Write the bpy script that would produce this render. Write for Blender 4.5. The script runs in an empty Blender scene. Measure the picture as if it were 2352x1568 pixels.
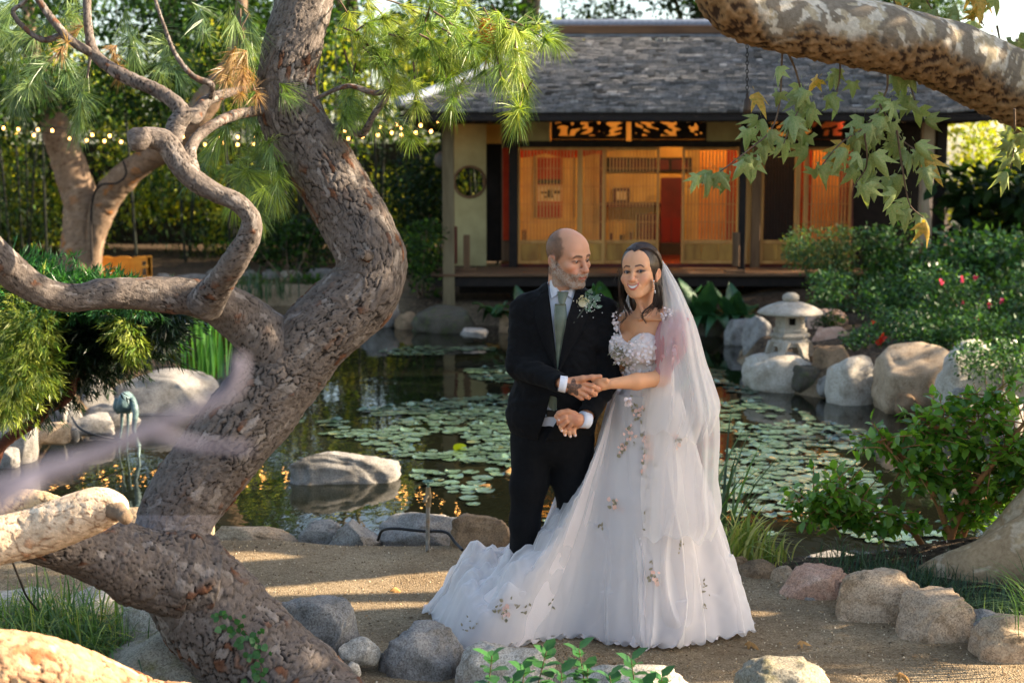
import bpy, math, random
import numpy as np
from mathutils import Vector, Matrix
SC = bpy.context.scene
COL = SC.collection
rng = np.random.default_rng(11)
R_ = random.Random(5)

# ---------------------------------------------------------------- camera, sky, sun, exposure
CAM_H, PITCH = 2.05, math.radians(7.2)
FPX, CX, CY = 3267.0, 1176.0, 784.0            # focal length and centre in units of a 2352 px wide picture
cam_data = bpy.data.cameras.new("camera"); cam = bpy.data.objects.new("camera", cam_data); COL.objects.link(cam)
cam.location = (0, 0, CAM_H); cam.rotation_euler = (math.pi / 2 - PITCH, 0, 0)
cam_data.sensor_width = 36; cam_data.lens = 36 * FPX / 2352
cam_data.clip_start = 0.05; cam_data.clip_end = 500
cam_data.dof.use_dof = True; cam_data.dof.focus_distance = 5.95; cam_data.dof.aperture_fstop = 3.2
SC.camera = cam
SUN_DIR = Vector((0.87, 0.07, 0.46)).normalized()   # towards the sun
world = bpy.data.worlds.new("World"); SC.world = world; world.use_nodes = True
_wn = world.node_tree.nodes; _wl = world.node_tree.links
_sky = _wn.new("ShaderNodeTexSky"); _sky.sky_type = 'NISHITA'; _sky.sun_disc = False
_sky.sun_elevation = math.asin(SUN_DIR.z); _sky.sun_rotation = math.atan2(SUN_DIR.x, SUN_DIR.y)
_sky.air_density = 1.0; _sky.dust_density = 1.6; _sky.ozone_density = 1.0
_wl.new(_sky.outputs[0], _wn["Background"].inputs[0]); _wn["Background"].inputs[1].default_value = 0.10
sun_data = bpy.data.lights.new("sun", 'SUN'); sun = bpy.data.objects.new("sun", sun_data); COL.objects.link(sun)
sun_data.energy = 5.0; sun_data.angle = math.radians(0.6); sun_data.color = (1.0, 0.86, 0.68)
sun.rotation_euler = SUN_DIR.to_track_quat('Z', 'Y').to_euler()
SC.view_settings.view_transform = 'Standard'; SC.view_settings.look = 'None'
SC.view_settings.gamma = 1; SC.view_settings.exposure = 2.0; SC.view_settings.use_curve_mapping = False
SC.view_settings.use_white_balance = True; SC.view_settings.white_balance_temperature = 7000; SC.view_settings.white_balance_tint = 10
SC.render.engine = 'CYCLES'
SC.cycles.max_bounces = 10; SC.cycles.transparent_max_bounces = 24; SC.cycles.transmission_bounces = 8
SC.cycles.diffuse_bounces = 4; SC.cycles.glossy_bounces = 4
SC.cycles.use_denoising = True; SC.cycles.sample_clamp_indirect = 6

# ---------------------------------------------------------------- geometry of the view
_cp, _sp = math.cos(PITCH), math.sin(PITCH)
def ray(px, py):
    x = (px - CX) / FPX; y = (CY - py) / FPX
    return np.array([x, _cp + y * _sp, -_sp + y * _cp])
def P(px, py, Y):
    r = ray(px, py); return np.array([0, 0, CAM_H]) + r * (Y / r[1])
def G(px, py, z=0.0):
    r = ray(px, py); return np.array([0, 0, CAM_H]) + r * ((z - CAM_H) / r[2])
def S(Y, z=0.6):                                  # picture px per metre at that depth
    return FPX / (Y * _cp + (CAM_H - z) * _sp)

# ---------------------------------------------------------------- noise
def _hash(ix, iy, iz, seed):
    h = (ix.astype(np.int64) * 374761393 + iy.astype(np.int64) * 668265263 + iz.astype(np.int64) * 1274126177 + seed * 982451653) & 0xffffffff
    h = ((h ^ (h >> 13)) * 1103515245) & 0xffffffff
    h = ((h ^ (h >> 16)) * 2246822519) & 0xffffffff
    return ((h ^ (h >> 15)) & 0xffffff) / float(0xffffff)
def vnoise(p, seed=0):
    p = np.asarray(p, float); i = np.floor(p); f = p - i; u = f * f * (3 - 2 * f)
    i = i.astype(np.int64); r = 0
    for a in (0, 1):
        wx = u[:, 0] if a else 1 - u[:, 0]
        for b in (0, 1):
            wy = u[:, 1] if b else 1 - u[:, 1]
            for c in (0, 1):
                wz = u[:, 2] if c else 1 - u[:, 2]
                r = r + wx * wy * wz * _hash(i[:, 0] + a, i[:, 1] + b, i[:, 2] + c, seed)
    return r * 2 - 1
def fbm(p, oct=4, seed=0, gain=0.5):
    r = 0; a = 1.0; p = np.asarray(p, float)
    for o in range(oct):
        r = r + a * vnoise(p * (2.03 ** o) + 17.3 * o, seed + o); a *= gain
    return r
def smooth(a, b, x):
    t = np.clip((x - a) / (b - a), 0, 1); return t * t * (3 - 2 * t)
def srgb(r, g, b):
    return tuple(((c / 255) / 12.92 if c / 255 <= 0.04045 else ((c / 255 + 0.055) / 1.055) ** 2.4) for c in (r, g, b))

# ---------------------------------------------------------------- meshes and objects
MAT_SLOTS = {}
def mesh_np(name, V, F, mat=None, smooth_=True, col=None, uv=None):
    """V (n,3); F a list of face arrays (each (m,k)); col per vertex (n,3); uv per vertex (n,2)."""
    if not isinstance(F, (list, tuple)): F = [F]
    F = [np.asarray(f, np.int32) for f in F if len(f)]
    me = bpy.data.meshes.new(name); V = np.asarray(V, np.float32)
    me.vertices.add(len(V)); me.vertices.foreach_set("co", V.ravel())
    li = np.concatenate([f.ravel() for f in F]); tot = np.concatenate([np.full(len(f), f.shape[1], np.int32) for f in F])
    st = np.concatenate([[0], np.cumsum(tot)[:-1]]).astype(np.int32)
    me.loops.add(len(li)); me.loops.foreach_set("vertex_index", li)
    me.polygons.add(len(tot)); me.polygons.foreach_set("loop_start", st); me.polygons.foreach_set("loop_total", tot)
    me.polygons.foreach_set("use_smooth", np.full(len(tot), bool(smooth_)))
    if col is not None:
        c = np.ones((len(V), 4), np.float32); c[:, :3] = col
        at = me.color_attributes.new("Col", 'FLOAT_COLOR', 'POINT'); at.data.foreach_set("color", c.ravel())
    if uv is not None:
        ul = me.uv_layers.new(name="UVMap"); ul.data.foreach_set("uv", np.asarray(uv, np.float32)[li].ravel())
    me.update(calc_edges=True)
    if mat is not None: me.materials.append(mat)
    return me

ROOT = {}
def tag(o, label=None, cat=None, group=None, kind=None):
    if label: o["label"] = label
    if cat: o["category"] = cat
    if group: o["group"] = group
    if kind: o["kind"] = kind
    return o
def thing(name, label, cat, loc, group=None):
    o = bpy.data.objects.new(name, None); COL.objects.link(o); o.location = tuple(map(float, loc)); o.empty_display_size = 0.1
    ROOT[o.name] = np.array(loc, float); tag(o, label, cat, group); return o
def put(name, V, F, mat, parent=None, loc=None, **kw):
    """One mesh object out of WORLD coordinates: a child of parent, or a top-level mesh with its origin at loc."""
    kind = kw.pop("kind", None); label = kw.pop("label", None); cat = kw.pop("cat", None); group = kw.pop("group", None)
    V = np.asarray(V, float)
    if parent is not None: org = ROOT[parent.name]
    else: org = np.array(loc if loc is not None else (V[:, 0].mean(), V[:, 1].mean(), V[:, 2].min()), float)
    me = mesh_np(name, V - org, F, mat, **kw)
    o = bpy.data.objects.new(name, me); COL.objects.link(o)
    if parent is not None: o.parent = parent
    else: o.location = org
    ROOT[o.name] = org
    return tag(o, label, cat, group, kind)
def inst(name, me, mw, parent=None, **kw):
    """An object that shares mesh data, placed by a world matrix."""
    o = bpy.data.objects.new(name, me); COL.objects.link(o)
    if parent is not None:
        o.parent = parent; mw = Matrix.Translation(-Vector(ROOT[parent.name])) @ mw
    o.matrix_local = mw
    return tag(o, kw.get("label"), kw.get("cat"), kw.get("group"), kw.get("kind"))

class MB:
    """Collects vertices, faces and colours of simple solids in world coordinates."""
    def __init__(s): s.V = []; s.F = {3: [], 4: []}; s.C = []; s.n = 0
    def add(s, V, F, col=None):
        V = np.asarray(V, float)
        for f in (F if isinstance(F, (list, tuple)) and len(F) and np.ndim(F[0]) == 2 else [F]):
            f = np.asarray(f, np.int64); s.F.setdefault(f.shape[1], []).append(f + s.n)
        s.V.append(V); s.n += len(V)
        c = np.ones((len(V), 3)) if col is None else np.broadcast_to(np.asarray(col, float), (len(V), 3))
        s.C.append(c); return s
    def box(s, x0, x1, y0, y1, z0, z1, col=None, bev=0.0):
        if bev <= 0:
            V = [(x, y, z) for x in (x0, x1) for y in (y0, y1) for z in (z0, z1)]
            F = [(0, 1, 3, 2), (4, 6, 7, 5), (0, 4, 5, 1), (2, 3, 7, 6), (0, 2, 6, 4), (1, 5, 7, 3)]
            return s.add(V, np.array(F), col)
        b = min(bev, (x1 - x0) * .4, (y1 - y0) * .4, (z1 - z0) * .4)
        lev = []
        for z, i in ((z0, b), (z0 + b, 0), (z1 - b, 0), (z1, b)):
            xa, xb, ya, yb = x0 + i, x1 - i, y0 + i, y1 - i
            lev.append([(xa + b, ya, z), (xb - b, ya, z), (xb, ya + b, z), (xb, yb - b, z), (xb - b, yb, z), (xa + b, yb, z), (xa, yb - b, z), (xa, ya + b, z)])
        V = np.array(lev).reshape(-1, 3); F = []
        for k in range(3):
            for j in range(8): F.append((k * 8 + j, k * 8 + (j + 1) % 8, (k + 1) * 8 + (j + 1) % 8, (k + 1) * 8 + j))
        n0 = s.n; s.add(V, np.array(F), col)
        for o, rev in ((0, True), (24, False)):
            q = [(o, o + 1, o + 2, o + 3), (o, o + 3, o + 4, o + 7), (o + 4, o + 5, o + 6, o + 7)]
            s.F[4].append(np.array([f[::-1] if rev else f for f in q]) + n0)
        return s
    def tube(s, pts, rad, n=8, col=None, cap=True):
        V, F, _, _ = tube(pts, rad, n); s.add(V, F, col)
        if cap:
            for R, rev in ((V[:n], True), (V[-n:], False)):
                f = [(j, (j + 1) % n, n) for j in range(n)]
                s.add(np.vstack([R, R.mean(0)[None]]), np.array([x[::-1] if rev else x for x in f]), col)
        return s
    def put(s, name, mat, parent=None, loc=None, smooth_=False, usecol=False, **kw):
        V = np.vstack(s.V); F = [np.vstack(f) for f in s.F.values() if f]
        return put(name, V, F, mat, parent, loc, smooth_=smooth_, col=(np.vstack(s.C) if usecol else None), **kw)
    def mesh(s, name, mat, smooth_=False, usecol=False):
        return mesh_np(name, np.vstack(s.V), [np.vstack(f) for f in s.F.values() if f], mat, smooth_, col=(np.vstack(s.C) if usecol else None))

def catmull(pts, n):
    pts = np.asarray(pts, float); k = len(pts)
    d = np.concatenate([[0], np.cumsum(np.maximum(np.linalg.norm(np.diff(pts[:, :3], axis=0), axis=1), 1e-6))])
    t = np.linspace(0, d[-1], n); i = np.clip(np.searchsorted(d, t, 'right') - 1, 0, k - 2)
    u = ((t - d[i]) / (d[i + 1] - d[i]))[:, None]
    m = np.zeros_like(pts); m[1:-1] = (pts[2:] - pts[:-2]) / (d[2:] - d[:-2])[:, None]
    m[0] = (pts[1] - pts[0]) / (d[1] - d[0]); m[-1] = (pts[-1] - pts[-2]) / (d[-1] - d[-2])
    h = (d[i + 1] - d[i])[:, None]
    return (2 * u**3 - 3 * u**2 + 1) * pts[i] + (u**3 - 2 * u**2 + u) * h * m[i] + (-2 * u**3 + 3 * u**2) * pts[i + 1] + (u**3 - u**2) * h * m[i + 1]
def frames(C):
    T = np.gradient(C, axis=0); T /= np.linalg.norm(T, axis=1)[:, None] + 1e-12
    N = np.zeros_like(T); a = np.array([0, 0, 1.0]) if abs(T[0, 2]) < 0.9 else np.array([0, 1.0, 0])
    n = np.cross(T[0], a); n /= np.linalg.norm(n)
    for i in range(len(T)):
        n = n - T[i] * np.dot(n, T[i]); n /= np.linalg.norm(n) + 1e-12; N[i] = n
    return T, N, np.cross(T, N)
def ringF(m, n):
    i, j = np.meshgrid(np.arange(m - 1), np.arange(n), indexing='ij'); j2 = (j + 1) % n
    return np.stack([i * n + j, i * n + j2, (i + 1) * n + j2, (i + 1) * n + j], -1).reshape(-1, 4)
def gridF(m, n):
    i, j = np.meshgrid(np.arange(m - 1), np.arange(n - 1), indexing='ij')
    return np.stack([i * n + j, i * n + j + 1, (i + 1) * n + j + 1, (i + 1) * n + j], -1).reshape(-1, 4)
def tube(pts, rad, n=8):
    C = np.asarray(pts, float); r = np.broadcast_to(np.asarray(rad, float), (len(C),))
    T, N, B = frames(C); a = np.linspace(0, 2 * np.pi, n, endpoint=False)
    D = N[:, None, :] * np.cos(a)[None, :, None] + B[:, None, :] * np.sin(a)[None, :, None]
    V = C[:, None, :] + D * r[:, None, None]
    return V.reshape(-1, 3), ringF(len(C), n), D, a

# ---------------------------------------------------------------- materials
def _n(nt, t, **kw):
    n = nt.nodes.new(t)
    for k, v in kw.items(): setattr(n, k, v)
    return n
def mat(name, c1, c2=None, scale=6.0, rough=0.7, spec=0.3, bump=0.0, bscale=60.0, attr=False, transl=0.0, metal=0.0, detail=4.0,
        stretch=(1, 1, 1), objrand=0.0, alpha=1.0, c3=None, scale3=2.0, thr=(0.35, 0.65), thr3=(0.5, 0.65), sss=0.0, tcol=(1.25, 1.2, 0.45), sheen=0.0, coat=0.0):
    m = bpy.data.materials.new(name); m.use_nodes = True; nt = m.node_tree; L = nt.links
    bs = nt.nodes["Principled BSDF"]; out = nt.nodes["Material Output"]
    bs.inputs["Roughness"].default_value = rough; bs.inputs["Specular IOR Level"].default_value = spec; bs.inputs["Metallic"].default_value = metal
    if sheen: bs.inputs["Sheen Weight"].default_value = sheen
    if coat: bs.inputs["Coat Weight"].default_value = coat
    tc = _n(nt, "ShaderNodeTexCoord"); mp = _n(nt, "ShaderNodeMapping"); mp.inputs["Scale"].default_value = stretch
    L.new(tc.outputs["Object"], mp.inputs[0])
    def noise(sc, det=detail):
        t = _n(nt, "ShaderNodeTexNoise"); t.inputs["Scale"].default_value = sc; t.inputs["Detail"].default_value = det; t.inputs["Roughness"].default_value = 0.6
        L.new(mp.outputs[0], t.inputs["Vector"]); return t.outputs["Fac"]
    def ramp(src, a, b):
        r = _n(nt, "ShaderNodeMapRange"); r.inputs[1].default_value = a; r.inputs[2].default_value = b; L.new(src, r.inputs[0]); return r.outputs[0]
    def mix(f, a, b, blend='MIX'):
        x = _n(nt, "ShaderNodeMix", data_type='RGBA', blend_type=blend)
        for s, v in ((x.inputs[0], f), (x.inputs[6], a), (x.inputs[7], b)):
            if hasattr(v, "is_linked") or hasattr(v, "links"): L.new(v, s)
            else: s.default_value = v if isinstance(v, float) else (*v, 1)
        return x.outputs[2]
    color = None
    if attr:
        va = _n(nt, "ShaderNodeVertexColor"); va.layer_name = "Col"; color = va.outputs[0]
        if c1 is not None: color = mix(1.0, color, c1, 'MULTIPLY')
        if c2 is not None: color = mix(1.0, color, mix(ramp(noise(scale), *thr), (1, 1, 1), c2), 'MULTIPLY')
    elif c2 is not None: color = mix(ramp(noise(scale), *thr), c1, c2)
    if c3 is not None: color = mix(ramp(noise(scale3), *thr3), color if color is not None else c1, c3)
    if objrand:
        oi = _n(nt, "ShaderNodeObjectInfo"); hs = _n(nt, "ShaderNodeHueSaturation"); r = _n(nt, "ShaderNodeMapRange")
        r.inputs[3].default_value = 1 - objrand; r.inputs[4].default_value = 1 + objrand; L.new(oi.outputs["Random"], r.inputs[0]); L.new(r.outputs[0], hs.inputs["Value"])
        if color is None: hs.inputs["Color"].default_value = (*c1, 1)
        else: L.new(color, hs.inputs["Color"])
        color = hs.outputs[0]
    if color is None: bs.inputs["Base Color"].default_value = (*c1, 1)
    else: L.new(color, bs.inputs["Base Color"])
    if sss: bs.inputs["Subsurface Weight"].default_value = sss; bs.inputs["Subsurface Radius"].default_value = (1, .35, .2); bs.inputs["Subsurface Scale"].default_value = 0.008
    if bump:
        b = _n(nt, "ShaderNodeBump"); b.inputs["Strength"].default_value = min(1.0, bump); b.inputs["Distance"].default_value = 0.02 * max(1, bump)
        L.new(noise(bscale, 6.0), b.inputs["Height"]); L.new(b.outputs[0], bs.inputs["Normal"])
    sh = bs.outputs[0]
    if transl:
        tr = _n(nt, "ShaderNodeBsdfTranslucent"); mx = _n(nt, "ShaderNodeMixShader"); mx.inputs[0].default_value = transl
        if color is None: tr.inputs[0].default_value = (*[a * b for a, b in zip(c1, tcol)], 1)
        else: L.new(mix(1.0, color, tcol, 'MULTIPLY'), tr.inputs[0])
        L.new(sh, mx.inputs[1]); L.new(tr.outputs[0], mx.inputs[2]); sh = mx.outputs[0]
    if alpha < 1:
        tp = _n(nt, "ShaderNodeBsdfTransparent"); mx = _n(nt, "ShaderNodeMixShader"); mx.inputs[0].default_value = alpha
        L.new(tp.outputs[0], mx.inputs[1]); L.new(sh, mx.inputs[2]); sh = mx.outputs[0]
    L.new(sh, out.inputs[0]); return m
def emit(name, col, strength):
    m = bpy.data.materials.new(name); m.use_nodes = True; nt = m.node_tree; nt.nodes.remove(nt.nodes["Principled BSDF"])
    e = _n(nt, "ShaderNodeEmission"); e.inputs[0].default_value = (*col, 1); e.inputs[1].default_value = strength
    nt.links.new(e.outputs[0], nt.nodes["Material Output"].inputs[0]); return m

# ---------------------------------------------------------------- scattered leaves
def rot_basis(d, up):
    """Orthonormal bases (n,3,3): columns x, y=d, z close to up."""
    d = d / (np.linalg.norm(d, axis=1)[:, None] + 1e-9)
    x = np.cross(d, up); x /= np.linalg.norm(x, axis=1)[:, None] + 1e-9
    return np.stack([x, d, np.cross(x, d)], -1)
def scatter(T, TF, pos, B, size, col=None):
    """Copies of the template T (k,3) with faces TF at pos with bases B and sizes; returns V, F, colours."""
    n, k = len(pos), len(T); sz = np.broadcast_to(np.asarray(size, float), (n,))
    V = np.einsum('nij,kj->nki', B, T) * sz[:, None, None] + pos[:, None, :]
    F = [(np.asarray(f)[None] + (np.arange(n) * k)[:, None, None]).reshape(-1, np.asarray(f).shape[1]) for f in (TF if isinstance(TF, list) else [TF])]
    C = None if col is None else np.repeat(col, k, 0)
    return V.reshape(-1, 3), F, C
# a folded leaf, unit length along y
LEAF = np.array([(0, 0, 0), (.24, .3, .07), (.2, .68, .05), (0, 1, -.08), (-.2, .68, .05), (-.24, .3, .07), (0, .5, 0)], float)
LEAF_F = [np.array([(0, 1, 2, 6), (6, 2, 3, 4), (0, 6, 4, 5)])]
LEAF2 = np.array([(0, 0, 0), (.28, .45, .06), (0, 1, -.05), (-.28, .45, .06)], float); LEAF2_F = [np.array([(0, 1, 2, 3)])]
def rand_dirs(n): 
    d = rng.normal(size=(n, 3)); return d / np.linalg.norm(d, axis=1)[:, None]
def palette(n, cols, jit=0.18):
    c = np.array(cols)[rng.integers(0, len(cols), n)]; return np.clip(c * (1 + rng.normal(size=(n, 1)) * jit), 0.002, 1)
def leaf_cloud(centers, radii, n, size, cols, droop=0.3, T=LEAF2, TF=LEAF2_F, shell=0.5):
    """n leaves spread through ellipsoidal clumps."""
    centers = np.asarray(centers, float); radii = np.asarray(radii, float)
    w = np.prod(radii, 1) ** (2 / 3); k = rng.choice(len(centers), n, p=w / w.sum())
    d = rand_dirs(n); r = rng.random(n) ** (shell / 1.5)
    pos = centers[k] + d * r[:, None] * radii[k]
    dr = d * 0.6 + rand_dirs(n) * 0.9; dr[:, 2] -= droop
    up = rand_dirs(n) * 0.7; up[:, 2] += 0.9
    tone = 1 + 0.25 * (_hash(k, k, k, 3)[:, None] - 0.5)
    return scatter(T, TF, pos, rot_basis(dr, up), size * rng.uniform(0.6, 1.3, n), palette(n, cols) * tone)
# ---------------------------------------------------------------- ground and pond
POND = np.array([(-8, 8.8), (-3.5, 8.4), (-2, 8.0), (0, 7.85), (1.2, 7.7), (2.2, 7.7), (3.2, 7.9), (6, 8.5), (7, 11), (4.6, 12.0),
                 (3.9, 12.7), (3.45, 13.5), (3.0, 14.1), (2.4, 14.9), (2.55, 16.5), (2.9, 18.3), (2.6, 19.4), (1.2, 20.0), (0, 20.2), (-0.9, 20.6), (-1.75, 20.9),
                 (-3.1, 23.0), (-4.9, 23.4), (-7, 23.2), (-9, 22), (-9, 15.9), (-5, 15.7), (-3.2, 14.9), (-2.85, 13.8), (-3.6, 13.1), (-3.8, 12.2),
                 (-3.9, 11.3), (-4.3, 10.8), (-8, 10.8)], float)
WATER_Z = -0.30
def pond_sd(xy):
    """Signed distance to the pond outline: negative over the water."""
    p = np.asarray(xy, float); a = POND; b = np.roll(POND, -1, 0); d = np.full(len(p), 1e9); ins = np.zeros(len(p), bool)
    for A, B in zip(a, b):
        e = B - A; w = p - A; t = np.clip((w @ e) / (e @ e), 0, 1); q = w - t[:, None] * e
        d = np.minimum(d, (q ** 2).sum(1))
        c = ((A[1] <= p[:, 1]) & (B[1] > p[:, 1])) | ((B[1] <= p[:, 1]) & (A[1] > p[:, 1]))
        x = A[0] + (p[:, 1] - A[1]) / (B[1] - A[1] + 1e-12) * (B[0] - A[0]); ins ^= c & (p[:, 0] < x)
    d = np.sqrt(d); return np.where(ins, -d, d)
def bank_h(x, y):
    h = 0.22 * smooth(2.6, 4.5, x) * smooth(12.5, 15, y) + 0.25 * smooth(24, 36, y)
    h = h + 0.20 * smooth(4.9, 4.0, y) + 0.10 * smooth(1.7, 2.6, x - (y - 7.2) * -0.9) * smooth(5, 6, y) * smooth(9, 7.5, y)
    return h + 0.05 * smooth(-1.2, -2.2, x) * smooth(6.4, 5.4, y)
def ground_h(x, y):
    x = np.asarray(x, float).ravel(); y = np.asarray(y, float).ravel(); xy = np.stack([x, y], 1)
    d = pond_sd(xy) + 0.10 * vnoise(np.c_[xy * 1.6, xy[:, 0] * 0], 4)
    base = bank_h(x, y) + 0.012 * fbm(np.c_[xy * 2.2, 0 * x], 3, 9)
    return np.where(d > 0, WATER_Z - 0.06 + (base - WATER_Z + 0.06) * smooth(0, 0.45, d), WATER_Z - 0.06 - 0.5 * smooth(0, 1.0, -d))
def gz(x, y): return float(ground_h([x], [y])[0])
gx = np.unique(np.concatenate([np.linspace(-60, -9, 30), np.linspace(-9, -4, 40), np.linspace(-4, 4.5, 200), np.linspace(4.5, 10, 40), np.linspace(10, 60, 30)]))
gy = np.unique(np.concatenate([np.linspace(-12, 3.5, 20), np.linspace(3.5, 9.5, 160), np.linspace(9.5, 26, 190), np.linspace(26, 90, 50)]))
X, Y = np.meshgrid(gx, gy); Z = ground_h(X, Y)
xy = np.c_[X.ravel(), Y.ravel()]; dpond = pond_sd(xy)
# what the ground is made of: gravel path (0) or dark soil and mulch (1)
_nz = 0.22 * vnoise(np.c_[xy * 2.3, 0 * xy[:, :1]], 21)
curb = np.interp(xy[:, 0], [-60, -2.3, -1.5, -0.9, -0.3, 0.4, 1.2, 2.2, 60], [4.8, 5.75, 5.6, 5.45, 5.25, 5.1, 4.2, 3, 3])
soil = smooth(0.15, -0.1, xy[:, 1] - curb + _nz * .4)
rc = np.interp(xy[:, 1], [0, 5.6, 5.9, 6.4, 7.1, 7.6, 100], [2.6, 2.25, 1.95, 1.6, 1.12, 0.9, 0.9])
soil = np.maximum(soil, smooth(-0.02, 0.12, xy[:, 0] - rc + _nz * .25) * smooth(9.5, 9, xy[:, 1]))
soil = np.maximum(soil, smooth(-.05, .35, dpond + _nz) * smooth(9.5, 11, xy[:, 1]) * (1 - smooth(-1.2, -2.2, xy[:, 0]) * smooth(20, 22.5, xy[:, 1])))
soil = np.maximum(soil, smooth(24.5, 26, xy[:, 1] + _nz))
soil = np.maximum(soil, smooth(0.0, -0.12, dpond))
def ground_mat():
    m = bpy.data.materials.new("gravel and soil"); m.use_nodes = True; nt = m.node_tree; L = nt.links; bs = nt.nodes["Principled BSDF"]
    tc = _n(nt, "ShaderNodeTexCoord"); va = _n(nt, "ShaderNodeVertexColor"); va.layer_name = "Col"
    def tex(kind, scale, out, **kw):
        t = _n(nt, kind); t.inputs["Scale"].default_value = scale
        for k, v in kw.items(): t.inputs[k].default_value = v
        L.new(tc.outputs["Object"], t.inputs["Vector"]); return t.outputs[out]
    def cr(src, *stops):
        r = _n(nt, "ShaderNodeValToRGB"); e = r.color_ramp.elements
        while len(e) < len(stops): e.new(0.5)
        for el, (p, c) in zip(e, stops): el.position = p; el.color = (*c, 1)
        L.new(src, r.inputs[0]); return r.outputs[0]
    def mix(f, a, b, bt='MIX'):
        x = _n(nt, "ShaderNodeMix", data_type='RGBA', blend_type=bt); 
        if isinstance(f, float): x.inputs[0].default_value = f
        else: L.new(f, x.inputs[0])
        L.new(a, x.inputs[6]); L.new(b, x.inputs[7]); return x.outputs[2]
    grit = cr(tex("ShaderNodeTexVoronoi", 150, "Color"), (0.1, (.21, .16, .10)), (0.5, (.32, .25, .165)), (0.9, (.42, .34, .24)))
    tone = cr(tex("ShaderNodeTexNoise", 1.7, "Fac", Detail=6.0, Roughness=.65), (0.35, (.62, .55, .47)), (0.65, (1, .97, .9)))
    fine = cr(tex("ShaderNodeTexNoise", 38, "Fac", Detail=5.0, Roughness=.8), (0.34, (.6, .54, .47)), (0.5, (1, 1, 1)))
    gravel = mix(1.0, mix(1.0, grit, tone, 'MULTIPLY'), fine, 'MULTIPLY')
    mulch = cr(tex("ShaderNodeTexVoronoi", 42, "Color"), (0.1, (.018, .012, .007)), (0.55, (.06, .038, .022)), (0.93, (.16, .11, .07)))
    L.new(mix(va.outputs[0], gravel, mulch), bs.inputs["Base Color"]); bs.inputs["Roughness"].default_value = .9; bs.inputs["Specular IOR Level"].default_value = .15
    b = _n(nt, "ShaderNodeBump"); b.inputs["Strength"].default_value = .6; b.inputs["Distance"].default_value = .009
    ad = _n(nt, "ShaderNodeMath", operation='ADD'); L.new(tex("ShaderNodeTexVoronoi", 130, "Distance"), ad.inputs[0]); L.new(tex("ShaderNodeTexNoise", 30, "Fac", Detail=6.0), ad.inputs[1])
    L.new(ad.outputs[0], b.inputs["Height"]); L.new(b.outputs[0], bs.inputs["Normal"]); return m
put("ground", np.c_[X.ravel(), Y.ravel(), Z], gridF(len(gy), len(gx)), ground_mat(), loc=(0, 0, 0), col=np.repeat(soil[:, None], 3, 1), kind="structure")

def water_mat():
    m = mat("dark pond water", (.006, .007, .004), rough=.015, spec=.5); nt = m.node_tree; bs = nt.nodes["Principled BSDF"]; bs.inputs["IOR"].default_value = 1.33
    tc = _n(nt, "ShaderNodeTexCoord"); mp = _n(nt, "ShaderNodeMapping"); mp.inputs["Scale"].default_value = (1, .55, 1); nt.links.new(tc.outputs["Object"], mp.inputs[0])
    t = _n(nt, "ShaderNodeTexNoise"); t.inputs["Scale"].default_value = 7; t.inputs["Detail"].default_value = 2.5; nt.links.new(mp.outputs[0], t.inputs["Vector"])
    b = _n(nt, "ShaderNodeBump"); b.inputs["Strength"].default_value = .10; b.inputs["Distance"].default_value = .02
    nt.links.new(t.outputs["Fac"], b.inputs["Height"]); nt.links.new(b.outputs[0], bs.inputs["Normal"]); return m
wx, wy = np.meshgrid(np.linspace(-10, 8, 40), np.linspace(7.5, 24.5, 40))
put("water", np.c_[wx.ravel(), wy.ravel(), np.full(wx.size, WATER_Z)], gridF(40, 40), water_mat(), loc=(0, 0, WATER_Z), kind="structure")

# ---------------------------------------------------------------- tea house
M_WOOD = mat("weathered timber", srgb(120, 92, 66), srgb(84, 62, 44), 9, .75, .25, .25, 60, stretch=(1, 1, .12))
M_WOODX = mat("weathered timber along", srgb(112, 84, 60), srgb(76, 55, 40), 9, .75, .25, .25, 60, stretch=(.12, 1, 1))
M_DARK = mat("dark stained timber", srgb(34, 26, 22), srgb(22, 17, 14), 9, .7, .25, .2, 60)
M_PLAST = mat("ochre clay plaster", srgb(176, 164, 120), srgb(158, 146, 104), 3, .9, .1, .1, 120)
M_GREY = mat("pale weathered post", srgb(188, 178, 160), srgb(156, 144, 126), 8, .85, .15, .2, 60, stretch=(1, 1, .15))
M_SHING = mat("grey cedar shingles", None, (.58, .57, .57), 30, .85, .25, .3, 160, attr=True)
M_TILE = mat("blue grey ridge tile", srgb(128, 136, 150), srgb(96, 104, 118), 12, .45, .5, .1, 60)
M_DOORW = mat("honey coloured door timber", srgb(196, 148, 84), srgb(168, 118, 62), 6, .6, .3, .15, 60, stretch=(1, 1, .15))
M_PANEL = mat("golden door boards", srgb(186, 140, 66), srgb(140, 98, 46), 5, .6, .3, .15, 60, stretch=(1, 1, .2))
M_INWALL = mat("straw coloured room wall", srgb(214, 168, 92), srgb(196, 148, 78), 2.5, .9, .1)
M_RED = mat("red lacquered timber", srgb(90, 26, 18), srgb(70, 20, 14), 4, .5, .3)
M_REDC = mat("red cloth", srgb(190, 66, 36), srgb(170, 50, 30), 4, .9, .1, transl=.3)
M_AMBER = mat("amber paper screen", srgb(244, 176, 84), srgb(232, 150, 62), 3, .9, .1, transl=.45, tcol=(1, .8, .5))
M_PAPER = mat("scroll paper", srgb(214, 190, 150), srgb(190, 160, 120), 6, .9, .1)
M_INK = mat("ink", srgb(40, 34, 30), rough=.8)

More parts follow.
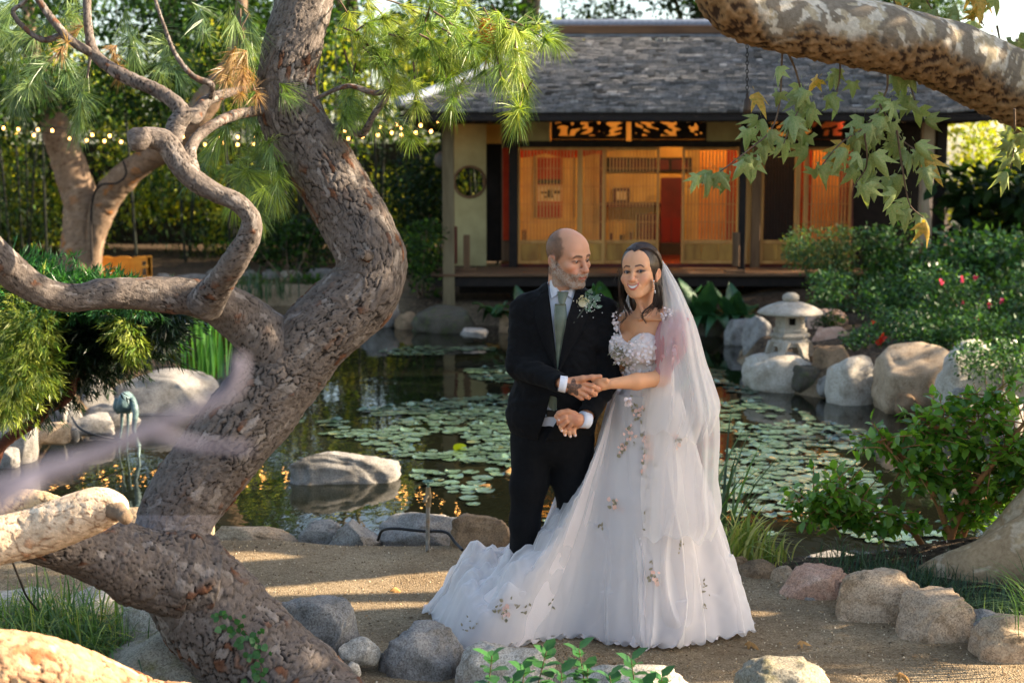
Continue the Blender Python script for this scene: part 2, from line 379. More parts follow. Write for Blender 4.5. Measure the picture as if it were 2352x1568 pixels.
HY = 22.0                                                # the plane of the sliding doors
hx = lambda px, Y=HY, py=450: P(px, py, Y)[0]
hz = lambda py, Y=HY: P(CX, py, Y)[2]
ZF, ZL = hz(606), hz(338)                                # floor and lintel
HOUSE = thing("tea_house", "Japanese tea house with grey shingled hip roof and amber lit sliding doors beyond the pond", "house", (hx(1500), HY, 0))
def hb(name, x0, x1, z0, z1, y0, y1, m, parent=HOUSE, bev=.006, **kw):
    return MB().box(min(x0, x1), max(x0, x1), y0, y1, min(z0, z1), max(z0, z1), bev=bev).put(name, m, parent, **kw)
def hp(name, px0, px1, py0, py1, Y, t, m, parent=HOUSE, bev=.006, **kw):
    """A board whose front face, at depth Y, spans these picture edges."""
    return hb(name, hx(px0, Y, (py0 + py1) / 2), hx(px1, Y, (py0 + py1) / 2), hz(py1, Y), hz(py0, Y), Y, Y + t, m, parent, bev, **kw)
XL, XR = hx(1030, 20.9), hx(2166, 20.9)                  # outer posts
Z_EAVE = hz(258, 19.9)
# deck
dk0, dk1 = 20.65, HY - .02
nb = 9
for k in range(nb):
    y0 = dk0 + (dk1 - dk0) * k / nb
    hb("deck_board", XL - .25, XR + .2, ZF - .09, ZF - .05 + .002 * (k % 2), y0 + .004, y0 + (dk1 - dk0) / nb - .004, M_WOODX)
hb("deck_beam", XL - .2, XR + .15, ZF - .24, ZF - .095, dk0 + .06, dk0 + .2, M_DARK)
hb("deck_beam", XL - .2, XR + .15, ZF - .26, ZF - .095, dk1 - .3, dk1 - .16, M_DARK)
for px in (1180, 1420, 1723, 1960, 2140):
    x = hx(px, 21.6); hb("pier", x - .06, x + .06, -.25, ZF - .26, 21.5, 21.64, M_DARK)
hb("underfloor_wall", XL + .1, XR, -.2, ZF - .262, 22.3, 22.4, M_DARK)
hb("room_floor", hx(1150), hx(1960), ZF - .06, ZF - .004, HY + .07, 25.4, M_RED)
# posts
xlp = hx(1030, 20.75)
M_POST = mat("olive brown post", srgb(116, 104, 80), srgb(92, 80, 60), 8, .85, .15, .2, 60, stretch=(1, 1, .15))
hb("post", xlp - .085, xlp + .085, hz(712, 20.75), Z_EAVE - .06, 20.67, 20.84, M_POST, label="pale outer post standing on a boulder at the water")
for px0, px1, Y0 in ((1169, 1189, HY - .07), (1699, 1714, 20.95), (1728, 1748, HY - .08)):
    x0, x1 = hx(px0, Y0), hx(px1, Y0); hb("post", x0, x1, ZF - .05, Z_EAVE + .1, Y0, Y0 + (x1 - x0), M_DARK if px0 < 1720 else M_WOOD)
hb("post", hx(2149, 20.9), hx(2172, 20.9), -.1, Z_EAVE - .06, 20.9, 21.05, M_DARK)
# left bay: clay wall with a round window
wl0, wl1, wzt, wzb = hx(1036, 22.3), hx(1117, 22.3), hz(285, 22.3), ZF - .05
cxw, czw, rw = hx(1079, 22.3), hz(418, 22.3), 35 / S(22.3, 1.8)
def wall_with_hole(name, x0, x1, z0, z1, y0, y1, cx, cz, rx, rz, m, parent, n=40):
    a = np.linspace(0, 2 * np.pi, n, endpoint=False) + np.pi / n; ca, sa = np.cos(a), np.sin(a)
    inner = np.c_[cx + rx * ca, cz + rz * sa]
    tx = np.where(ca > 0, (x1 - cx) / np.maximum(ca, 1e-6), (x0 - cx) / np.minimum(ca, -1e-6)); tz = np.where(sa > 0, (z1 - cz) / np.maximum(sa, 1e-6), (z0 - cz) / np.minimum(sa, -1e-6))
    t = np.minimum(tx, tz); outer = np.c_[cx + t * ca, cz + t * sa]
    for c in ((x0, z0), (x1, z0), (x1, z1), (x0, z1)):
        i = np.argmin(((outer - c) ** 2).sum(1)); outer[i] = c
    V = [np.c_[q[:, 0], np.full(n, y), q[:, 1]] for y in (y0, y1) for q in (outer, inner)]; F = []
    for j in range(n):
        k = (j + 1) % n; F += [(j, k, n + k, n + j), (2 * n + j, 3 * n + j, 3 * n + k, 2 * n + k), (n + j, n + k, 3 * n + k, 3 * n + j), (j, 2 * n + j, 2 * n + k, k)]
    return put(name, np.vstack(V), np.array(F), m, parent, smooth_=False)
wall_with_hole("wall", wl0, wl1, wzb, wzt, 22.3, 22.42, cxw, czw, rw, rw, M_PLAST, HOUSE)
a = np.linspace(0, 2 * np.pi, 40)
MB().tube(np.c_[cxw + rw * np.cos(a), np.full(40, 22.29), czw + rw * np.sin(a)], .022, 6, cap=False).put("round_window_frame", M_WOOD, HOUSE, smooth_=True)
hb("wall", wl0 - .02, wl1 + .35, wzt + .003, Z_EAVE + .15, 22.28, 22.44, M_DARK)
hp("door", 1113, 1152, 330, 600, 22.6, .08, M_DARK)  # dark sheet in place of the shade in an opening
hp("wall", 1152, 1170, 275, 600, 22.2, .06, M_WOOD)
hp("door", 1155, 1169, 340, 552, 22.12, .05, M_REDC)
# front wall above the doors: clay, lintel, carved transoms
hb("lintel", hx(1160), hx(1975), ZL, ZL + .09, HY - .05, HY + .06, M_DARK)
hb("head_rail", hx(1160), hx(1975), hz(268), hz(262), HY - .04, HY + .05, M_WOODX)
for p0, p1 in ((1189, 1264), (1620, 1741), (1949, 1975)): hp("wall", p0, p1, 268, 331, HY + .01, .05, M_PLAST)
for p0, p1, sd in ((1266, 1437, 1), (1449, 1621, 2), (1746, 1948, 3)):
    x0, x1, z0, z1 = hx(p0), hx(p1), hz(330), hz(269); zb = hz(320)
    tr = MB()
    for b in ((x0, x0 + .06, zb, z1), (x1 - .06, x1, zb, z1), (x0 + .06, x1 - .06, z1 - .05, z1), (x0 + .06, x1 - .06, zb, zb + .05), (x0, x1, z0, zb - .004)): tr.box(b[0], b[1], HY, HY + .05, b[2], b[3])
    t = tr.put("transom_frame", M_DARK, HOUSE)
    # carved clouds and pine boughs cut out of a board
    cv = MB(); w = x1 - x0 - .12; h = z1 - zb - .1
    nx, nz = 130, 26; gx_, gz_ = np.meshgrid(np.linspace(0, w, nx), np.linspace(0, h, nz), indexing='ij')
    f = vnoise(np.c_[gx_.ravel() * 15, gz_.ravel() * 26 + gx_.ravel() * 7 * (-1) ** sd, np.full(gx_.size, sd * 3.3)], sd).reshape(nx, nz) + .28 * np.cos(gx_ / w * np.pi * 6) 
    for i in range(nx - 1):
        k = 0
        while k < nz - 1:
            if f[i, k] > -.12:
                k2 = k
                while k2 < nz - 1 and f[i, k2] > -.12: k2 += 1
                cv.box(x0 + .06 + gx_[i, 0], x0 + .06 + gx_[i + 1, 0] + .001, HY + .012, HY + .03, zb + .05 + gz_[i, k], zb + .05 + gz_[i, k2]); k = k2
            else: k += 1
    cv.put("carving", M_DARK, t, kind="stuff")
# sliding doors
def door(p0, p1, slats=True, red=False, m_back=None, lower=True, dy=0.0, dark=False, pitch=8.6):
    x0, x1 = hx(p0), hx(p1); y = HY + dy; fw = .045
    D = hb("sliding_door", x0, x0 + fw, ZF, ZL, y, y + .035, M_DOORW)
    for nm, b in (("stile", (x1 - fw, x1, ZF, ZL)), ("rail", (x0 + fw, x1 - fw, ZL - .05, ZL)), ("rail", (x0 + fw, x1 - fw, ZF, ZF + .05))): hb(nm, b[0], b[1], b[2], b[3], y + .002, y + .033, M_DOORW, D)
    zm = hz(556)
    if lower:
        hb("rail", x0 + fw, x1 - fw, zm - .03, zm + .03, y + .002, y + .033, M_DOORW, D)
        n = max(2, round((x1 - x0) / .28)); xs = np.linspace(x0 + fw, x1 - fw, n + 1)
        for i in range(n): hb("board", xs[i] + .002, xs[i + 1] - .002, ZF + .052, zm - .032, y + .010 + .002 * (i % 2), y + .024, M_PANEL, D)
    z0 = zm + .032 if lower else ZF + .052
    if slats:
        g = MB(); n = round((p1 - p0) / pitch); xs = np.linspace(x0 + fw, x1 - fw, n + 1)[1:-1]
        for xx in xs: g.box(xx - .011, xx + .011, y + .006, y + .022, z0, ZL - .052)
        for zz in np.linspace(z0, ZL - .05, 6)[1:-1]: g.box(x0 + fw, x1 - fw, y + .0235, y + .031, zz - .006, zz + .006)
        g.put("lattice", M_DARK if dark else M_DOORW, D, kind="stuff")
    if m_back: hb("screen", x0 + fw, x1 - fw, z0, ZL - .052, y + .036, y + .04, m_back, D, bev=0)
    return D
door(1189, 1332); door(1332, 1389); door(1387, 1515, dy=.045); door(1567, 1700, dy=.045)
door(1714, 1730); door(1748, 1832, dark=True); door(1832, 1852, slats=False); door(1852, 1958, dy=.045)
# the room behind
YB = 25.2
hb("room_wall", hx(1100), hx(2000), ZF, Z_EAVE + .5, YB, YB + .1, M_INWALL)
hb("room_wall", hx(1172), hx(1176), ZF, Z_EAVE + .4, HY + .1, YB, M_INWALL)
hb("room_wall", hx(1958), hx(1964), ZF, Z_EAVE + .4, HY + .1, YB, M_RED)
hb("room_ceiling", hx(1165), hx(1970), Z_EAVE + .25, Z_EAVE + .3, HY + .12, YB, M_INWALL)
yb = YB - .03; bx = lambda px: hx(px, yb)
def ib(name, p0, p1, q0, q1, m, Y=yb, t=.03, parent=HOUSE): return hp(name, p0, p1, q0, q1, Y, t, m, parent, bev=0)
sc_ = ib("wall_scroll", 1235, 1291, 362, 500, M_REDC); ib("scroll_picture", 1236, 1290, 425, 463, M_PAPER, yb - .006, .004, sc_); ib("scroll_band", 1236, 1290, 412, 423, M_INK, yb - .006, .004, sc_)
for k, (p0, q0, w, h) in enumerate(((1243, 440, 12, 5), (1258, 436, 10, 16), (1271, 438, 16, 7), (1250, 450, 20, 4))): ib("ink_stroke", p0, p0 + w, q0, q0 + h, M_INK, yb - .010, .003, sc_)
ib("red_pillar", 1378, 1391, 330, 606, M_RED, yb - .4, .2)
for p in (1316, 1165 + 60): ib("batten", p, p + 5, 340, 500, M_WOOD)
rp = ib("dark_frieze", 1393, 1590, 362, 395, M_INK, yb - .05, .04)
for k in range(4): ib("frieze_panel", 1399 + k * 48, 1440 + k * 48, 367, 390, M_RED, yb - .056, .005, rp)
fr = ib("picture_frame", 1408, 1448, 432, 466, M_RED, yb - .05, .04); ib("picture", 1415, 1441, 440, 459, M_PAPER, yb - .056, .005, fr)
ib("shelf", 1392, 1530, 466, 476, M_RED, yb - .3, .3)
ib("cabinet", 1465, 1515, 492, 606, M_RED, yb - .5, .3)
dr = ib("red_door", 1517, 1566, 408, 606, M_RED, yb - .6, .06)
for k in (0, 1): ib("door_panel", 1521 + 23 * k, 1539 + 23 * k, 500, 600, mat("dark red panel", srgb(96, 20, 16)) if k == 0 else bpy.data.materials["dark red panel"], yb - .605, .004, dr)
ib("dark_step", 1517, 1566, 560, 590, M_INK, yb - 1.0, .3)
for p0, p1, m in ((1603, 1688, M_AMBER), (1712, 1745, M_AMBER), (1862, 1955, M_AMBER)): ib("paper_screen", p0, p1, 338, 558, m, 22.9, .012)
ib("red_curtain", 1668, 1690, 338, 600, M_REDC, 22.7, .02); ib("red_curtain", 1838, 1866, 338, 600, M_REDC, 22.7, .02); ib("red_curtain", 1930, 1957, 338, 600, M_REDC, 22.7, .02)
ib("dark_screen", 1746, 1834, 338, 600, M_INK, 22.7, .05)
# scalloped red valance under the lintel
vx = np.linspace(hx(1192), hx(1385), 40); vz = hz(352) - .07 * np.abs(np.cos(np.linspace(0, 1, 40) * np.pi * 1.6)) 
V = np.vstack([np.c_[vx, np.full(40, HY + .5) + .01 * np.sin(vx * 60), np.full(40, hz(340))], np.c_[vx, np.full(40, HY + .5) + .02 * np.sin(vx * 60), vz]])
put("valance", V, gridF(2, 40), M_REDC, HOUSE)
# low stools / vases along the room's edge
for p, q0, q1, m in ((1199, 528, 560, M_RED), (1320, 540, 560, M_RED), (1400, 536, 560, M_RED), (1425, 540, 560, M_INK), (1445, 534, 560, M_RED), (1478, 520, 560, M_RED)): ib("vase", p, p + 9, q0, q1, m, yb - 1.2, .08)
# right end: wall coloured dark for its shadow, clay pier with an arched opening
hp("wall", 1959, 2122, 262, 640, 22.3, .1, M_DARK)
wall_with_hole("wall", hx(2117, 21.6), hx(2166, 21.6), .0, Z_EAVE - .02, 21.6, 21.75, hx(2150, 21.6), hz(430, 21.6), .105, .56, M_GREY, HOUSE)
hp("red_board", 2114, 2130, 558, 640, 21.3, .05, M_WOOD)
for px0, px1, py0, py1, Y0 in ((1064, 1079, 540, 620, 21.2), (1684, 1699, 534, 612, 20.9)):
    pst = hp("deck_post", px0, px1, py0, py1, Y0, .1, M_WOOD)
    hb("foot", hx(px0 - 15, Y0), hx(px1 + 15, Y0), ZF - .047, ZF - .01, Y0 - .06, Y0 + .16, M_WOODX, pst)
hp("deck_post", 1041, 1050, 520, 606, 21.6, .1, M_RED)
# lamps in the room
for px, Y0, w in ((1300, 22.6, 13), (1480, 22.6, 10), (1640, 22.6, 21), (1900, 22.6, 21)):
    x = hx(px, Y0); l = bpy.data.lights.new("room_lamp", 'POINT'); l.energy = w; l.color = (1, .68, .36); l.shadow_soft_size = .05
    o = bpy.data.objects.new("room_lamp", l); COL.objects.link(o); o.location = (x, Y0, Z_EAVE + .19)

# ---- roof: hip eaves, upper gable roof, shingle courses, tiles
def plane_grid(A, B, C, D, n, m):
    """Point at (u along, v up) of the slope A-B (eave) to D-C (top), gently concave."""
    u, v = np.meshgrid(np.linspace(0, 1, n), np.linspace(0, 1, m), indexing='ij')
    p = (1 - v)[..., None] * ((1 - u)[..., None] * A + u[..., None] * B) + v[..., None] * ((1 - u)[..., None] * D + u[..., None] * C)
    return p
eL, eR = P(913, 262, 19.9), P(2294, 267, 19.9); eL[2] = eR[2] = Z_EAVE
rL, rR = P(1255, 84, 24.2), P(2010, 84, 24.2); rZ = (rL[2] + rR[2]) / 2; rL[2] = rR[2] = rZ
YBK = 28.5
def slope(A, B, C, D, rows, name, lift=.16):
    """Shingle courses: every course a row of thin butted boards of uneven width and butt height."""
    A, B, C, D = map(np.array, (A, B, C, D)); mb = MB(); up = np.cross(B - A, D - A); up /= np.linalg.norm(up); up *= np.sign(up[2])
    def pt(u, v):
        p = (1 - v) * ((1 - u) * A + u * B) + v * ((1 - u) * D + u * C)
        p = p.copy(); p[2] -= .25 * v * (1 - v); e = abs(2 * u - 1)
        p[2] += lift * max(0, e - .80) ** 2 * 10 * (1 - v) ** 2; return p
    for r in range(rows):
        v0, v1 = r / rows, min(1.0, (r + 1.35) / rows); L_ = np.linalg.norm(pt(1, v0) - pt(0, v0)); n = max(4, int(L_ / .12)); us = np.linspace(0, 1, n + 1); us[1:-1] += rng.uniform(-.35, .35, n - 1) / n
        for i in range(n):
            w = rng.normal() * .003; th = .034 + .014 * rng.random(); dv = rng.normal() * .06 / rows; g = .22 / n
            c = np.array([.205, .20, .198]) * rng.uniform(.62, 1.22)
            if rng.random() < .03: c = np.array([.40, .39, .38])
            if rng.random() < .05: c = np.array([.07, .065, .06])
            a0, b0 = pt(us[i] + g * .15, max(0, v0 + dv)), pt(us[i + 1] - g * .15, max(0, v0 + dv)); a1, b1 = pt(us[i], v1), pt(us[i + 1], v1)
            V = [a0 + up * (th + w), b0 + up * (th + w), b1 + up * .004, a1 + up * .004, a0 - up * .002, b0 - up * .002]
            mb.add(V, np.array([(0, 1, 2, 3), (4, 5, 1, 0)]), c)
    return mb.put(name, M_SHING, ROOF, usecol=True, kind="stuff")
ROOF = None
bL, bR = eL.copy(), eR.copy(); bL[1] = bR[1] = YBK; r2L, r2R = rL.copy(), rR.copy()
core = np.array([eL, eR, bR, bL, rL, rR]); core = core - np.array([0, 0, .06]); core2 = core[:4] - np.array([0, 0, .05])
ROOF = put("roof", np.vstack([core, core2]), [np.array([(0, 1, 5, 4), (2, 3, 4, 5), (0, 6, 7, 1), (1, 7, 8, 2), (2, 8, 9, 3), (3, 9, 6, 0)]), np.array([(1, 2, 5), (3, 0, 4)])], M_DARK, HOUSE, smooth_=False)
slope(eL, eR, rR, rL, 33, "shingles")
slope(bL, eL, rL, rL + [0, .01, 0], 26, "shingles", .1); slope(eR, bR, rR + [0, .01, 0], rR, 26, "shingles", .1)
# fascia and rafters
hb("fascia", eL[0] + .25, eR[0] - .25, Z_EAVE - .13, Z_EAVE - .01, 19.94, 20.0, M_DARK)
for k in range(34):
    x = eL[0] + .35 + (eR[0] - eL[0] - .7) * k / 33
    V = [(x + dx, y, z + dz) for y, z in ((20.0, Z_EAVE - .105), (22.2, Z_EAVE + .28)) for dx in (-.025, .025) for dz in (-.035, .035)]
    put("rafter", np.array(V), np.array([(0, 1, 3, 2), (4, 6, 7, 5), (0, 4, 5, 1), (2, 3, 7, 6), (0, 2, 6, 4), (1, 5, 7, 3)]), M_WOOD, HOUSE, smooth_=False)
# ridge: plaster band between two courses of tile
hb("ridge_band", rL[0] + .2, rR[0] - .2, rZ + .04, rZ + .17, rL[1] - .09, rL[1] + .09, M_WOODX, ROOF)
def tiles(name, A, B, n, r, m=M_TILE):
    A, B = np.array(A), np.array(B)
    me = None; d = (B - A) / n; ln = np.linalg.norm(d)
    mb = MB(); tt = np.linspace(0, 1, 4); mb.tube(np.c_[0 * tt, tt * ln * 1.04, 0 * tt], [r * .94, r * .97, r, r * 1.04], 10); me = mb.mesh(name, m, True)
    for k in range(n):
        q = Vector(d).to_track_quat('Y', 'Z').to_matrix().to_4x4(); inst(name, me, Matrix.Translation(Vector(A + d * k)) @ q, ROOF)
tiles("ridge_tile", (rL[0] + .1, rL[1], rZ + .02), (rR[0] - .1, rL[1], rZ + .02), 16, .055); tiles("ridge_tile", (rL[0] + .1, rL[1], rZ + .21), (rR[0] - .1, rL[1], rZ + .21), 16, .075)
def hip(e, r):
    n = 12; t = np.linspace(0, 1, n + 1); pts = np.array(e)[None] * (1 - t)[:, None] + np.array(r)[None] * t[:, None]
    pts[:, 2] += .075 - .25 * t * (1 - t) + .06 * np.clip(1 - t * 3, 0, 1) ** 2; return pts
for e, r in ((eL, rL), (eR, rR)):
    pts = hip(e, r)
    for k in range(12): tiles("hip_tile", pts[k], pts[k + 1], 1, .075)
# ---------------------------------------------------------------- bark
def cells(u, v, nu, seed):
    """Jittered cells in (u periodic with nu, v): nearest and second distance, random id."""
    iu, iv = np.floor(u).astype(np.int64), np.floor(v).astype(np.int64); f1 = np.full(u.shape, 9.0); f2 = f1.copy(); idd = np.zeros(u.shape)
    z0 = np.zeros_like(iu)
    for a in (-1, 0, 1):
        for b in (-1, 0, 1):
            cu, cv = (iu + a) % nu, iv + b
            du = iu + a + .5 + .85 * (_hash(cu, cv, z0, seed) - .5) - u; dv = iv + b + .5 + .85 * (_hash(cu, cv, z0 + 1, seed) - .5) - v
            d = np.sqrt(du * du + dv * dv); h = _hash(cu, cv, z0 + 2, seed)
            n = d < f1; f2 = np.where(n, f1, np.minimum(f2, d)); idd = np.where(n, h, idd); f1 = np.where(n, d, f1)
    return f1, f2, idd
def bark(path, a=.022, b=.045, amp=.007, res=.006, cols=None, seed=1, lump=.05, smoothbark=False, endcap=True, tw=1.0):
    """path: (px, py, Y, radius px) -> world tube with plated bark. Returns V, F, colours."""
    pts = []
    for px, py, Y, r in path: p = P(px, py, Y); pts.append((*p, r / S(Y, p[2])))
    return bark_w(pts, a, b, amp, res, cols, seed, lump, smoothbark, endcap, tw)
def bark_w(pts, a=.022, b=.045, amp=.007, res=.006, cols=None, seed=1, lump=.05, smoothbark=False, endcap=True, tw=1.0):
    pts = np.array(pts, float); L_ = np.linalg.norm(np.diff(pts[:, :3], axis=0), axis=1).sum()
    m = max(8, int(L_ / res)); C = catmull(pts, m); r = np.maximum(C[:, 3], .002); rm = r.mean(); nu = max(4, int(round(2 * np.pi * rm / a))); n = max(10, min(260, int(2 * np.pi * rm / res)))
    Vc, F, D, ang = tube(C[:, :3], r, n)
    s = np.concatenate([[0], np.cumsum(np.linalg.norm(np.diff(C[:, :3], axis=0), axis=1))])
    A, Sg = np.meshgrid(ang, s); base = C[:, None, :3] + D * rm; bp = base.reshape(-1, 3)
    w1 = fbm(bp * (0.5 / a), 3, seed) * .62; w2 = fbm(bp * (0.4 / a) + 31, 3, seed + 5) * .7
    u = (A.ravel() / (2 * np.pi) * nu + w1); v = Sg.ravel() / b + w2
    f1, f2, idd = cells(u, v, nu, seed); e = f2 - f1
    g1, g2, id2 = cells(u * 2 + 3.1 + w2, v * 1.6 + 7.7 + w1, nu * 2, seed + 40); e2 = g2 - g1     # small flakes on the plates
    big = fbm(bp * 9, 3, seed + 9); deep = smooth(-.5, .5, big + .6 * vnoise(bp * 4, seed + 33))
    plate = 1 - (1 - smooth(.01, .075 + .13 * deep, e)) * (.48 + .52 * smooth(-.35, .35, vnoise(bp * 17, seed + 51)))
    if smoothbark: h = .25 * big; plate = np.ones_like(e)
    else: h = plate * (.62 + .45 * idd) - .55 + .22 * smooth(0, .12, e2) * (.4 + id2) + .14 * fbm(bp * 70, 3, seed + 3) - .35 * (v - np.floor(v) - .5) * plate
    plate = np.clip(plate - .35 * (1 - smooth(0, .06, e2)) * (id2 > .45), 0, 1)
    R = np.repeat(r, n) * (1 + lump * big) + amp * np.repeat(np.clip(r / rm, .4, 1.2), n) * h
    V = np.repeat(C[:, :3], n, 0) + D.reshape(-1, 3) * R[:, None]
    cols = cols or PINE_COLS; g, rd, fu, pa = map(np.array, cols)
    tone = (.90 + .20 * _hash((idd * 9999).astype(np.int64), np.zeros(len(idd), np.int64), np.zeros(len(idd), np.int64), seed))[:, None]
    red = (smooth(.88, .93, idd) * smooth(-.15, .45, big + .25 * fbm(bp * 3, 2, seed + 8)) )[:, None]; pale = (smooth(.14, .05, idd))[:, None]
    c = (g * (1 - pale) + pa * pale) * tone; c = c * (1 - red) + rd * red; c = c * (1 + .16 * fbm(bp * 60, 3, seed + 4)[:, None])
    c = fu * (1 - plate[:, None]) + c * plate[:, None]
    Fs = [F]
    if endcap:
        for k in (0, (m - 1) * n):
            V = np.vstack([V, V[k:k + n].mean(0)[None]]); c = np.vstack([c, pa[None] * .7]); ci = len(V) - 1
            t = np.array([(k + j, k + (j + 1) % n, ci) for j in range(n)]); Fs.append(t[:, ::-1] if k == 0 else t)
    return V, Fs, np.clip(c, .003, 1)
PINE_COLS = (srgb(112, 102, 95), srgb(112, 76, 56), srgb(30, 25, 22), srgb(142, 133, 126))
M_BARK = mat("pine bark", None, (.72, .70, .68), 45, .85, .2, .35, 170, attr=True)
M_BARK2 = mat("garden tree bark", None, (.75, .72, .68), 25, .85, .2, .4, 90, attr=True)
M_NEEDLE = mat("pine needles", None, attr=True, rough=.38, spec=.5, transl=.30, tcol=(1.25, 1.2, .5))

# ---------------------------------------------------------------- the leaning pine in front
b0 = G(690, 1650, 0)
PINE = thing("pine_tree", "leaning grey barked pine with an S shaped trunk standing left of the couple", "tree", (P(690, 1640, 5.25)[0], 5.25, 0))
V, F, C = bark([(735, 1720, 5.15, 175), (660, 1600, 5.25, 140), (565, 1490, 5.3, 122), (478, 1392, 5.33, 116), (418, 1310, 5.36, 100), (394, 1236, 5.38, 85), (408, 1180, 5.40, 84), (455, 1105, 5.42, 88),
                (538, 1000, 5.45, 92), (628, 892, 5.5, 92), (712, 785, 5.52, 84), (800, 705, 5.54, 84), (848, 645, 5.55, 80), (850, 585, 5.56, 78), (802, 485, 5.6, 76), (743, 388, 5.62, 74), (680, 292, 5.65, 73), (656, 195, 5.68, 64), (676, 90, 5.7, 64), (703, -20, 5.72, 63), (720, -160, 5.75, 60), (700, -420, 5.75, 50)], a=.023, b=.056, amp=.0092, res=.0048, seed=3)
_d = V[:, 1] * _cp - (V[:, 2] - CAM_H) * _sp; _y = CY - FPX * (V[:, 1] * _sp + (V[:, 2] - CAM_H) * _cp) / _d; _k = (smooth(1178, 1186, _y) * smooth(1240, 1228, _y) * .42)[:, None]
C = C * (1 - _k) + np.array(srgb(168, 158, 158)) * _k                     # old pale graft band round the waist
put("trunk", V, F, M_BARK, PINE, col=C)
def pine_limb(path, seed, a=.018, b=.044, amp=.0040, res=.005, m=M_BARK, name="branch", parent=PINE):
    V, F, C = bark(path, a, b, amp, res, seed=seed, lump=.11); return put(name, V, F, m, parent, col=C)
pine_limb([(470, 1330, 5.3, 105), (340, 1306, 5.2, 88), (200, 1264, 5.1, 68), (70, 1236, 5.0, 55), (-80, 1215, 4.9, 50)], 5, .021, .04, .009)
pine_limb([(660, 850, 5.5, 75), (622, 790, 5.48, 74), (560, 735, 5.45, 58), (500, 698, 5.4, 49), (420, 682, 5.35, 43), (330, 674, 5.3, 38), (250, 674, 5.25, 37), (165, 684, 5.2, 32), (100, 672, 5.15, 34), (40, 636, 5.1, 36), (-5, 592, 5.05, 36), (-80, 520, 5.0, 36)], 6)
pine_limb([(470, 700, 5.28, 40), (500, 655, 5.2, 31), (540, 598, 5.08, 28), (570, 548, 5.05, 25), (576, 500, 5.03, 22), (545, 466, 5.03, 22), (490, 440, 5.03, 23), (440, 408, 5.03, 25), (405, 365, 5.03, 25), (375, 325, 5.03, 28), (340, 317, 5.01, 25), (312, 322, 4.98, 27), (297, 325, 4.97, 20)], 7, .016, .028)
pine_limb([(398, 325, 5.05, 20), (405, 288, 5.07, 22), (418, 262, 5.08, 20), (400, 235, 5.09, 17), (350, 203, 5.11, 15), (296, 180, 5.13, 15), (245, 150, 5.15, 13), (216, 122, 5.16, 12), (205, 80, 5.17, 10), (200, 20, 5.19, 9), (205, -60, 5.23, 8)], 8, .014, .025, .003)
pine_limb([(216, 124, 5.16, 10), (165, 95, 5.13, 9), (120, 45, 5.13, 8), (75, -20, 5.13, 7)], 9, .012, .02, .002)
pine_limb([(140, 82, 5.14, 7), (100, 92, 5.13, 6), (62, 70, 5.13, 5), (30, 28, 5.13, 5), (55, 5, 5.13, 4), (70, -15, 5.13, 4)], 19, .012, .02, .002)
pine_limb([(415, 262, 5.08, 18), (445, 268, 5.13, 17), (475, 232, 5.23, 13), (522, 214, 5.33, 10), (560, 205, 5.43, 7)], 10, .014, .025, .003)
pine_limb([(440, 392, 5.05, 18), (436, 350, 5.09, 14), (456, 312, 5.15, 12), (505, 278, 5.23, 11), (560, 260, 5.5, 11), (620, 252, 5.62, 11)], 11, .014, .025, .003)
pine_limb([(482, 232, 5.23, 5), (485, 195, 5.18, 7), (445, 176, 5.15, 6), (405, 128, 5.15, 5), (375, 55, 5.15, 4), (350, -20, 5.15, 4)], 12, .012, .02, .002)
pine_limb([(735, 300, 5.65, 8), (790, 290, 5.6, 8), (830, 308, 5.55, 8), (858, 265, 5.5, 7), (893, 210, 5.48, 7), (862, 214, 5.46, 6), (800, 198, 5.44, 5), (730, 224, 5.5, 4)], 13, .012, .02, .002)
pine_limb([(850, 590, 5.48, 16), (842, 588, 5.42, 13), (828, 584, 5.38, 11)], 14, .02, .03, .002)
pine_limb([(200, 20, 5.46, 5), (208, 120, 5.36, 4), (200, 180, 5.36, 2)], 15, .012, .02, .002)
# needle tufts on drooping twigs
NT = np.array([(-.5, 0, 0), (.5, 0, 0), (.35, .6, 0), (0, 1, 0), (-.35, .6, 0)], float)
def needles(pos, dirs, n, ln, cols, spread=.55, droop=.35, width=.0023):
    """n needles at every tuft."""
    k = len(pos); p = np.repeat(pos, n, 0); d = np.repeat(dirs / np.linalg.norm(dirs, axis=1)[:, None], n, 0)
    p = p - d * rng.random((k * n, 1)) * .035
    d = d + rand_dirs(k * n) * spread; d[:, 2] -= droop * rng.random(k * n); d /= np.linalg.norm(d, axis=1)[:, None]
    L_ = ln * rng.uniform(.75, 1.15, k * n); B = rot_basis(d, rand_dirs(k * n)); B = B.copy()
    B[:, :, 1] *= L_[:, None]; B[:, :, 0] *= width
    Vv = np.einsum('nij,kj->nki', B, NT) + p[:, None, :]
    Vv[:, 3, 2] -= .010 * L_ / .13; q = len(NT)
    F = (np.array([(0, 1, 2, 4)])[None] + (np.arange(k * n) * q)[:, None, None]).reshape(-1, 4); F3 = (np.array([(4, 2, 3)])[None] + (np.arange(k * n) * q)[:, None, None]).reshape(-1, 3)
    cc = np.repeat(np.repeat(palette(k, cols, .12), n, 0) * (1 + rng.normal(size=(k * n, 1)) * .12), q, 0)
    return Vv.reshape(-1, 3), [F, F3], np.clip(cc, .003, 1)
GRN = [srgb(146, 168, 66), srgb(118, 148, 60), srgb(166, 178, 84), srgb(100, 130, 60)]
GRN2 = [srgb(100, 128, 78), srgb(120, 142, 84), srgb(88, 116, 74)]
DRY = [srgb(156, 124, 82), srgb(136, 104, 68), srgb(172, 142, 98)]
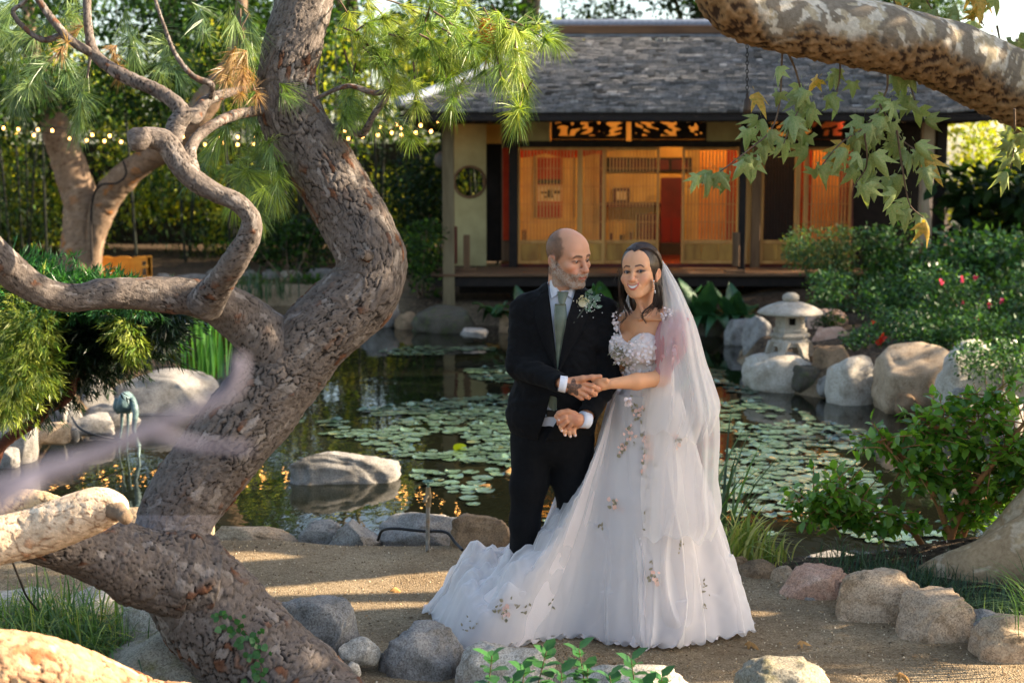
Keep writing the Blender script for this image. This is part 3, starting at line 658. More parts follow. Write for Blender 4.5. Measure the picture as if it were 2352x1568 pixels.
def tuft_set(spec, cols, n, ln, name="needles", dens=.58):
    pos, dr, tw = [], [], MB()
    for (px, py, sx, sy, cnt, Y, dx, dy) in spec:
        nt_ = max(1, round(cnt * dens / 5))
        for t in range(nt_):
            a0 = np.array([px + rng.normal() * sx * .6, py + rng.normal() * sy * .6]); Yt = Y + rng.normal() * .14
            dirp = np.array([dx + rng.normal() * .6, dy + rng.normal() * .5]); dirp /= np.linalg.norm(dirp)
            ln_ = rng.uniform(50, 110); q = []
            for s_ in np.linspace(0, 1, 6):
                pp = a0 + dirp * ln_ * (s_ - .5) + np.array([0, 26 * s_ * s_]); q.append(P(pp[0], pp[1], Yt + .15 * s_ * rng.normal()))
            q = np.array(q); tw.tube(q, np.linspace(.0042, .0022, 6), 5, cap=False)
            for s_ in (2, 3, 4, 5, 5):
                d = q[s_] - q[s_ - 1]; pos.append(q[s_]); dr.append(d / np.linalg.norm(d) + rand_dirs(1)[0] * (.15 if s_ == 5 else .55))
    V, F, C = needles(np.array(pos), np.array(dr), n, ln, cols); put(name, V, F, M_NEEDLE, PINE, col=C, kind="stuff")
    if name == "needles": tw.put("twigs", M_TWIG, PINE, smooth_=True, kind="stuff")
M_TWIG = mat("twig bark", srgb(120, 100, 82), srgb(86, 70, 58), 30, .85, .2)
tuft_set([(800, 40, 50, 40, 30, 5.9, .6, .6), (880, 60, 60, 50, 45, 5.8, .8, .5), (960, 40, 60, 40, 40, 5.8, .8, .5), (1050, 40, 60, 40, 40, 5.7, .8, .5), (1140, 40, 60, 40, 40, 5.7, .8, .5), (1230, 40, 50, 30, 20, 5.7, .9, .4),
          (820, 150, 50, 40, 30, 5.9, .5, .8), (910, 125, 50, 30, 30, 5.8, .5, .8), (1010, 110, 50, 30, 30, 5.7, .5, .8), (1110, 110, 50, 30, 30, 5.7, .4, .9), (1190, 120, 30, 40, 22, 5.7, .3, 1),
          (830, 235, 30, 25, 12, 5.8, .3, .9), (940, 200, 40, 20, 8, 5.8, .3, .9), (1050, 190, 30, 25, 12, 5.7, .2, 1), (1205, 205, 16, 30, 15, 5.65, .1, 1)], GRN, 46, .135)
tuft_set([(545, 150, 40, 30, 20, 5.6, .2, 1), (590, 190, 40, 40, 25, 5.8, .3, .9), (540, 250, 40, 40, 20, 5.7, -.2, 1), (610, 300, 40, 40, 25, 5.8, .3, 1), (620, 385, 40, 30, 25, 5.8, .3, 1), (640, 440, 30, 25, 20, 5.8, .3, 1),
          (560, 360, 50, 20, 20, 5.7, -.5, .8), (490, 350, 30, 14, 10, 5.7, -.5, .7), (570, 400, 35, 20, 15, 5.8, .1, 1), (780, 210, 30, 40, 15, 5.8, .5, .6), (900, 270, 30, 20, 10, 5.6, .2, 1)], GRN[:2] + GRN2, 42, .135, "needle_sprays")
tuft_set([(40, 60, 60, 50, 30, 5.6, -.4, .8), (130, 120, 60, 50, 30, 5.6, 0, 1), (60, 170, 60, 40, 20, 5.7, -.3, 1), (200, 200, 40, 40, 20, 5.6, .1, 1), (300, 60, 70, 40, 30, 5.7, .2, .8), (380, 110, 60, 50, 20, 5.7, .2, .9), (470, 40, 60, 30, 25, 5.7, .3, .8), (560, 40, 40, 30, 20, 5.8, .3, .8), (20, 0, 60, 30, 20, 5.6, 0, 1), (180, 10, 60, 30, 20, 5.6, 0, 1)], GRN2, 36, .14, "high_needles")
tuft_set([(552, 120, 10, 20, 15, 5.5, 0, 1), (532, 130, 8, 14, 10, 5.5, -.1, 1), (178, 60, 8, 6, 5, 5.4, 0, 1), (265, 110, 3, 5, 5, 5.45, 0, 1), (568, 150, 8, 14, 10, 5.52, .1, 1)], DRY, 34, .085, "dry_needles", 1.0)
MB().tube([P(552, y, 5.5) for y in (20, 60, 90)], [.004, .003, .002], 5).tube([P(548 + k * 8, y, 5.5) for k, y in ((3, 30), (1, 60), (2, 110))], .0025, 5).put("twigs", M_TWIG, PINE, smooth_=True)
# a cone
def cone(px, py, Y, s=.05):
    c = P(px, py, Y); pos, B = [], []
    for k in range(60):
        t = k / 60; a = k * 2.4; r = s * .5 * math.sin(math.pi * (.12 + .85 * t)); pos.append(c + np.array([r * math.cos(a) * .5, r * math.sin(a) * .5, (t - .5) * s * 1.6])); B.append((math.cos(a), math.sin(a), .25))
    V, F, _ = scatter(LEAF2, LEAF2_F, np.array(pos), rot_basis(np.array(B), np.tile([0, 0, 1.0], (60, 1))), s * .55)
    put("pine_cone", V, F, mat("cone scales", srgb(206, 136, 58), srgb(160, 92, 40), 60), PINE, smooth_=False)
cone(1120, 74, 5.68, .06)

# ---------------------------------------------------------------- blurred and sunlit wood at the left edge
LOG = thing("cut_limb", "sunlit limb entering at the left edge with a cut stub at its end", "branch", (P(-300, 1300, 4.6)[0], 4.6, 0))
V, F, C = bark([(-420, 1330, 4.5, 70), (-80, 1258, 4.55, 56), (60, 1226, 4.6, 56), (150, 1196, 4.6, 56), (225, 1168, 4.6, 50), (262, 1165, 4.58, 36), (276, 1172, 4.56, 24)], .03, .05, .003, .006, (srgb(222, 196, 166), srgb(206, 160, 124), srgb(150, 114, 86), srgb(232, 210, 182)), 21); put("limb", V, F, M_BARK, LOG, col=C)  # strong sunlight put into the pale bark colours
V, F, C = bark([(262, 1168, 4.57, 26), (280, 1180, 4.53, 17), (291, 1190, 4.5, 15)], .02, .03, .003, .005, (srgb(130, 110, 90),) * 4, 22); put("cut_stub", V, F, M_BARK, LOG, col=C)
V, F, C = bark([(-300, 1200, 4.65, 40), (-60, 1168, 4.65, 36), (60, 1154, 4.65, 30), (120, 1158, 4.62, 22), (170, 1180, 4.6, 18)], .03, .04, .005, .006, (srgb(206, 176, 136), srgb(196, 140, 100), srgb(120, 84, 58), srgb(220, 190, 150)), 23); put("side_limb", V, F, M_BARK, LOG, col=C)
ROOTL = thing("fallen_log", "thick sunlit brown trunk lying across the bottom left corner", "log", (P(0, 1600, 4.0)[0], 4.0, 0))
V, F, C = bark([(-300, 1545, 3.9, 110), (-60, 1532, 3.95, 90), (90, 1540, 4.0, 78), (220, 1580, 4.05, 70), (330, 1622, 4.1, 62), (480, 1640, 4.15, 62), (640, 1680, 4.2, 60), (800, 1800, 4.25, 50)], .03, .05, .008, .006, (srgb(190, 150, 116), srgb(150, 92, 56), srgb(84, 56, 36), srgb(214, 180, 140)), 24); put("trunk", V, F, M_BARK, ROOTL, col=C)
TW = thing("bare_twig", "out of focus grey bare twig forking close in front of the leaning pine", "twig", (P(-60, 1130, 1.15)[0], 1.15, 1.2))
M_GTWIG = mat("grey dead twig", srgb(112, 108, 120), srgb(92, 88, 98), 60, .9, .1)
for nm, pth in (("stem", [(-80, 1150, 1.12, 22), (20, 1115, 1.13, 24), (110, 1085, 1.14, 27), (230, 1040, 1.15, 20), (330, 992, 1.16, 20), (440, 944, 1.17, 17), (525, 900, 1.18, 20), (545, 850, 1.18, 20), (552, 818, 1.18, 14)]),
                ("twig_fork", [(335, 990, 1.16, 15), (400, 1012, 1.16, 14), (480, 1026, 1.16, 12), (572, 1030, 1.16, 9)]), ("twig_spur", [(110, 1090, 1.14, 16), (40, 1135, 1.12, 14), (-60, 1200, 1.1, 12)])):
    q = np.array([(*P(x, y, Y * .78), r / S(Y * .78, 1.6)) for x, y, Y, r in pth]); q = catmull(q, 24); MB().tube(q[:, :3], q[:, 3], 10).put(nm, M_GTWIG, TW, smooth_=True)

# ---------------------------------------------------------------- sycamore at the right: roots, trunk, limb, hanging leaves
SYC = thing("sycamore_tree", "mottled white sycamore arching its thick limb over the pond from the right edge", "tree", (2.95, 7.4, 0))
def syc_bark(V0, seed, under):
    f1 = fbm(V0 * 13 + 2.0 * np.stack([vnoise(V0 * 4, seed + 1), vnoise(V0 * 4, seed + 2), vnoise(V0 * 4, seed + 3)], 1), 3, seed); f2 = fbm(V0 * 21 + 5, 3, seed + 7)
    cream, tan, grey = np.array(srgb(214, 204, 186)), np.array(srgb(188, 172, 144)), np.array(srgb(138, 126, 110))
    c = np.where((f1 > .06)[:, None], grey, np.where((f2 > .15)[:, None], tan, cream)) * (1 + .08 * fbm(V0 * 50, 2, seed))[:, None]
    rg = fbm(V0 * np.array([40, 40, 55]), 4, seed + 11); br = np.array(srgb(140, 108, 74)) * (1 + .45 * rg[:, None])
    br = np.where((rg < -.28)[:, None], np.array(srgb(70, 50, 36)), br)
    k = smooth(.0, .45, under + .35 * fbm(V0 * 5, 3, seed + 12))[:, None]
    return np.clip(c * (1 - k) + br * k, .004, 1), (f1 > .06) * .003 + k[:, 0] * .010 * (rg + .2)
def syc_limb(name, pts, seed, ub=0.0, res=.009, tan=0.0):
    pts = np.array(pts, float); L_ = np.linalg.norm(np.diff(pts[:, :3], axis=0), axis=1).sum(); m = int(L_ / res); C = catmull(pts, m); n = int(2 * np.pi * C[:, 3].mean() / res)
    V, F, D, ang = tube(C[:, :3], C[:, 3], n); nD = D.reshape(-1, 3); r = np.repeat(C[:, 3], n)
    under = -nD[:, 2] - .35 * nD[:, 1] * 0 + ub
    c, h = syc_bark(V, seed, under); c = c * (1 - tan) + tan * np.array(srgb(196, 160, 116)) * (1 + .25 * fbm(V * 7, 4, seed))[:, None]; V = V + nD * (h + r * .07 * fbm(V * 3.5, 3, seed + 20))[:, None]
    return put(name, V, [F], M_BARK, SYC, col=c)
pp = [(*P(x, y, Y), r / S(Y, 2.4)) for x, y, Y, r in [(3100, 360, 8.1, 120), (2800, 372, 7.75, 110), (2560, 302, 7.32, 95), (2352, 206, 7.12, 82), (2251, 159, 7.05, 78), (2131, 112, 6.95, 75), (2011, 82, 6.85, 73), (1900, 66, 6.8, 70), (1831, 56, 6.76, 70), (1740, 36, 6.72, 68), (1690, 12, 6.68, 68), (1662, -30, 6.66, 66), (1650, -120, 6.66, 60), (1620, -400, 6.7, 50)]]
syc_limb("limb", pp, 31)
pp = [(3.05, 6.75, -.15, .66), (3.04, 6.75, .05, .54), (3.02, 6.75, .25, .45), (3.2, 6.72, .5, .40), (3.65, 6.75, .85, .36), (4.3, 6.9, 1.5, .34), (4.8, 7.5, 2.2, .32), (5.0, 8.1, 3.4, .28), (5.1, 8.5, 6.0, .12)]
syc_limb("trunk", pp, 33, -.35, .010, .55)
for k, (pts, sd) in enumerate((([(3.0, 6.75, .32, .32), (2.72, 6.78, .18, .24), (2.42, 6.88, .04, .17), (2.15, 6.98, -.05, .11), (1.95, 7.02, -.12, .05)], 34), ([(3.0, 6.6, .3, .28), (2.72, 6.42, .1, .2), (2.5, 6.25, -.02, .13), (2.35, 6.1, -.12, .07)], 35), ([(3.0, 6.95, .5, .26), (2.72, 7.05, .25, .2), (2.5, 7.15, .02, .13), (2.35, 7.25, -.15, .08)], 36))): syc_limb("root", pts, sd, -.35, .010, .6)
# five-lobed drooping leaf
def maple_leaf(droop, seed):
    q = random.Random(seed); out = []
    lob = [(-2.25, .34), (-1.75, .55), (-1.42, .34), (-1.0, .78), (-.62, .40), (-.3, .62), (0, 1.0), (.3, .62), (.62, .40), (1.0, .78), (1.42, .34), (1.75, .55), (2.25, .34)]
    V = [(0, 0, 0)]; 
    for fr in (.5, 1.0):
        for a, r in lob:
            r = r * fr * (1 + .06 * q.uniform(-1, 1)); x, y = r * math.sin(a), r * math.cos(a)
            x *= .84; z = -droop * (r ** 2) * .5 - abs(x) * (.40 + .30 * droop) + .06 * math.sin(7 * a + seed) * fr + (.05 if fr == .5 else 0)
            V.append((x, y + .18, z))
    n = len(lob); F3 = [(0, 1 + i, 2 + i) for i in range(n - 1)]; F4 = [(1 + i, 1 + n + i, 2 + n + i, 2 + i) for i in range(n - 1)]
    V[0] = (0, 0.1, .03); V += [(-.012, -.25, .1), (.012, -.25, .1)]; k = len(V); F3 += [(0, k - 2, k - 1)]
    return np.array(V), [np.array(F3), np.array(F4)]
M_SYCL = mat("sycamore leaf", srgb(122, 146, 84), srgb(158, 164, 112), 14, .5, .4, objrand=.25, transl=.28, c3=srgb(172, 134, 66), scale3=9, thr3=(.6, .75))  # paler greens put the sky's reflection into the leaf colour
M_SYCY = mat("yellowing sycamore leaf", srgb(176, 138, 62), srgb(196, 160, 84), 12, .55, .3, objrand=.2, transl=.3, c3=srgb(128, 130, 60), scale3=8)
SYL = [mesh_np("sycamore_leaf", *maple_leaf(d, s), m) for d, s, m in ((.9, 1, M_SYCL), (1.4, 2, M_SYCL), (.7, 3, M_SYCL), (1.9, 4, M_SYCL), (1.2, 5, M_SYCY))]
def hang_leaf(px, py, Y, size, yaw=None, pitch=None, yel=.08):
    p = P(px, py, Y); me = SYL[4] if rng.random() < yel else SYL[int(rng.integers(0, 4))]
    d = np.array([rng.normal() * .35, rng.normal() * .35 - .05, -1.0]) if pitch is None else np.array(pitch)
    up = np.array([rng.normal() * .5, -1.0 + rng.normal() * .4, .25])
    B = rot_basis(d[None], up[None])[0]; M = Matrix([[*(B[i] * size), p[i]] for i in range(3)] + [[0, 0, 0, 1]]); inst("leaf", me, M, SYC)
twm = MB()
for pth, Y0, nl in (([(1800, 60), (1795, 150), (1790, 240), (1770, 300), (1725, 340), (1660, 390), (1612, 420)], 6.75, 26), ([(1810, 120), (1830, 170), (1840, 230), (1812, 300), (1800, 330)], 6.8, 14), ([(1930, 120), (1928, 180), (1920, 220)], 6.9, 8),
                    ([(2033, 130), (2038, 200), (2020, 240), (1990, 290), (1930, 330), (1880, 390)], 6.85, 26), ([(2020, 240), (2070, 320), (2130, 360)], 6.85, 16), ([(2060, 300), (2075, 400), (2090, 470), (2120, 500)], 6.85, 12), ([(2080, 130), (2090, 190), (2110, 260)], 6.95, 9), ([(1985, 300), (1990, 380), (1960, 430)], 6.8, 12),
                    ([(2330, 250), (2330, 330), (2320, 390)], 6.6, 9), ([(2100, -60), (2140, 20), (2170, 50)], 7.2, 14), ([(2220, -60), (2240, 20), (2260, 60)], 7.2, 12), ([(2040, -80), (2050, -10), (2060, 20)], 7.2, 8), ([(2290, 60), (2300, 110)], 7.3, 6)):
    q = catmull(np.array([P(x, y, Y0 + .1 * math.sin(i)) for i, (x, y) in enumerate(pth)]), 30); twm.tube(q, np.linspace(.006, .003, 30), 5)
    for k in range(int(nl * .85)):
        t = (k + .5) / int(nl * .85); i = int((.25 + .75 * t) * 29); w = q[i] + rng.normal(size=3) * np.array([.05, .07, .025]); dd = w[1] * _cp - (w[2] - CAM_H) * _sp
        px_, py_ = CX + FPX * w[0] / dd, CY - FPX * (w[1] * _sp + (w[2] - CAM_H) * _cp) / dd
        hang_leaf(px_, py_, w[1], rng.uniform(.08, .125), yel=.3 if py_ < 60 else .05)
twm.put("twigs", M_TWIG, SYC, smooth_=True, kind="stuff")
SYCOL = [srgb(112, 134, 60), srgb(134, 146, 70), srgb(150, 138, 66)]
M_LEAF = mat("broad leaves", None, attr=True, rough=.5, spec=.22, transl=.38)
# crown of the sycamore: unseen leaf masses added to shade couple and pine
cl = [(4.6, 5.75, 2.9), (4.7, 5.8, 3.5), (4.5, 5.8, 4.0), (4.6, 6.3, 2.4), (4.3, 6.3, 3.2), (4.8, 6.3, 3.9), (5.4, 6.2, 3.1), (5.6, 6.3, 2.6), (4.4, 7.4, 4.6), (5.2, 7.3, 4.3), (3.9, 6.5, 4.2)]
for _k, c in enumerate(cl): syc_limb("limb", [(4.3, 6.85, 1.6, .10), (*(np.array([4.5, 6.7, 2.1]) * .5 + np.array(c) * .5), .05), (*c, .02)], 60 + _k, -.6, .02)  # limbs added to carry the shading leaf masses
V, F, C = leaf_cloud(cl, [(.75, .48, .5)] * len(cl), 6000, .15, SYCOL, .6, LEAF, LEAF_F); put("crown", V, F, M_LEAF, SYC, col=C, kind="stuff")
# wind bell on a chain
WB = thing("wind_bell", "small dark bell hanging on a chain from the sycamore limb", "bell", P(1716, 250, 6.75))
ch = MB()
for k in range(14):
    c = P(1716, 108 + k * 9.3, 6.75); a = np.linspace(0, 2 * np.pi, 9); o = k % 2
    ch.tube(np.array([c + np.array([.006 * math.cos(t) * (1 - o), .006 * math.cos(t) * o, .012 * math.sin(t)]) for t in a]), .0018, 5, cap=False)
ch.put("chain", M_INK, WB, smooth_=True, kind="stuff")
c0 = P(1716, 240, 6.75); prof = [(.001, .055), (.006, .05), (.008, .03), (.016, .022), (.018, -.02), (.020, -.045), (.001, -.044)]
V = np.array([(c0[0] + r * math.cos(a), c0[1] + r * math.sin(a), c0[2] + z) for r, z in prof for a in np.linspace(0, 2 * np.pi, 16, endpoint=False)]); put("bell", V, ringF(len(prof), 16), mat("dark bronze", srgb(70, 58, 50), rough=.5, metal=.6), WB)
# ---------------------------------------------------------------- trees and hedges round the garden
def tree(name, label, x, y, r, h, clumps, rad, n, size, cols, lean=(0, 0), m=M_LEAF, group=None, bark_cols=None, limbs=5):
    z0 = gz(x, y) - .1; T = thing(name, label, "tree", (x, y, z0), group)
    top = np.array([x + lean[0], y + lean[1], z0 + h]); pts = [(x, y, z0, r * 1.35), (x + lean[0] * .15, y, z0 + h * .12, r), (x + lean[0] * .5 + .1, y + lean[1] * .5, z0 + h * .5, r * .75), (*top, r * .3)]
    bc = bark_cols or (srgb(112, 98, 82), srgb(120, 90, 62), srgb(58, 48, 40), srgb(136, 122, 104))
    V, F, C = bark_w(pts, .05, .1, .012, .03, bc, int(x * 7) % 50 + 60); put("trunk", V, F, M_BARK2, T, col=C)
    cl = np.asarray(clumps, float); mid = np.array(pts[2][:3])
    for i in range(min(limbs, len(cl))):
        c = cl[i]; q = np.array([(*mid, r * .5), (*((mid + c) / 2 + [0, 0, .2]), r * .32), (*c, r * .12)]); V, F, C = bark_w(q, .05, .1, .008, .05, bc, i + 3); put("limb", V, F, M_BARK2, T, col=C)
    V, F, C = leaf_cloud(cl, np.broadcast_to(np.asarray(rad, float), cl.shape) * rng.uniform(.75, 1.25, (len(cl), 1)), n, size, cols); put("crown", V, F, m, T, col=C, kind="stuff")
    return T
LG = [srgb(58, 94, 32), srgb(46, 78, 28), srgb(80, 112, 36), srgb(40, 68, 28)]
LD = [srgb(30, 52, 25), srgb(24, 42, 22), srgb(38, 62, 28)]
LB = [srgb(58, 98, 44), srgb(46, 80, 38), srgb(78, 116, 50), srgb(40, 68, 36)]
LY = [srgb(168, 176, 54), srgb(140, 160, 50), srgb(190, 186, 66)]  # sunlight put into the leaf colour as bright yellow green
def clumps(x, y, z0, z1, wx, wy, n): return np.c_[x + rng.uniform(-wx, wx, n), y + rng.uniform(-wy, wy, n), rng.uniform(z0, z1, n)]
# the forked tree behind the pond at the left
FT = thing("forked_tree", "brown forked tree with two smooth trunks behind the yellow bench", "tree", (P(195, 640, 24)[0], 24, 0))
FC = (srgb(134, 112, 92), srgb(166, 108, 56), srgb(96, 76, 60), srgb(156, 134, 112))
for nm, pth, sd in (("trunk", [(185, 660, 24, 52), (186, 560, 24, 44), (186, 470, 24, 40), (160, 380, 24, 38), (125, 285, 24, 32), (98, 210, 24, 26), (70, 100, 24.3, 18), (60, -60, 24.6, 10)], 41), ("second_trunk", [(205, 640, 23.9, 24), (218, 560, 23.8, 20), (236, 480, 23.8, 30), (272, 420, 23.7, 32), (330, 372, 23.6, 27), (400, 330, 23.4, 28), (470, 240, 23.2, 30), (540, 120, 23, 18), (560, -80, 23, 10)], 42)):
    V, F, C = bark(pth, .07, .16, .010, .03, FC, sd, lump=.06); put(nm, V, F, M_BARK2, FT, col=C)
q = catmull(np.array([P(x, y, Y) for x, y, Y in ((212, 600, 23.6), (209, 500, 23.6), (215, 450, 23.5), (232, 425, 23.4), (270, 420, 23.3), (290, 400, 23.3), (283, 370, 23.3))]), 40); MB().tube(q, .02, 6).put("cable", M_INK, FT, smooth_=True)
cl = np.array([P(x, y, Y) for x, y, Y in ((60, 60, 24), (160, -20, 25), (260, 120, 24), (380, 40, 24), (500, 60, 23.5), (600, -60, 24), (80, 200, 23), (330, 220, 24.5), (440, 160, 24.5), (560, 180, 24), (0, 260, 23), (200, 220, 25), (-100, 100, 24), (250, -200, 24), (450, -220, 24), (700, 60, 24.5))])
V, F, C = leaf_cloud(cl, [(.75, .8, .5)] * len(cl), 15000, .11, LG + LD, .4); put("crown", V, F, M_LEAF, FT, col=C, kind="stuff")
# trees behind
BT = [("tall dense green tree behind the bamboo at far left", -13.5, 31, LD + LG, 10), ("broad green tree behind the bamboo hedge, left of the leaning pine", -8.6, 35, LG, 10), ("green tree rising behind the bamboo between pine trunk and house", -4.4, 36, LG + LD, 10.5),
      ("tree behind the left end of the tea house roof", 0.0, 38, LG, 10), ("oak like tree with dark limbs above the roof ridge", 4.6, 39, LD, 9), ("tree behind the right end of the tea house roof", 10.2, 40, LG, 10)]
for lb, x, y, cols, h in BT:
    lo = 2.4 if x < 1 else 5.2
    tree("garden_tree", lb, x, y, .26, h * .8, np.vstack([clumps(x, y, lo + 1, h, 2.6, 1.6, 20), clumps(x, y - .8, lo, lo + 2, 2.8, 1, 6)]), (.95, .9, .6), 14000 if x < 1 else 9000, .17, cols, lean=(.5, 0))
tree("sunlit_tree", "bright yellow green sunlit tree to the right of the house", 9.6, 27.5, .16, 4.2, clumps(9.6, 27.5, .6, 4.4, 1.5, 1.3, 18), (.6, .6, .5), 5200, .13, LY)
tree("unseen_shade_tree", "large unseen tree beyond the right edge, added to shade the roof", 13.0, 22.3, .3, 9, clumps(13.0, 22.3, 3.5, 10, 2.6, 2.6, 26), (1.0, 1.0, .7), 9000, .18, LG)  # two trees added out of view so roof and pond fall in shade
tree("unseen_shade_tree", "tall tree outside the right edge shading pond and roof", 12.5, 16.5, .3, 9, clumps(12.5, 16.5, 3.0, 9.5, 2.4, 2.8, 26), (1.0, 1.0, .7), 9000, .2, LG)
# bamboo hedge
def rowcl(x0, x1, y0, y1, z0, z1, n): return np.c_[rng.uniform(x0, x1, n), rng.uniform(y0, y1, n), rng.uniform(z0, z1, n)]
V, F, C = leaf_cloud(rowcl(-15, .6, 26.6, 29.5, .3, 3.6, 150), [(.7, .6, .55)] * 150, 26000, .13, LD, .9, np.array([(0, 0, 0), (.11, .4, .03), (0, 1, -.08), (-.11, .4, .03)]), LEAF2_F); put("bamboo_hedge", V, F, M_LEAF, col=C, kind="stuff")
mb = MB()
for k in range(70):
    x, y = rng.uniform(-15, .4), rng.uniform(26.8, 30); h = rng.uniform(3.2, 5); l = rng.normal() * .25; mb.tube([(x, y, -.1), (x + l * .4, y, h * .5), (x + l, y, h)], [.03, .026, .012], 6, palette(1, [srgb(34, 38, 24), srgb(26, 30, 20)])[0])
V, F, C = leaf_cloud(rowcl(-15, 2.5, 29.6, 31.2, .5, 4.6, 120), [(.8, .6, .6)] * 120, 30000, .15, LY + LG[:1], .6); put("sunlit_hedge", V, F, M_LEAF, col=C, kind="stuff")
mb.put("bamboo_canes", mat("bamboo cane", None, attr=True, rough=.5), usecol=True, smooth_=True, kind="stuff")
FEN = thing("board_fence", "dark board fence half hidden behind the bamboo hedge", "fence", (-7, 32.6, 0))
mb = MB(); mb.box(-.198, .198, -.015, .015, 0, 2.3, bev=.004); bme = mb.mesh("fence_board", M_DARK)
for k in range(44): inst("fence_board", bme, Matrix.Translation((-16 + k * .4, 32.6, gz(-16 + k * .4, 32.6) - .05)), FEN)
# right hand side: sunlit bushes
def bush(name, label, cl, rad, n, size, cols, T=LEAF2, TF=LEAF2_F, stems=4, droop=.2, cat="shrub", m=M_LEAF, group=None, base=None):
    cl = np.asarray(cl, float); b = cl.mean(0) if base is None else np.array([*base, 0.0]); b[2] = gz(b[0], b[1]); o = thing(name, label, cat, b, group)
    s = MB()
    for k in range(min(stems, len(cl))):
        c = cl[k % len(cl)]; q = catmull(np.array([b + rng.normal(size=3) * [.05, .05, 0], (b + c) / 2 + rng.normal(size=3) * .05, c]), 10); s.tube(q, np.linspace(.014, .005, 10), 6)
    s.put("stems", M_TWIG, o, smooth_=True, kind="stuff")
    V, F, C = leaf_cloud(cl, np.broadcast_to(np.asarray(rad, float), cl.shape) * rng.uniform(.8, 1.2, (len(cl), 1)), n, size, cols, droop, T, TF); put("foliage", V, F, m, o, col=C, kind="stuff"); return o
def pcl(x0, x1, y0, y1, Y0, Y1, n):
    return np.array([P(rng.uniform(x0, x1), rng.uniform(y0, y1), rng.uniform(Y0, Y1)) for _ in range(n)])
M_GLOSS = mat("glossy leaves", None, attr=True, rough=.42, spec=.4, transl=.3)
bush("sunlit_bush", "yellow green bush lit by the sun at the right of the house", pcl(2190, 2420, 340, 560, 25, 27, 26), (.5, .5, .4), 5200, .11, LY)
bush("fatsia", "dark large leaved shrub at the right edge before the sunlit bush", pcl(2210, 2400, 400, 600, 19, 21, 18), (.4, .4, .3), 900, .26, LD, SYL and LEAF, LEAF_F)
bush("nandina", "feathery green shrub in front of the right sliding doors", pcl(1800, 1945, 540, 660, 18.2, 19.2, 16), (.25, .25, .2), 3600, .055, [srgb(64, 92, 60), srgb(78, 108, 66), srgb(96, 104, 56)])
bush("dark_leaved_shrub", "dark glossy shrub before the shadowed wall of the house", pcl(1965, 2120, 545, 680, 18.2, 19.2, 18), (.25, .25, .2), 3000, .07, LB, m=M_GLOSS)
bush("low_shrub", "low dark green shrub under the house's right corner", pcl(2100, 2352, 590, 690, 17.5, 19, 24), (.3, .3, .2), 4200, .07, LB, m=M_GLOSS)
bush("azalea", "azalea with pink flowers at the right edge above the boulders", pcl(2130, 2420, 630, 760, 14.8, 16.2, 34), (.28, .28, .2), 7000, .055, LB, m=M_GLOSS)
bush("azalea", "small leafed shrub between the stone lantern and the pink azalea", pcl(1885, 2110, 640, 720, 16.5, 17.8, 20), (.28, .28, .18), 4200, .055, LB, m=M_GLOSS)
bush("azalea", "dark little bush with a red flower behind the lantern boulders", pcl(2010, 2120, 725, 775, 15, 15.8, 10), (.2, .2, .14), 1800, .045, LB, m=M_GLOSS)
bush("trailing_shrub", "dark trailing shrub hanging over the rightmost boulders", pcl(2230, 2420, 800, 860, 11.6, 12.4, 12), (.2, .2, .14), 2200, .04, LB, m=M_GLOSS)
bush("low_fern", "low fern on the brown domed rock behind the lantern", pcl(1875, 1925, 725, 745, 16.2, 16.6, 4), (.14, .14, .08), 600, .04, LD)
bush("ground_cover", "pale leafed bushes left of the house post", pcl(905, 1010, 520, 660, 20.5, 22.5, 14), (.28, .28, .2), 2600, .07, LG + LD)
bush("ground_cover", "shrubs spilling along the far bank left of the post", pcl(920, 1020, 380, 520, 24, 26, 12), (.5, .5, .4), 2600, .1, LD)
bush("small_maple", "little maple with lit thin stems on the far sand bank", pcl(560, 760, 500, 600, 24.5, 26, 14), (.45, .45, .25), 2400, .1, LG[:2] + LD, stems=5, base=(P(665, 660, 24.3)[0], 24.3))
bush("border_hedge", "low clipped hedge along the far sand bank", pcl(560, 740, 640, 660, 23.9, 24.3, 8), (.35, .2, .1), 1600, .06, LG)
bush("low_azalea", "low green cover spilling between the lantern boulders and the biggest boulder", pcl(1960, 2060, 770, 815, 14.6, 15.4, 12), (.22, .22, .12), 2400, .05, LB, m=M_GLOSS)
bush("low_azalea", "leafy shrub filling the bank above the biggest boulder", pcl(2080, 2230, 735, 800, 14.2, 15.0, 16), (.25, .25, .16), 3200, .05, LB, m=M_GLOSS)
bush("low_azalea", "shrub filling the bank right above the tall pale boulder", pcl(2230, 2420, 740, 800, 13.6, 14.4, 16), (.25, .25, .16), 3200, .05, LB, m=M_GLOSS)
bush("bank_shrub", "tall glossy shrub behind the azaleas at the right edge", pcl(2180, 2420, 560, 650, 16.5, 18, 20), (.35, .35, .25), 3600, .09, LB, m=M_GLOSS)
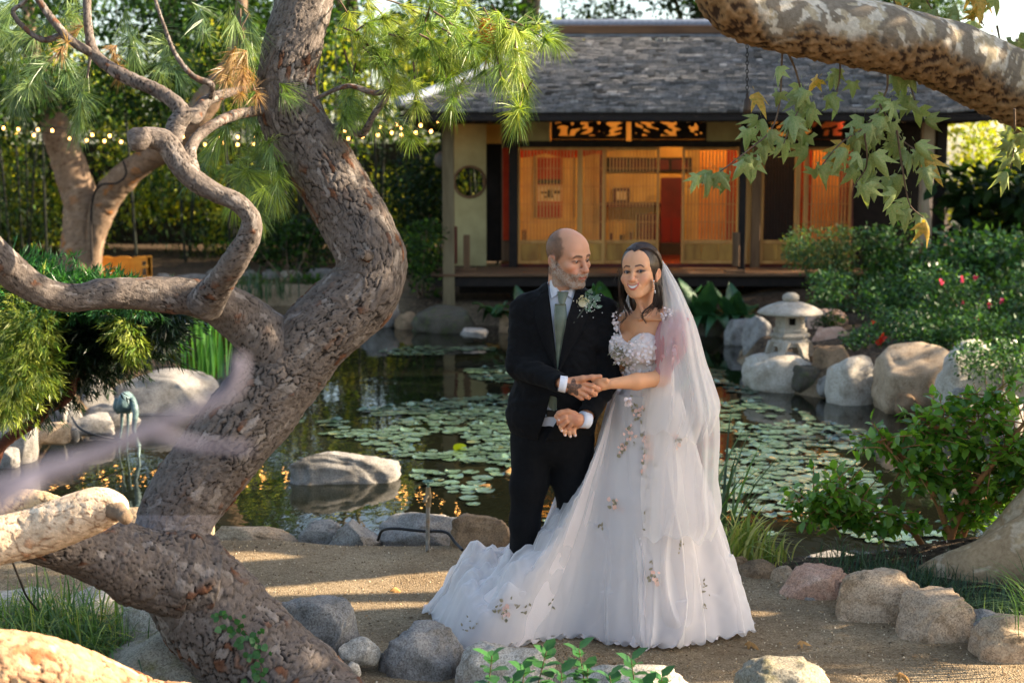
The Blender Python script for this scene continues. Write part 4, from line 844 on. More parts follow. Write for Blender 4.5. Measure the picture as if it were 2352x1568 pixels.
# flowers on the azaleas
M_PINK = mat("pink petals", srgb(206, 52, 104), srgb(226, 96, 140), 20, .6, .2, transl=.3); M_REDF = mat("red petals", srgb(206, 34, 30), srgb(222, 70, 40), 20, .6, .2, transl=.3)
def flower(px, py, Y, s, m, parent, label=None):
    n = 9; d = rand_dirs(n); d[:, 1] -= .7; V, F, _ = scatter(LEAF2, LEAF2_F, np.tile(P(px, py, Y), (n, 1)), rot_basis(d, rand_dirs(n)), s); put("flower", V, F, m, parent, label=label)
AZ = [o for o in bpy.data.objects if o.name.startswith("azalea")]
for px, py, Y in ((2208, 641, 14.5), (2212, 695, 14.5), (2240, 640, 14.6), (2268, 700, 14.5), (2245, 730, 14.3), (2300, 690, 14.5), (2160, 588 + 60, 14.6)): flower(px, py, Y, .045, M_PINK, AZ[0])
for px, py, Y, s in ((2021, 782, 14.6, .06), (2026, 775, 14.6, .06), (2005, 738, 14.8, .03)): flower(px, py, Y, s, M_REDF, AZ[2])

# juniper cloud at the left
JU = thing("juniper", "feathery juniper with sunlit yellow green tips hanging behind the pine limb at the left", "shrub", (-2.9, 8.0, gz(-2.9, 8.0)))
V, F, C = bark_w([(-3.05, 8.0, -.1, .05), (-2.95, 8.0, .4, .036), (-2.7, 8.0, .6, .028), (-2.5, 8.0, .8, .022), (-2.25, 8.0, 1.05, .014)], .02, .05, .004, .008, (srgb(84, 50, 38), srgb(100, 60, 44), srgb(46, 30, 24), srgb(110, 76, 60)), 44); put("trunk", V, F, M_BARK2, JU, col=C)
V, F, C = bark(([(-40, 970, 7.9, 11), (90, 942, 7.8, 9), (140, 928, 7.8, 8), (165, 900, 7.8, 8), (170, 860, 7.8, 6)]), .02, .05, .003, .008, (srgb(84, 50, 38), srgb(100, 60, 44), srgb(46, 30, 24), srgb(110, 76, 60)), 45); put("branch", V, F, M_BARK2, JU, col=C)
JT = np.array([(0, 0, 0), (.07, .35, 0), (.02, 1, -.12), (-.07, .45, 0)])
def spray(region, n, cols, ln, droop, up=0.0, name="foliage"):
    pos, dr = [], []
    for (px, py, sx, sy, w, Y) in region:
        k = int(n * w); q = rng.normal(size=(k, 3)) * [sx, sy, .16]
        pos.append(np.array([P(px + a, py + b, Y + c) for a, b, c in q])); d = np.c_[q[:, 0] / sx * .7, q[:, 2] / .16 * .6 - .3, -q[:, 1] / sy * .6]; dr.append(d)
    pos = np.vstack(pos); d = np.vstack(dr) + rand_dirs(len(pos)) * .55; d[:, 2] += up - droop
    # each spray is a little fan of fine leaves
    m = 7; p2 = np.repeat(pos, m, 0); d2 = np.repeat(d / np.linalg.norm(d, axis=1)[:, None], m, 0); p2 = p2 + d2 * rng.random((len(p2), 1)) * ln * .8 + rng.normal(size=p2.shape) * .006; d2 = d2 + rand_dirs(len(d2)) * .5
    V, F, C = scatter(JT, LEAF2_F, p2, rot_basis(d2, rand_dirs(len(d2))), ln * rng.uniform(.6, 1.2, len(d2)), np.repeat(palette(len(pos), cols, .15), m, 0)); put(name, V, F, M_NEEDLE, JU, col=C, kind="stuff")
JD = [srgb(48, 100, 52), srgb(60, 116, 52), srgb(40, 84, 48)]; JY = [srgb(130, 150, 56), srgb(96, 126, 48), srgb(150, 160, 74)]  # JY puts the sunlit yellow into the leaf colour
spray([(60, 655, 60, 22, .2, 7.8), (150, 668, 50, 16, .2, 7.7), (235, 675, 45, 16, .2, 7.7), (20, 630, 40, 18, .12, 7.9), (120, 690, 70, 16, .16, 7.7), (300, 700, 40, 12, .12, 7.7)], 2400, JD, .055, .1, .35)
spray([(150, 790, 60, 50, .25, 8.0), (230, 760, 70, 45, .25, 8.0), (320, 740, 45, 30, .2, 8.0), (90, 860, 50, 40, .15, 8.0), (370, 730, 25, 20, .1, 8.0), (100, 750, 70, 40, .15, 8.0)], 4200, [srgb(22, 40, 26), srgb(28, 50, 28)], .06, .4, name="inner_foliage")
spray([(30, 735, 36, 36, .22, 7.55), (75, 760, 24, 34, .12, 7.5), (42, 850, 38, 26, .28, 7.5), (10, 915, 26, 26, .12, 7.5), (292, 752, 16, 26, .07, 7.75), (305, 790, 10, 18, .05, 7.75)], 3000, JY, .055, .9, name="sunlit_foliage")
# ---------------------------------------------------------------- boulders and edging stones
def stone_mat(name, c1, c2, c3, sp=1.0):
    m = mat(name, srgb(*c1), srgb(*c2), 5, .88, .2, .35, 90, c3=srgb(*c3), scale3=11, thr3=(.52, .75), detail=8)
    nt = m.node_tree; bs = nt.nodes["Principled BSDF"]; L = nt.links       # mineral speckle
    t = _n(nt, "ShaderNodeTexVoronoi"); t.inputs["Scale"].default_value = 170; L.new(nt.nodes["Mapping"].outputs[0], t.inputs["Vector"])
    r = _n(nt, "ShaderNodeValToRGB"); r.color_ramp.elements[0].position = .12; r.color_ramp.elements[0].color = (.45 * sp, .43 * sp, .42 * sp, 1); r.color_ramp.elements[1].position = .75; r.color_ramp.elements[1].color = (1.12, 1.12, 1.12, 1)
    L.new(t.outputs["Color"], r.inputs[0]); x = _n(nt, "ShaderNodeMix", data_type='RGBA', blend_type='MULTIPLY'); x.inputs[0].default_value = .8
    src = bs.inputs["Base Color"].links[0].from_socket; L.new(src, x.inputs[6]); L.new(r.outputs[0], x.inputs[7]); L.new(x.outputs[2], bs.inputs["Base Color"]); return m
MS = dict(g=stone_mat("grey granite", (150, 146, 140), (122, 118, 112), (96, 90, 82)), t=stone_mat("tan granite", (186, 164, 138), (158, 136, 110), (122, 100, 76)), p=stone_mat("pale granite", (196, 188, 174), (172, 162, 146), (140, 128, 110)),
          d=stone_mat("dark mossy stone", (92, 86, 76), (70, 66, 54), (82, 90, 54)), r=stone_mat("rosy sandstone", (196, 160, 138), (172, 134, 112), (214, 186, 164)), b=stone_mat("brown granite", (150, 124, 96), (118, 96, 74), (86, 70, 54)), m=stone_mat("moss flecked granite", (158, 150, 132), (128, 118, 98), (110, 104, 58)))
def ico(sub):
    import bmesh
    bm = bmesh.new(); bmesh.ops.create_icosphere(bm, subdivisions=sub, radius=1.0); V = np.array([v.co[:] for v in bm.verts]); F = np.array([[v.index for v in f.verts] for f in bm.faces]); bm.free(); return V, F
ICO5, ICO4, ICO3 = ico(5), ico(4), ico(3)
RK = [0]
def rock_shape(w, d, h, seed, cuts=7, ang=.75, I=ICO5, rough=.07):
    q = np.random.default_rng(seed); dirs = I[0]; V = np.sign(dirs) * np.abs(dirs) ** .72
    for k in range(cuts):
        n = q.normal(size=3); n[2] = abs(n[2]) * .8; n /= np.linalg.norm(n); o = q.uniform(ang - .1, ang + .16); s = V @ n; V = V - n[None] * (np.maximum(s - o, 0) * .88)[:, None]
    V = V * (1 + rough * 1.6 * fbm(dirs * 1.6 + seed, 3, seed))[:, None] * (1 + rough * .55 * fbm(dirs * 6 + seed, 4, seed + 2))[:, None]
    cr = fbm(dirs * 3.1 + seed * 1.7, 3, seed + 4); V = V * (1 - .035 * smooth(.05, .0, np.abs(cr)))[:, None]           # cracks
    lo, hi = V.min(0), V.max(0); V = (V - (lo + hi) / 2) / (hi - lo); return V * np.array([w, d, h]), I[1]
def rock(x0, x1, y0, y1, Y, kind, label, dep=.8, cuts=7, ang=.75, sink=.18, z=None, name="boulder", group=None, I=ICO5, rough=.07):
    RK[0] += 1; s = S(Y); w = (x1 - x0) / s; h = (y1 - y0) / s; cx = P((x0 + x1) / 2, y1, Y)[0]
    zt, zb = P(CX, y0, Y)[2], P(CX, y1, Y)[2] ; H = (zt - zb); d = max(w * dep, H * .6); ht = H * (1 + sink)
    V, F = rock_shape(w * 1.06, d, ht, RK[0] * 13 + 5, cuts, ang, I, rough); V = V + np.array([cx, Y + d * .30, zb - H * sink + ht / 2])
    return put(name, V, F, MS[kind], loc=(cx, Y + d * .3, zb), label=label, cat="boulder" if name == "boulder" else "stone", group=group)
# foreground
rock(638, 828, 1390, 1512, 5.62, 'g', "angular grey boulder with a dark lower face right of the pine trunk", .8, 9, .62)
rock(778, 872, 1470, 1526, 5.5, 'p', "small pale stone between the angular grey boulder and the rounded one", .8, name="stone", I=ICO4)
rock(868, 1068, 1450, 1600, 5.5, 'g', "large rounded grey boulder just left of the dress train's lower edge", .9, 4, .9)
rock(1048, 1275, 1494, 1640, 5.32, 'p', "pale smooth stone behind the green sprig at the bottom", .7, 4, .85)
rock(1250, 1630, 1546, 1640, 5.2, 'p', "flat topped pale kerb stone at the bottom edge below the dress", .5, 8, .6)
rock(1698, 1915, 1534, 1660, 4.75, 'm', "brown mossy domed rock cut by the bottom edge right of centre", .8, 4, .9)
rock(272, 420, 1386, 1500, 5.75, 'p', "tan wedge shaped boulder tucked against the left of the leaning trunk", .8, 8, .65)
rock(125, 340, 1352, 1440, 6.3, 'p', "long flat pale ledge stone behind the grass tuft", .6, 8, .6)
rock(-60, 112, 1362, 1440, 6.25, 'p', "speckled pale stone at the left edge behind the grass tuft", .6, 5, .75)
rock(790, 828, 1522, 1552, 5.35, 'p', "tiny white pebble in front of the small pale stone", 1, name="stone", I=ICO3)
rock(165, 545, 1490, 1650, 5.2, 'm', "flat mossy stepping stone between the two trunks at the bottom left", .9, 8, .55, z=0)
# near shore
NS = "stones along the near pond edge"
for a in ((470, 700, 1211, 1262, 7.75, 't', "long low pale stone at the pond edge right of the pine trunk", .5, 8, .6), (684, 802, 1199, 1264, 7.75, 'g', "rounded grey stone left of the ridged one on the near shore", .7, 5, .8), (742, 872, 1205, 1276, 7.6, 'g', "grey stone with a pale slanting ridge on the near shore", .8, 9, .6),
          (868, 1078, 1188, 1268, 7.7, 'g', "speckled grey boulder behind the garden tap", .6, 6, .75), (1034, 1182, 1189, 1290, 7.45, 'b', "furrowed brown boulder just left of the groom's trousers", .8, 8, .65),
          (235, 345, 1165, 1228, 7.9, 't', "tan stone on the shore seen behind the sunlit limb", .7, 6, .75), (470, 490, 1190, 1250, 7.9, 't', "small ochre stone beside the waist of the trunk", 1, 4, .8), (90, 240, 1180, 1240, 8.0, 'p', "pale stone on the shore behind the sunlit limb's left part", .7, 6, .7)): rock(*a, group=NS)
# kerb of stones at the right
KS = "stones of the kerb right of the dress"
for a in ((1668, 1722, 1278, 1360, 7.0, 'b', "dark speckled stone half hidden by the dress hem", 1, 4, .85), (1706, 1798, 1294, 1388, 6.88, 'b', "round dark brown stone next to the dress hem", .9, 4, .9), (1760, 1806, 1360, 1390, 6.7, 'g', "small blue grey stone below the round dark brown one", 1, 4, .85),
          (1782, 1836, 1302, 1384, 6.78, 't', "narrow upright tan stone between the round dark one and the rosy one", .8, 6, .7), (1808, 1952, 1310, 1412, 6.55, 'r', "rosy tan boulder third along the kerb from the dress", .7, 9, .6), (1940, 1952, 1330, 1410, 6.5, 'p', "thin sliver of stone wedged in the kerb joint", 2, 4, .8),
          (1944, 2112, 1322, 1462, 6.2, 't', "tallest tan boulder in the middle of the kerb", .8, 6, .75), (2082, 2254, 1372, 1512, 5.95, 't', "broad speckled tan boulder right of the tallest kerb stone", .8, 5, .8), (2234, 2312, 1404, 1484, 5.95, 'g', "small grey round stone between the two rightmost kerb boulders", .9, 3, .95), (2262, 2420, 1424, 1560, 5.7, 't', "speckled boulder at the right end of the kerb", .8, 4, .85),
          (1844, 1990, 1280, 1340, 7.75, 'g', "low grey stone at the water behind the kerb", .7, 7, .7), (1985, 2090, 1300, 1345, 7.6, 'g', "flat dim stone under the camellia at the water", .7, 6, .7), (1850, 1875, 1370, 1400, 6.5, 'g', "little round pebble at the foot of the rosy boulder", 1, 3, .9)): rock(a[0] - .08 * (a[1] - a[0]) - 4, a[1] + .08 * (a[1] - a[0]) + 4, *a[2:], group=KS)
# the rock in the pond
rock(668, 912, 1036, 1106, 10.3, 'g', "low grey rock rising alone out of the pond behind the trunk", .6, 7, .62, .5)
# left shore
LS = "rocks on the left shore"
for a in ((258, 486, 855, 950, 13.2, 'g', "large flat topped boulder behind the crane statue", .7, 7, .65), (163, 256, 862, 955, 12.9, 'g', "leaning creased boulder left of the large flat topped one", .7, 9, .6), (48, 165, 902, 1008, 12.2, 'g', "craggy rounded boulder above the small flat stones", .8, 6, .75), (148, 188, 925, 1000, 12.0, 'g', "narrow grey stone right of the craggy rounded boulder", .8, 5, .75),
          (-30, 82, 948, 1072, 11.0, 'g', "big square block of rock at the left edge by the water", .8, 10, .55), (84, 162, 972, 1012, 11.3, 't', "flat tan stone right of the square block", .7, 6, .65), (164, 262, 952, 992, 11.9, 'g', "flat grey stone left of the crane statue", .7, 7, .6), (180, 310, 928, 985, 12.6, 'g', "low sloping slab behind the crane statue", .6, 8, .6), (150, 180, 985, 1012, 11.4, 'g', "small grey stone between the two flat ones", .9, 4, .8), (-20, 40, 1030, 1075, 10.8, 'g', "low stone in the water at the left edge", .8, 6, .7)): rock(*a, sink=.3, group=LS, I=ICO4)
# far shore below the house
for a in ((812, 914, 684, 748, 20.2, 'g', "pale domed boulder on the far shore right of the pine elbow", .8, 4, .85), (946, 1092, 705, 768, 19.6, 'd', "dark mossy boulder under the house's outer post", .8, 5, .8), (1058, 1120, 754, 774, 18.6, 'g', "little pale rock in the water before the mossy boulder", .7, 4, .85), (905, 962, 716, 762, 20.0, 'b', "brown stone left of the mossy boulder", .8, 6, .7), (1146, 1196, 715, 775, 19.6, 'b', "brown stone on the far shore behind the groom's shoulder", .8, 6, .7), (1210, 1330, 720, 775, 19.9, 'd', "dark stone on the far shore behind the couple", .8, 6, .7), (1340, 1480, 728, 780, 19.8, 'd', "dim stone on the far shore behind the bride", .8, 6, .7),
          (1606, 1668, 722, 776, 19.2, 'd', "dark stone on the far shore right of the veil", .8, 5, .8), (1668, 1742, 732, 790, 18.2, 'g', "grey boulder left of the stone lantern's pile", .8, 6, .7), (1708, 1784, 728, 814, 16.6, 'g', "pale creased boulder behind the stone lantern", .8, 7, .65), (1860, 1962, 752, 812, 15.6, 'r', "flat rosy boulder right of the stone lantern", .7, 8, .6), (1862, 1950, 711, 760, 16.5, 'r', "brown domed rock behind the stone lantern", .8, 4, .9), (1845, 1884, 716, 752, 16.8, 'g', "small grey rock behind the lantern roof's right end", .9, 6, .7)): rock(*a, sink=.3, I=ICO4)
# right bank boulders
RS = "boulders along the right bank"
for a in ((1716, 1892, 810, 898, 14.5, 'p', "pale flat topped boulder carrying the stone lantern", .9, 5, .72), (1822, 1888, 840, 898, 14.3, 'd', "dark stone against the right foot of the lantern's boulder", .8, 5, .8), (1872, 1964, 796, 898, 14.3, 'b', "brown grey boulder between the lantern's boulder and the tan one", .8, 5, .8), (1908, 2036, 818, 930, 13.7, 'p', "tan faceted boulder at the water left of the biggest one", .8, 7, .68), (2024, 2196, 794, 948, 13.2, 't', "biggest tan boulder bulging over the water", .9, 5, .8), (2160, 2336, 786, 985, 12.6, 'p', "tall pale boulder with a sheer face at the right", .9, 5, .8), (2308, 2450, 800, 985, 12.4, 'p', "pale boulder cut by the right edge of the picture", .8, 8, .65), (2060, 2110, 905, 950, 13.0, 'b', "small stone at the foot of the biggest boulder", .8, 5, .75), (1880, 1925, 862, 905, 14.0, 'g', "small grey stone at the water left of the tan faceted boulder", .8, 5, .75), (2010, 2060, 850, 925, 13.6, 't', "tan stone filling the gap left of the biggest boulder", .8, 5, .75), (2180, 2240, 890, 980, 12.3, 'g', "grey stone at the foot of the tall pale boulder", .8, 5, .75), (2270, 2350, 900, 1000, 12.0, 'p', "pale low stone at the water's edge far right", .8, 5, .75)): rock(*a, sink=.22, group=RS, I=ICO4)
# row at the far left
FR = "far boulders before the dark fence"
for a in ((358, 400, 628, 654, 24.8, 'g', "far small boulder just right of the yellow bench"), (398, 476, 630, 652, 25, 'g', "far low boulder second from the bench"), (470, 560, 616, 650, 25.2, 'g', "far boulder behind the curved pine branch"), (556, 592, 620, 644, 25, 'g', "far grey boulder right of the curved pine branch"), (594, 644, 619, 646, 25, 'g', "far rounded boulder left of the little maple"), (640, 700, 622, 645, 25, 'p', "far pale boulder behind the little maple"), (696, 770, 616, 646, 25, 'g', "far boulder left of the pine's elbow")): rock(*a, sink=.3, group=FR, I=ICO4)

# ---------------------------------------------------------------- stone lantern
def lathe(prof, c, n=32, sq=0.0):
    a = np.linspace(0, 2 * np.pi, n, endpoint=False); V = []
    for r, z in prof: V.append(np.c_[c[0] + r * np.cos(a), c[1] + r * np.sin(a), np.full(n, c[2] + z)])
    return np.vstack(V), ringF(len(prof), n)
M_LANT = stone_mat("weathered lantern granite", (180, 172, 160), (158, 148, 132), (130, 120, 102))
lc = P(1813, 822, 14.75); LS_ = S(14.75); u = lambda px: px / LS_
LAN = thing("stone_lantern", "pale granite snow viewing lantern with a wide round cap on the boulder by the water", "lantern", lc)
V, F = lathe([(.001, u(152)), (u(10), u(151)), (u(18), u(145)), (u(19.5), u(138)), (u(16), u(131)), (u(9), u(129)), (.001, u(128))], lc); put("finial", V, F, M_LANT, LAN)
V, F = lathe([(.001, u(133)), (u(12), u(133)), (u(30), u(129)), (u(52), u(121)), (u(68), u(113)), (u(75), u(107)), (u(74), u(103)), (u(66), u(102)), (u(40), u(104)), (.001, u(104))], lc, 40); put("cap", V, F, M_LANT, LAN)
hexa = lambda r0, r1, z0, z1, rot=0.0, n=6: (np.array([(lc[0] + r * math.cos(a + rot), lc[1] + r * math.sin(a + rot), lc[2] + z) for r, z in ((r0, z0), (r1, z1)) for a in np.arange(n) * 2 * math.pi / n]), [np.array([(j, (j + 1) % n, n + (j + 1) % n, n + j) for j in range(n)]), np.array([tuple(range(n))[::-1], tuple(range(n, 2 * n))])])
# the light box: six faces, the front one with a square opening
lb = MB(); rr = u(34); 
for k in range(6):
    a0, a1 = math.pi / 2 * 3 - math.pi / 6 + k * math.pi / 3, math.pi / 2 * 3 + math.pi / 6 + k * math.pi / 3
    A, B = np.array([math.cos(a0), math.sin(a0)]) * rr, np.array([math.cos(a1), math.sin(a1)]) * rr
    def Q(s, z, f=1.0): p = (A * (1 - s) + B * s) * f; return (lc[0] + p[0], lc[1] + p[1], lc[2] + z)
    z0, z1 = u(70), u(103); s0, s1, q0, q1 = .24, .76, u(79), u(95)
    if k % 2 == 0:
        V = [Q(0, z0), Q(1, z0), Q(1, z1), Q(0, z1), Q(s0, q0), Q(s1, q0), Q(s1, q1), Q(s0, q1), Q(s0, q0, .78), Q(s1, q0, .78), Q(s1, q1, .78), Q(s0, q1, .78)]
        lb.add(np.array(V), np.array([(0, 1, 5, 4), (1, 2, 6, 5), (2, 3, 7, 6), (3, 0, 4, 7), (4, 5, 9, 8), (5, 6, 10, 9), (6, 7, 11, 10), (7, 4, 8, 11)]))
    else: lb.add(np.array([Q(0, z0), Q(1, z0), Q(1, z1), Q(0, z1)]), np.array([(0, 1, 2, 3)]))
lb.put("light_box", M_LANT, LAN); V, F = hexa(rr * .6, rr * .6, u(71), u(102), math.pi / 6); put("inner_core", V, F, M_DARK, LAN, smooth_=False)
V, F = lathe([(.001, u(71)), (u(38), u(71)), (u(40), u(66)), (u(38), u(60)), (u(44), u(58)), (u(47), u(54)), (u(44), u(48)), (u(38), u(46)), (.001, u(46))], lc, 6); put("platform", V, F, M_LANT, LAN, smooth_=False)
V, F = lathe([(.001, u(50)), (u(38), u(49)), (u(46), u(38)), (u(48), u(30)), (u(40), u(29)), (.001, u(32))], lc, 6); put("base", V, F, M_LANT, LAN, smooth_=False)
for k in range(6):
    a = k * math.pi / 3 + math.pi / 6 * 0; d = np.array([math.cos(a), math.sin(a), 0]); t = np.array([-d[1], d[0], 0]); V = []
    for r, z, w, th in ((u(42), u(40), u(16), u(5)), (u(46), u(26), u(10), u(6)), (u(50), u(12), u(7), u(6)), (u(55), u(-4), u(8), u(7))):
        for sx, sy in ((-1, -1), (1, -1), (1, 1), (-1, 1)): V.append(lc + d * (r + sy * th) + t * sx * w + np.array([0, 0, z]))
    put("leg", np.array(V), [ringF(4, 4), np.array([(3, 2, 1, 0), (12, 13, 14, 15)])], M_LANT, LAN, smooth_=False)

# ---------------------------------------------------------------- crane statue
cc = P(290, 1046, 11.4); cs = S(11.4, 0); M_BRZ = mat("verdigris bronze", srgb(78, 104, 104), srgb(60, 80, 84), 18, .55, .4, .2, 80, c3=srgb(128, 150, 146), scale3=7)
CR = thing("crane_statue", "blue green bronze crane statue wading with its head down by the left rocks", "statue", (cc[0], cc[1], WATER_Z))
q = lambda px, py, dy=0.0: P(px, py, 11.4 + dy)
V, F = ICO4; Vb = V.copy(); Vb[:, 2] -= .25 * Vb[:, 0] ** 2; b = q(290, 924); Vb = Vb * np.array([22, 34, 25]) / cs; Vb *= (1 + .05 * fbm(V * 5, 2, 8))[:, None]; put("body", Vb + b, F, M_BRZ, CR)
def st(name, pts, rad, n=8): 
    p = catmull(np.array([(*q(x, y, d), r / cs) for (x, y, d), r in zip(pts, rad)]), 24); MB().tube(p[:, :3], p[:, 3], n).put(name, M_BRZ, CR, smooth_=True)
st("neck", [(303, 915, -.05), (311, 945, -.1), (308, 985, -.12), (314, 1010, -.14), (319, 1025, -.16)], [8, 8, 5, 4.5, 6]); st("bill", [(319, 1025, -.16), (319, 1045, -.18), (318, 1064, -.2)], [4, 2.5, 1])
st("leg", [(280, 940, 0), (279, 985, .02), (273, 1030, 0), (272, 1075, 0)], [5, 2.6, 2.4, 2.2]); st("leg", [(294, 942, .03), (294, 985, .05), (291, 1030, .03), (290, 1075, .03)], [5, 2.6, 2.4, 2.2])
st("wing", [(270, 915, -.02), (268, 935, -.02), (272, 950, 0)], [7, 9, 3])

M_CORD_ = mat("dark wire", (.02, .017, .015))
# ---------------------------------------------------------------- garden tap
tp = P(982, 1272, 7.35); TAP = thing("garden_tap", "weathered standpipe tap with a green wheel handle at the pond edge", "tap", (tp[0], tp[1], gz(tp[0], tp[1])))
M_GALV = mat("weathered galvanised pipe", srgb(150, 150, 146), srgb(110, 104, 96), 25, .5, .5, metal=.5, c3=srgb(120, 92, 60), scale3=14); M_BRASS = mat("dull brass", srgb(140, 122, 90), srgb(104, 92, 74), 30, .5, .5, metal=.6); M_GRNM = mat("flaked green handle", srgb(92, 128, 112), srgb(70, 96, 86), 40, .6, .4)
x, y, z0 = tp[0], tp[1], gz(tp[0], tp[1]); zt = P(985, 1150, 7.35)[2]
MB().tube([(x, y, z0 - .1), (x + .002, y, (z0 + zt) / 2), (x + .006, y, zt)], .011, 12).put("pipe", M_GALV, TAP, smooth_=True)
MB().tube([(x + .006, y, zt - .03), (x + .006, y, zt)], .015, 12).tube([(x + .006, y, zt), (x + .006, y, zt + .03), (x + .006, y, zt + .05), (x + .006, y, zt + .075)], [.016, .019, .014, .012], 12).tube([(x + .006, y, zt + .03), (x - .006, y - .045, zt + .025), (x - .008, y - .06, zt + .005)], [.012, .011, .012], 10).put("valve", M_BRASS, TAP, smooth_=True)
a = np.linspace(0, 2 * np.pi, 17); zh = zt + .105; hm = MB().tube([(x + .006, y, zt + .075), (x + .006, y, zh)], .006, 8); hm.tube(np.c_[x + .006 + .026 * np.cos(a), y + .026 * np.sin(a), zh + 0 * a], .005, 6, cap=False)
for k in range(4): hm.tube([(x + .006, y, zh), (x + .006 + .026 * math.cos(k * math.pi / 2), y + .026 * math.sin(k * math.pi / 2), zh)], .004, 5)
hm.put("handle", M_GRNM, TAP, smooth_=True)
hp_ = [P(868, 1240, 7.5), P(878, 1218, 7.45), P(905, 1213, 7.4), (x - .02, y + .02, P(0, 1216, 7.4)[2]), P(1025, 1222, 7.35), P(1045, 1245, 7.3), P(1062, 1262, 7.2)]
MB().tube(catmull(np.array(hp_), 50), .008, 8).put("hose", mat("black rubber hose", (.012, .012, .013), rough=.45), smooth_=True, label="thin black hose arching over the speckled boulder by the tap", cat="hose")
MB().tube(catmull(np.array([P(22, 1272, 4.6), P(45, 1330, 4.8), P(62, 1370, 5.2), P(88, 1402, 5.6)]), 12), .004, 5).put("wire", M_CORD_, smooth_=True, label="thin dark wire running from the sunlit limb down into the grass", cat="wire")
hp_ = [P(165, 958, 11.6), P(185, 985, 11.3), P(230, 1002, 11.2), P(280, 1010, 11.3)]
MB().tube(catmull(np.array(hp_), 30), .01, 6).put("cable", mat("black cable", (.012, .012, .013), rough=.5), smooth_=True, label="black cable lying over the rocks left of the crane statue", cat="cable")

# ---------------------------------------------------------------- yellow bench far left
M_YEL = mat("ochre bench timber", srgb(214, 152, 60), srgb(190, 126, 46), 5, .7, .25, .2, 40)
bc = P(283, 640, 24.6); BE = thing("garden_bench", "ochre yellow wooden bench with a scalloped back at the far side of the pond", "bench", (bc[0], bc[1], gz(bc[0], bc[1])))
X0, X1 = P(218, 610, 24.6)[0], P(347, 610, 24.6)[0]; zb, zt = P(0, 640, 24.6)[2], P(0, 592, 24.6)[2]
xs = np.linspace(X0, X1, 25); top = zt + .025 * np.abs(np.sin(np.linspace(0, np.pi * 3, 25))); xh0, xh1 = P(325, 610, 24.6)[0], P(337, 610, 24.6)[0]
mb = MB()
for i in range(24):
    xa, xb = xs[i], xs[i + 1]; mid = (xa + xb) / 2
    if xh0 < mid < xh1: mb.box(xa, xb, 24.6, 24.64, zt - .06, (top[i] + top[i + 1]) / 2); continue
    mb.box(xa, xb, 24.6, 24.64, zb + .05, (top[i] + top[i + 1]) / 2)
mb.put("backrest", M_YEL, BE); MB().box(X0, X1, 24.2, 24.6, zb + .02, zb + .06, bev=.01).put("seat", M_YEL, BE)
for xx in (X0, X1 - .06): MB().box(xx, xx + .06, 24.22, 24.28, zb - .4, zb + .02, bev=.006).put("leg", M_YEL, BE); MB().box(xx - .004, xx + .064, 24.6, 24.66, zb - .4, zt + .03, bev=.006).put("leg", M_YEL, BE)
for xx in (X0 + .02, X1 - .08): MB().box(xx, xx + .05, 24.21, 24.595, zb + .2, zb + .24, bev=.006).put("armrest", M_YEL, BE)

# ---------------------------------------------------------------- string lights
M_BULB = emit("warm bulb", (1, .47, .13), 4.5); M_CORD = mat("black cord", (.01, .01, .01))
V, F = ICO3; bulb = mesh_np("bulb", V * np.array([.019, .019, .025]), F, M_BULB)
sock = MB().tube([(0, 0, .02), (0, 0, .06)], .012, 8).mesh("socket", M_CORD, True)
for lab, pts in (("upper string of warm bulbs running from the left trees to the roof corner", [(-60, 285), (8, 300), (42, 303), (87, 304), (120, 306), (212, 316), (252, 318), (300, 320), (340, 320), (420, 320), (463, 320), (505, 321), (546, 321), (586, 319), (640, 320), (700, 318), (763, 325), (800, 324), (833, 319), (868, 316), (900, 311), (922, 300), (966, 294), (1006, 284), (1046, 270)]),
                 ("lower string of warm bulbs just under the upper one", [(-30, 310), (37, 312), (78, 317), (160, 324), (199, 328), (240, 330), (278, 332), (330, 336), (400, 338), (471, 338), (510, 335), (546, 338), (582, 336), (640, 336), (720, 334), (792, 306), (872, 297), (912, 293), (922, 316), (955, 311), (990, 308), (1030, 298)])):
    q = np.array([P(x, y - 6, 22.6 - .6 * (x > 850) - .3 * i / len(pts)) for i, (x, y) in enumerate(pts)]); STR = thing("string_lights", lab, "string lights", q[0], "warm string lights")
    cv = []
    for A, B in zip(q[:-1], q[1:]): cv += [A, (A + B) / 2 - [0, 0, .012]]
    cv.append(q[-1]); MB().tube(np.array(cv) + [0, 0, .06], .006, 5).put("cord", M_CORD, STR, smooth_=True)
    for c in q[1:]: inst("bulb", bulb, Matrix.Translation(c), STR); inst("socket", sock, Matrix.Translation(c), STR)
# paper lantern under the eave
c0 = P(1018, 368, 21.5); V, F = lathe([(.01, .13), (.06, .125), (.12, .08), (.14, 0), (.12, -.08), (.06, -.125), (.01, -.13)], c0, 16)
HL = thing("hanging_lantern", "dark round lantern hanging under the left eave", "lantern", c0); put("shade", V, F, mat("grey wicker", srgb(90, 84, 78), srgb(64, 60, 56), 60), HL); MB().tube([c0 + [0, 0, .12], (c0[0], c0[1], Z_EAVE - .01)], .005, 5).put("cord", M_CORD, HL)

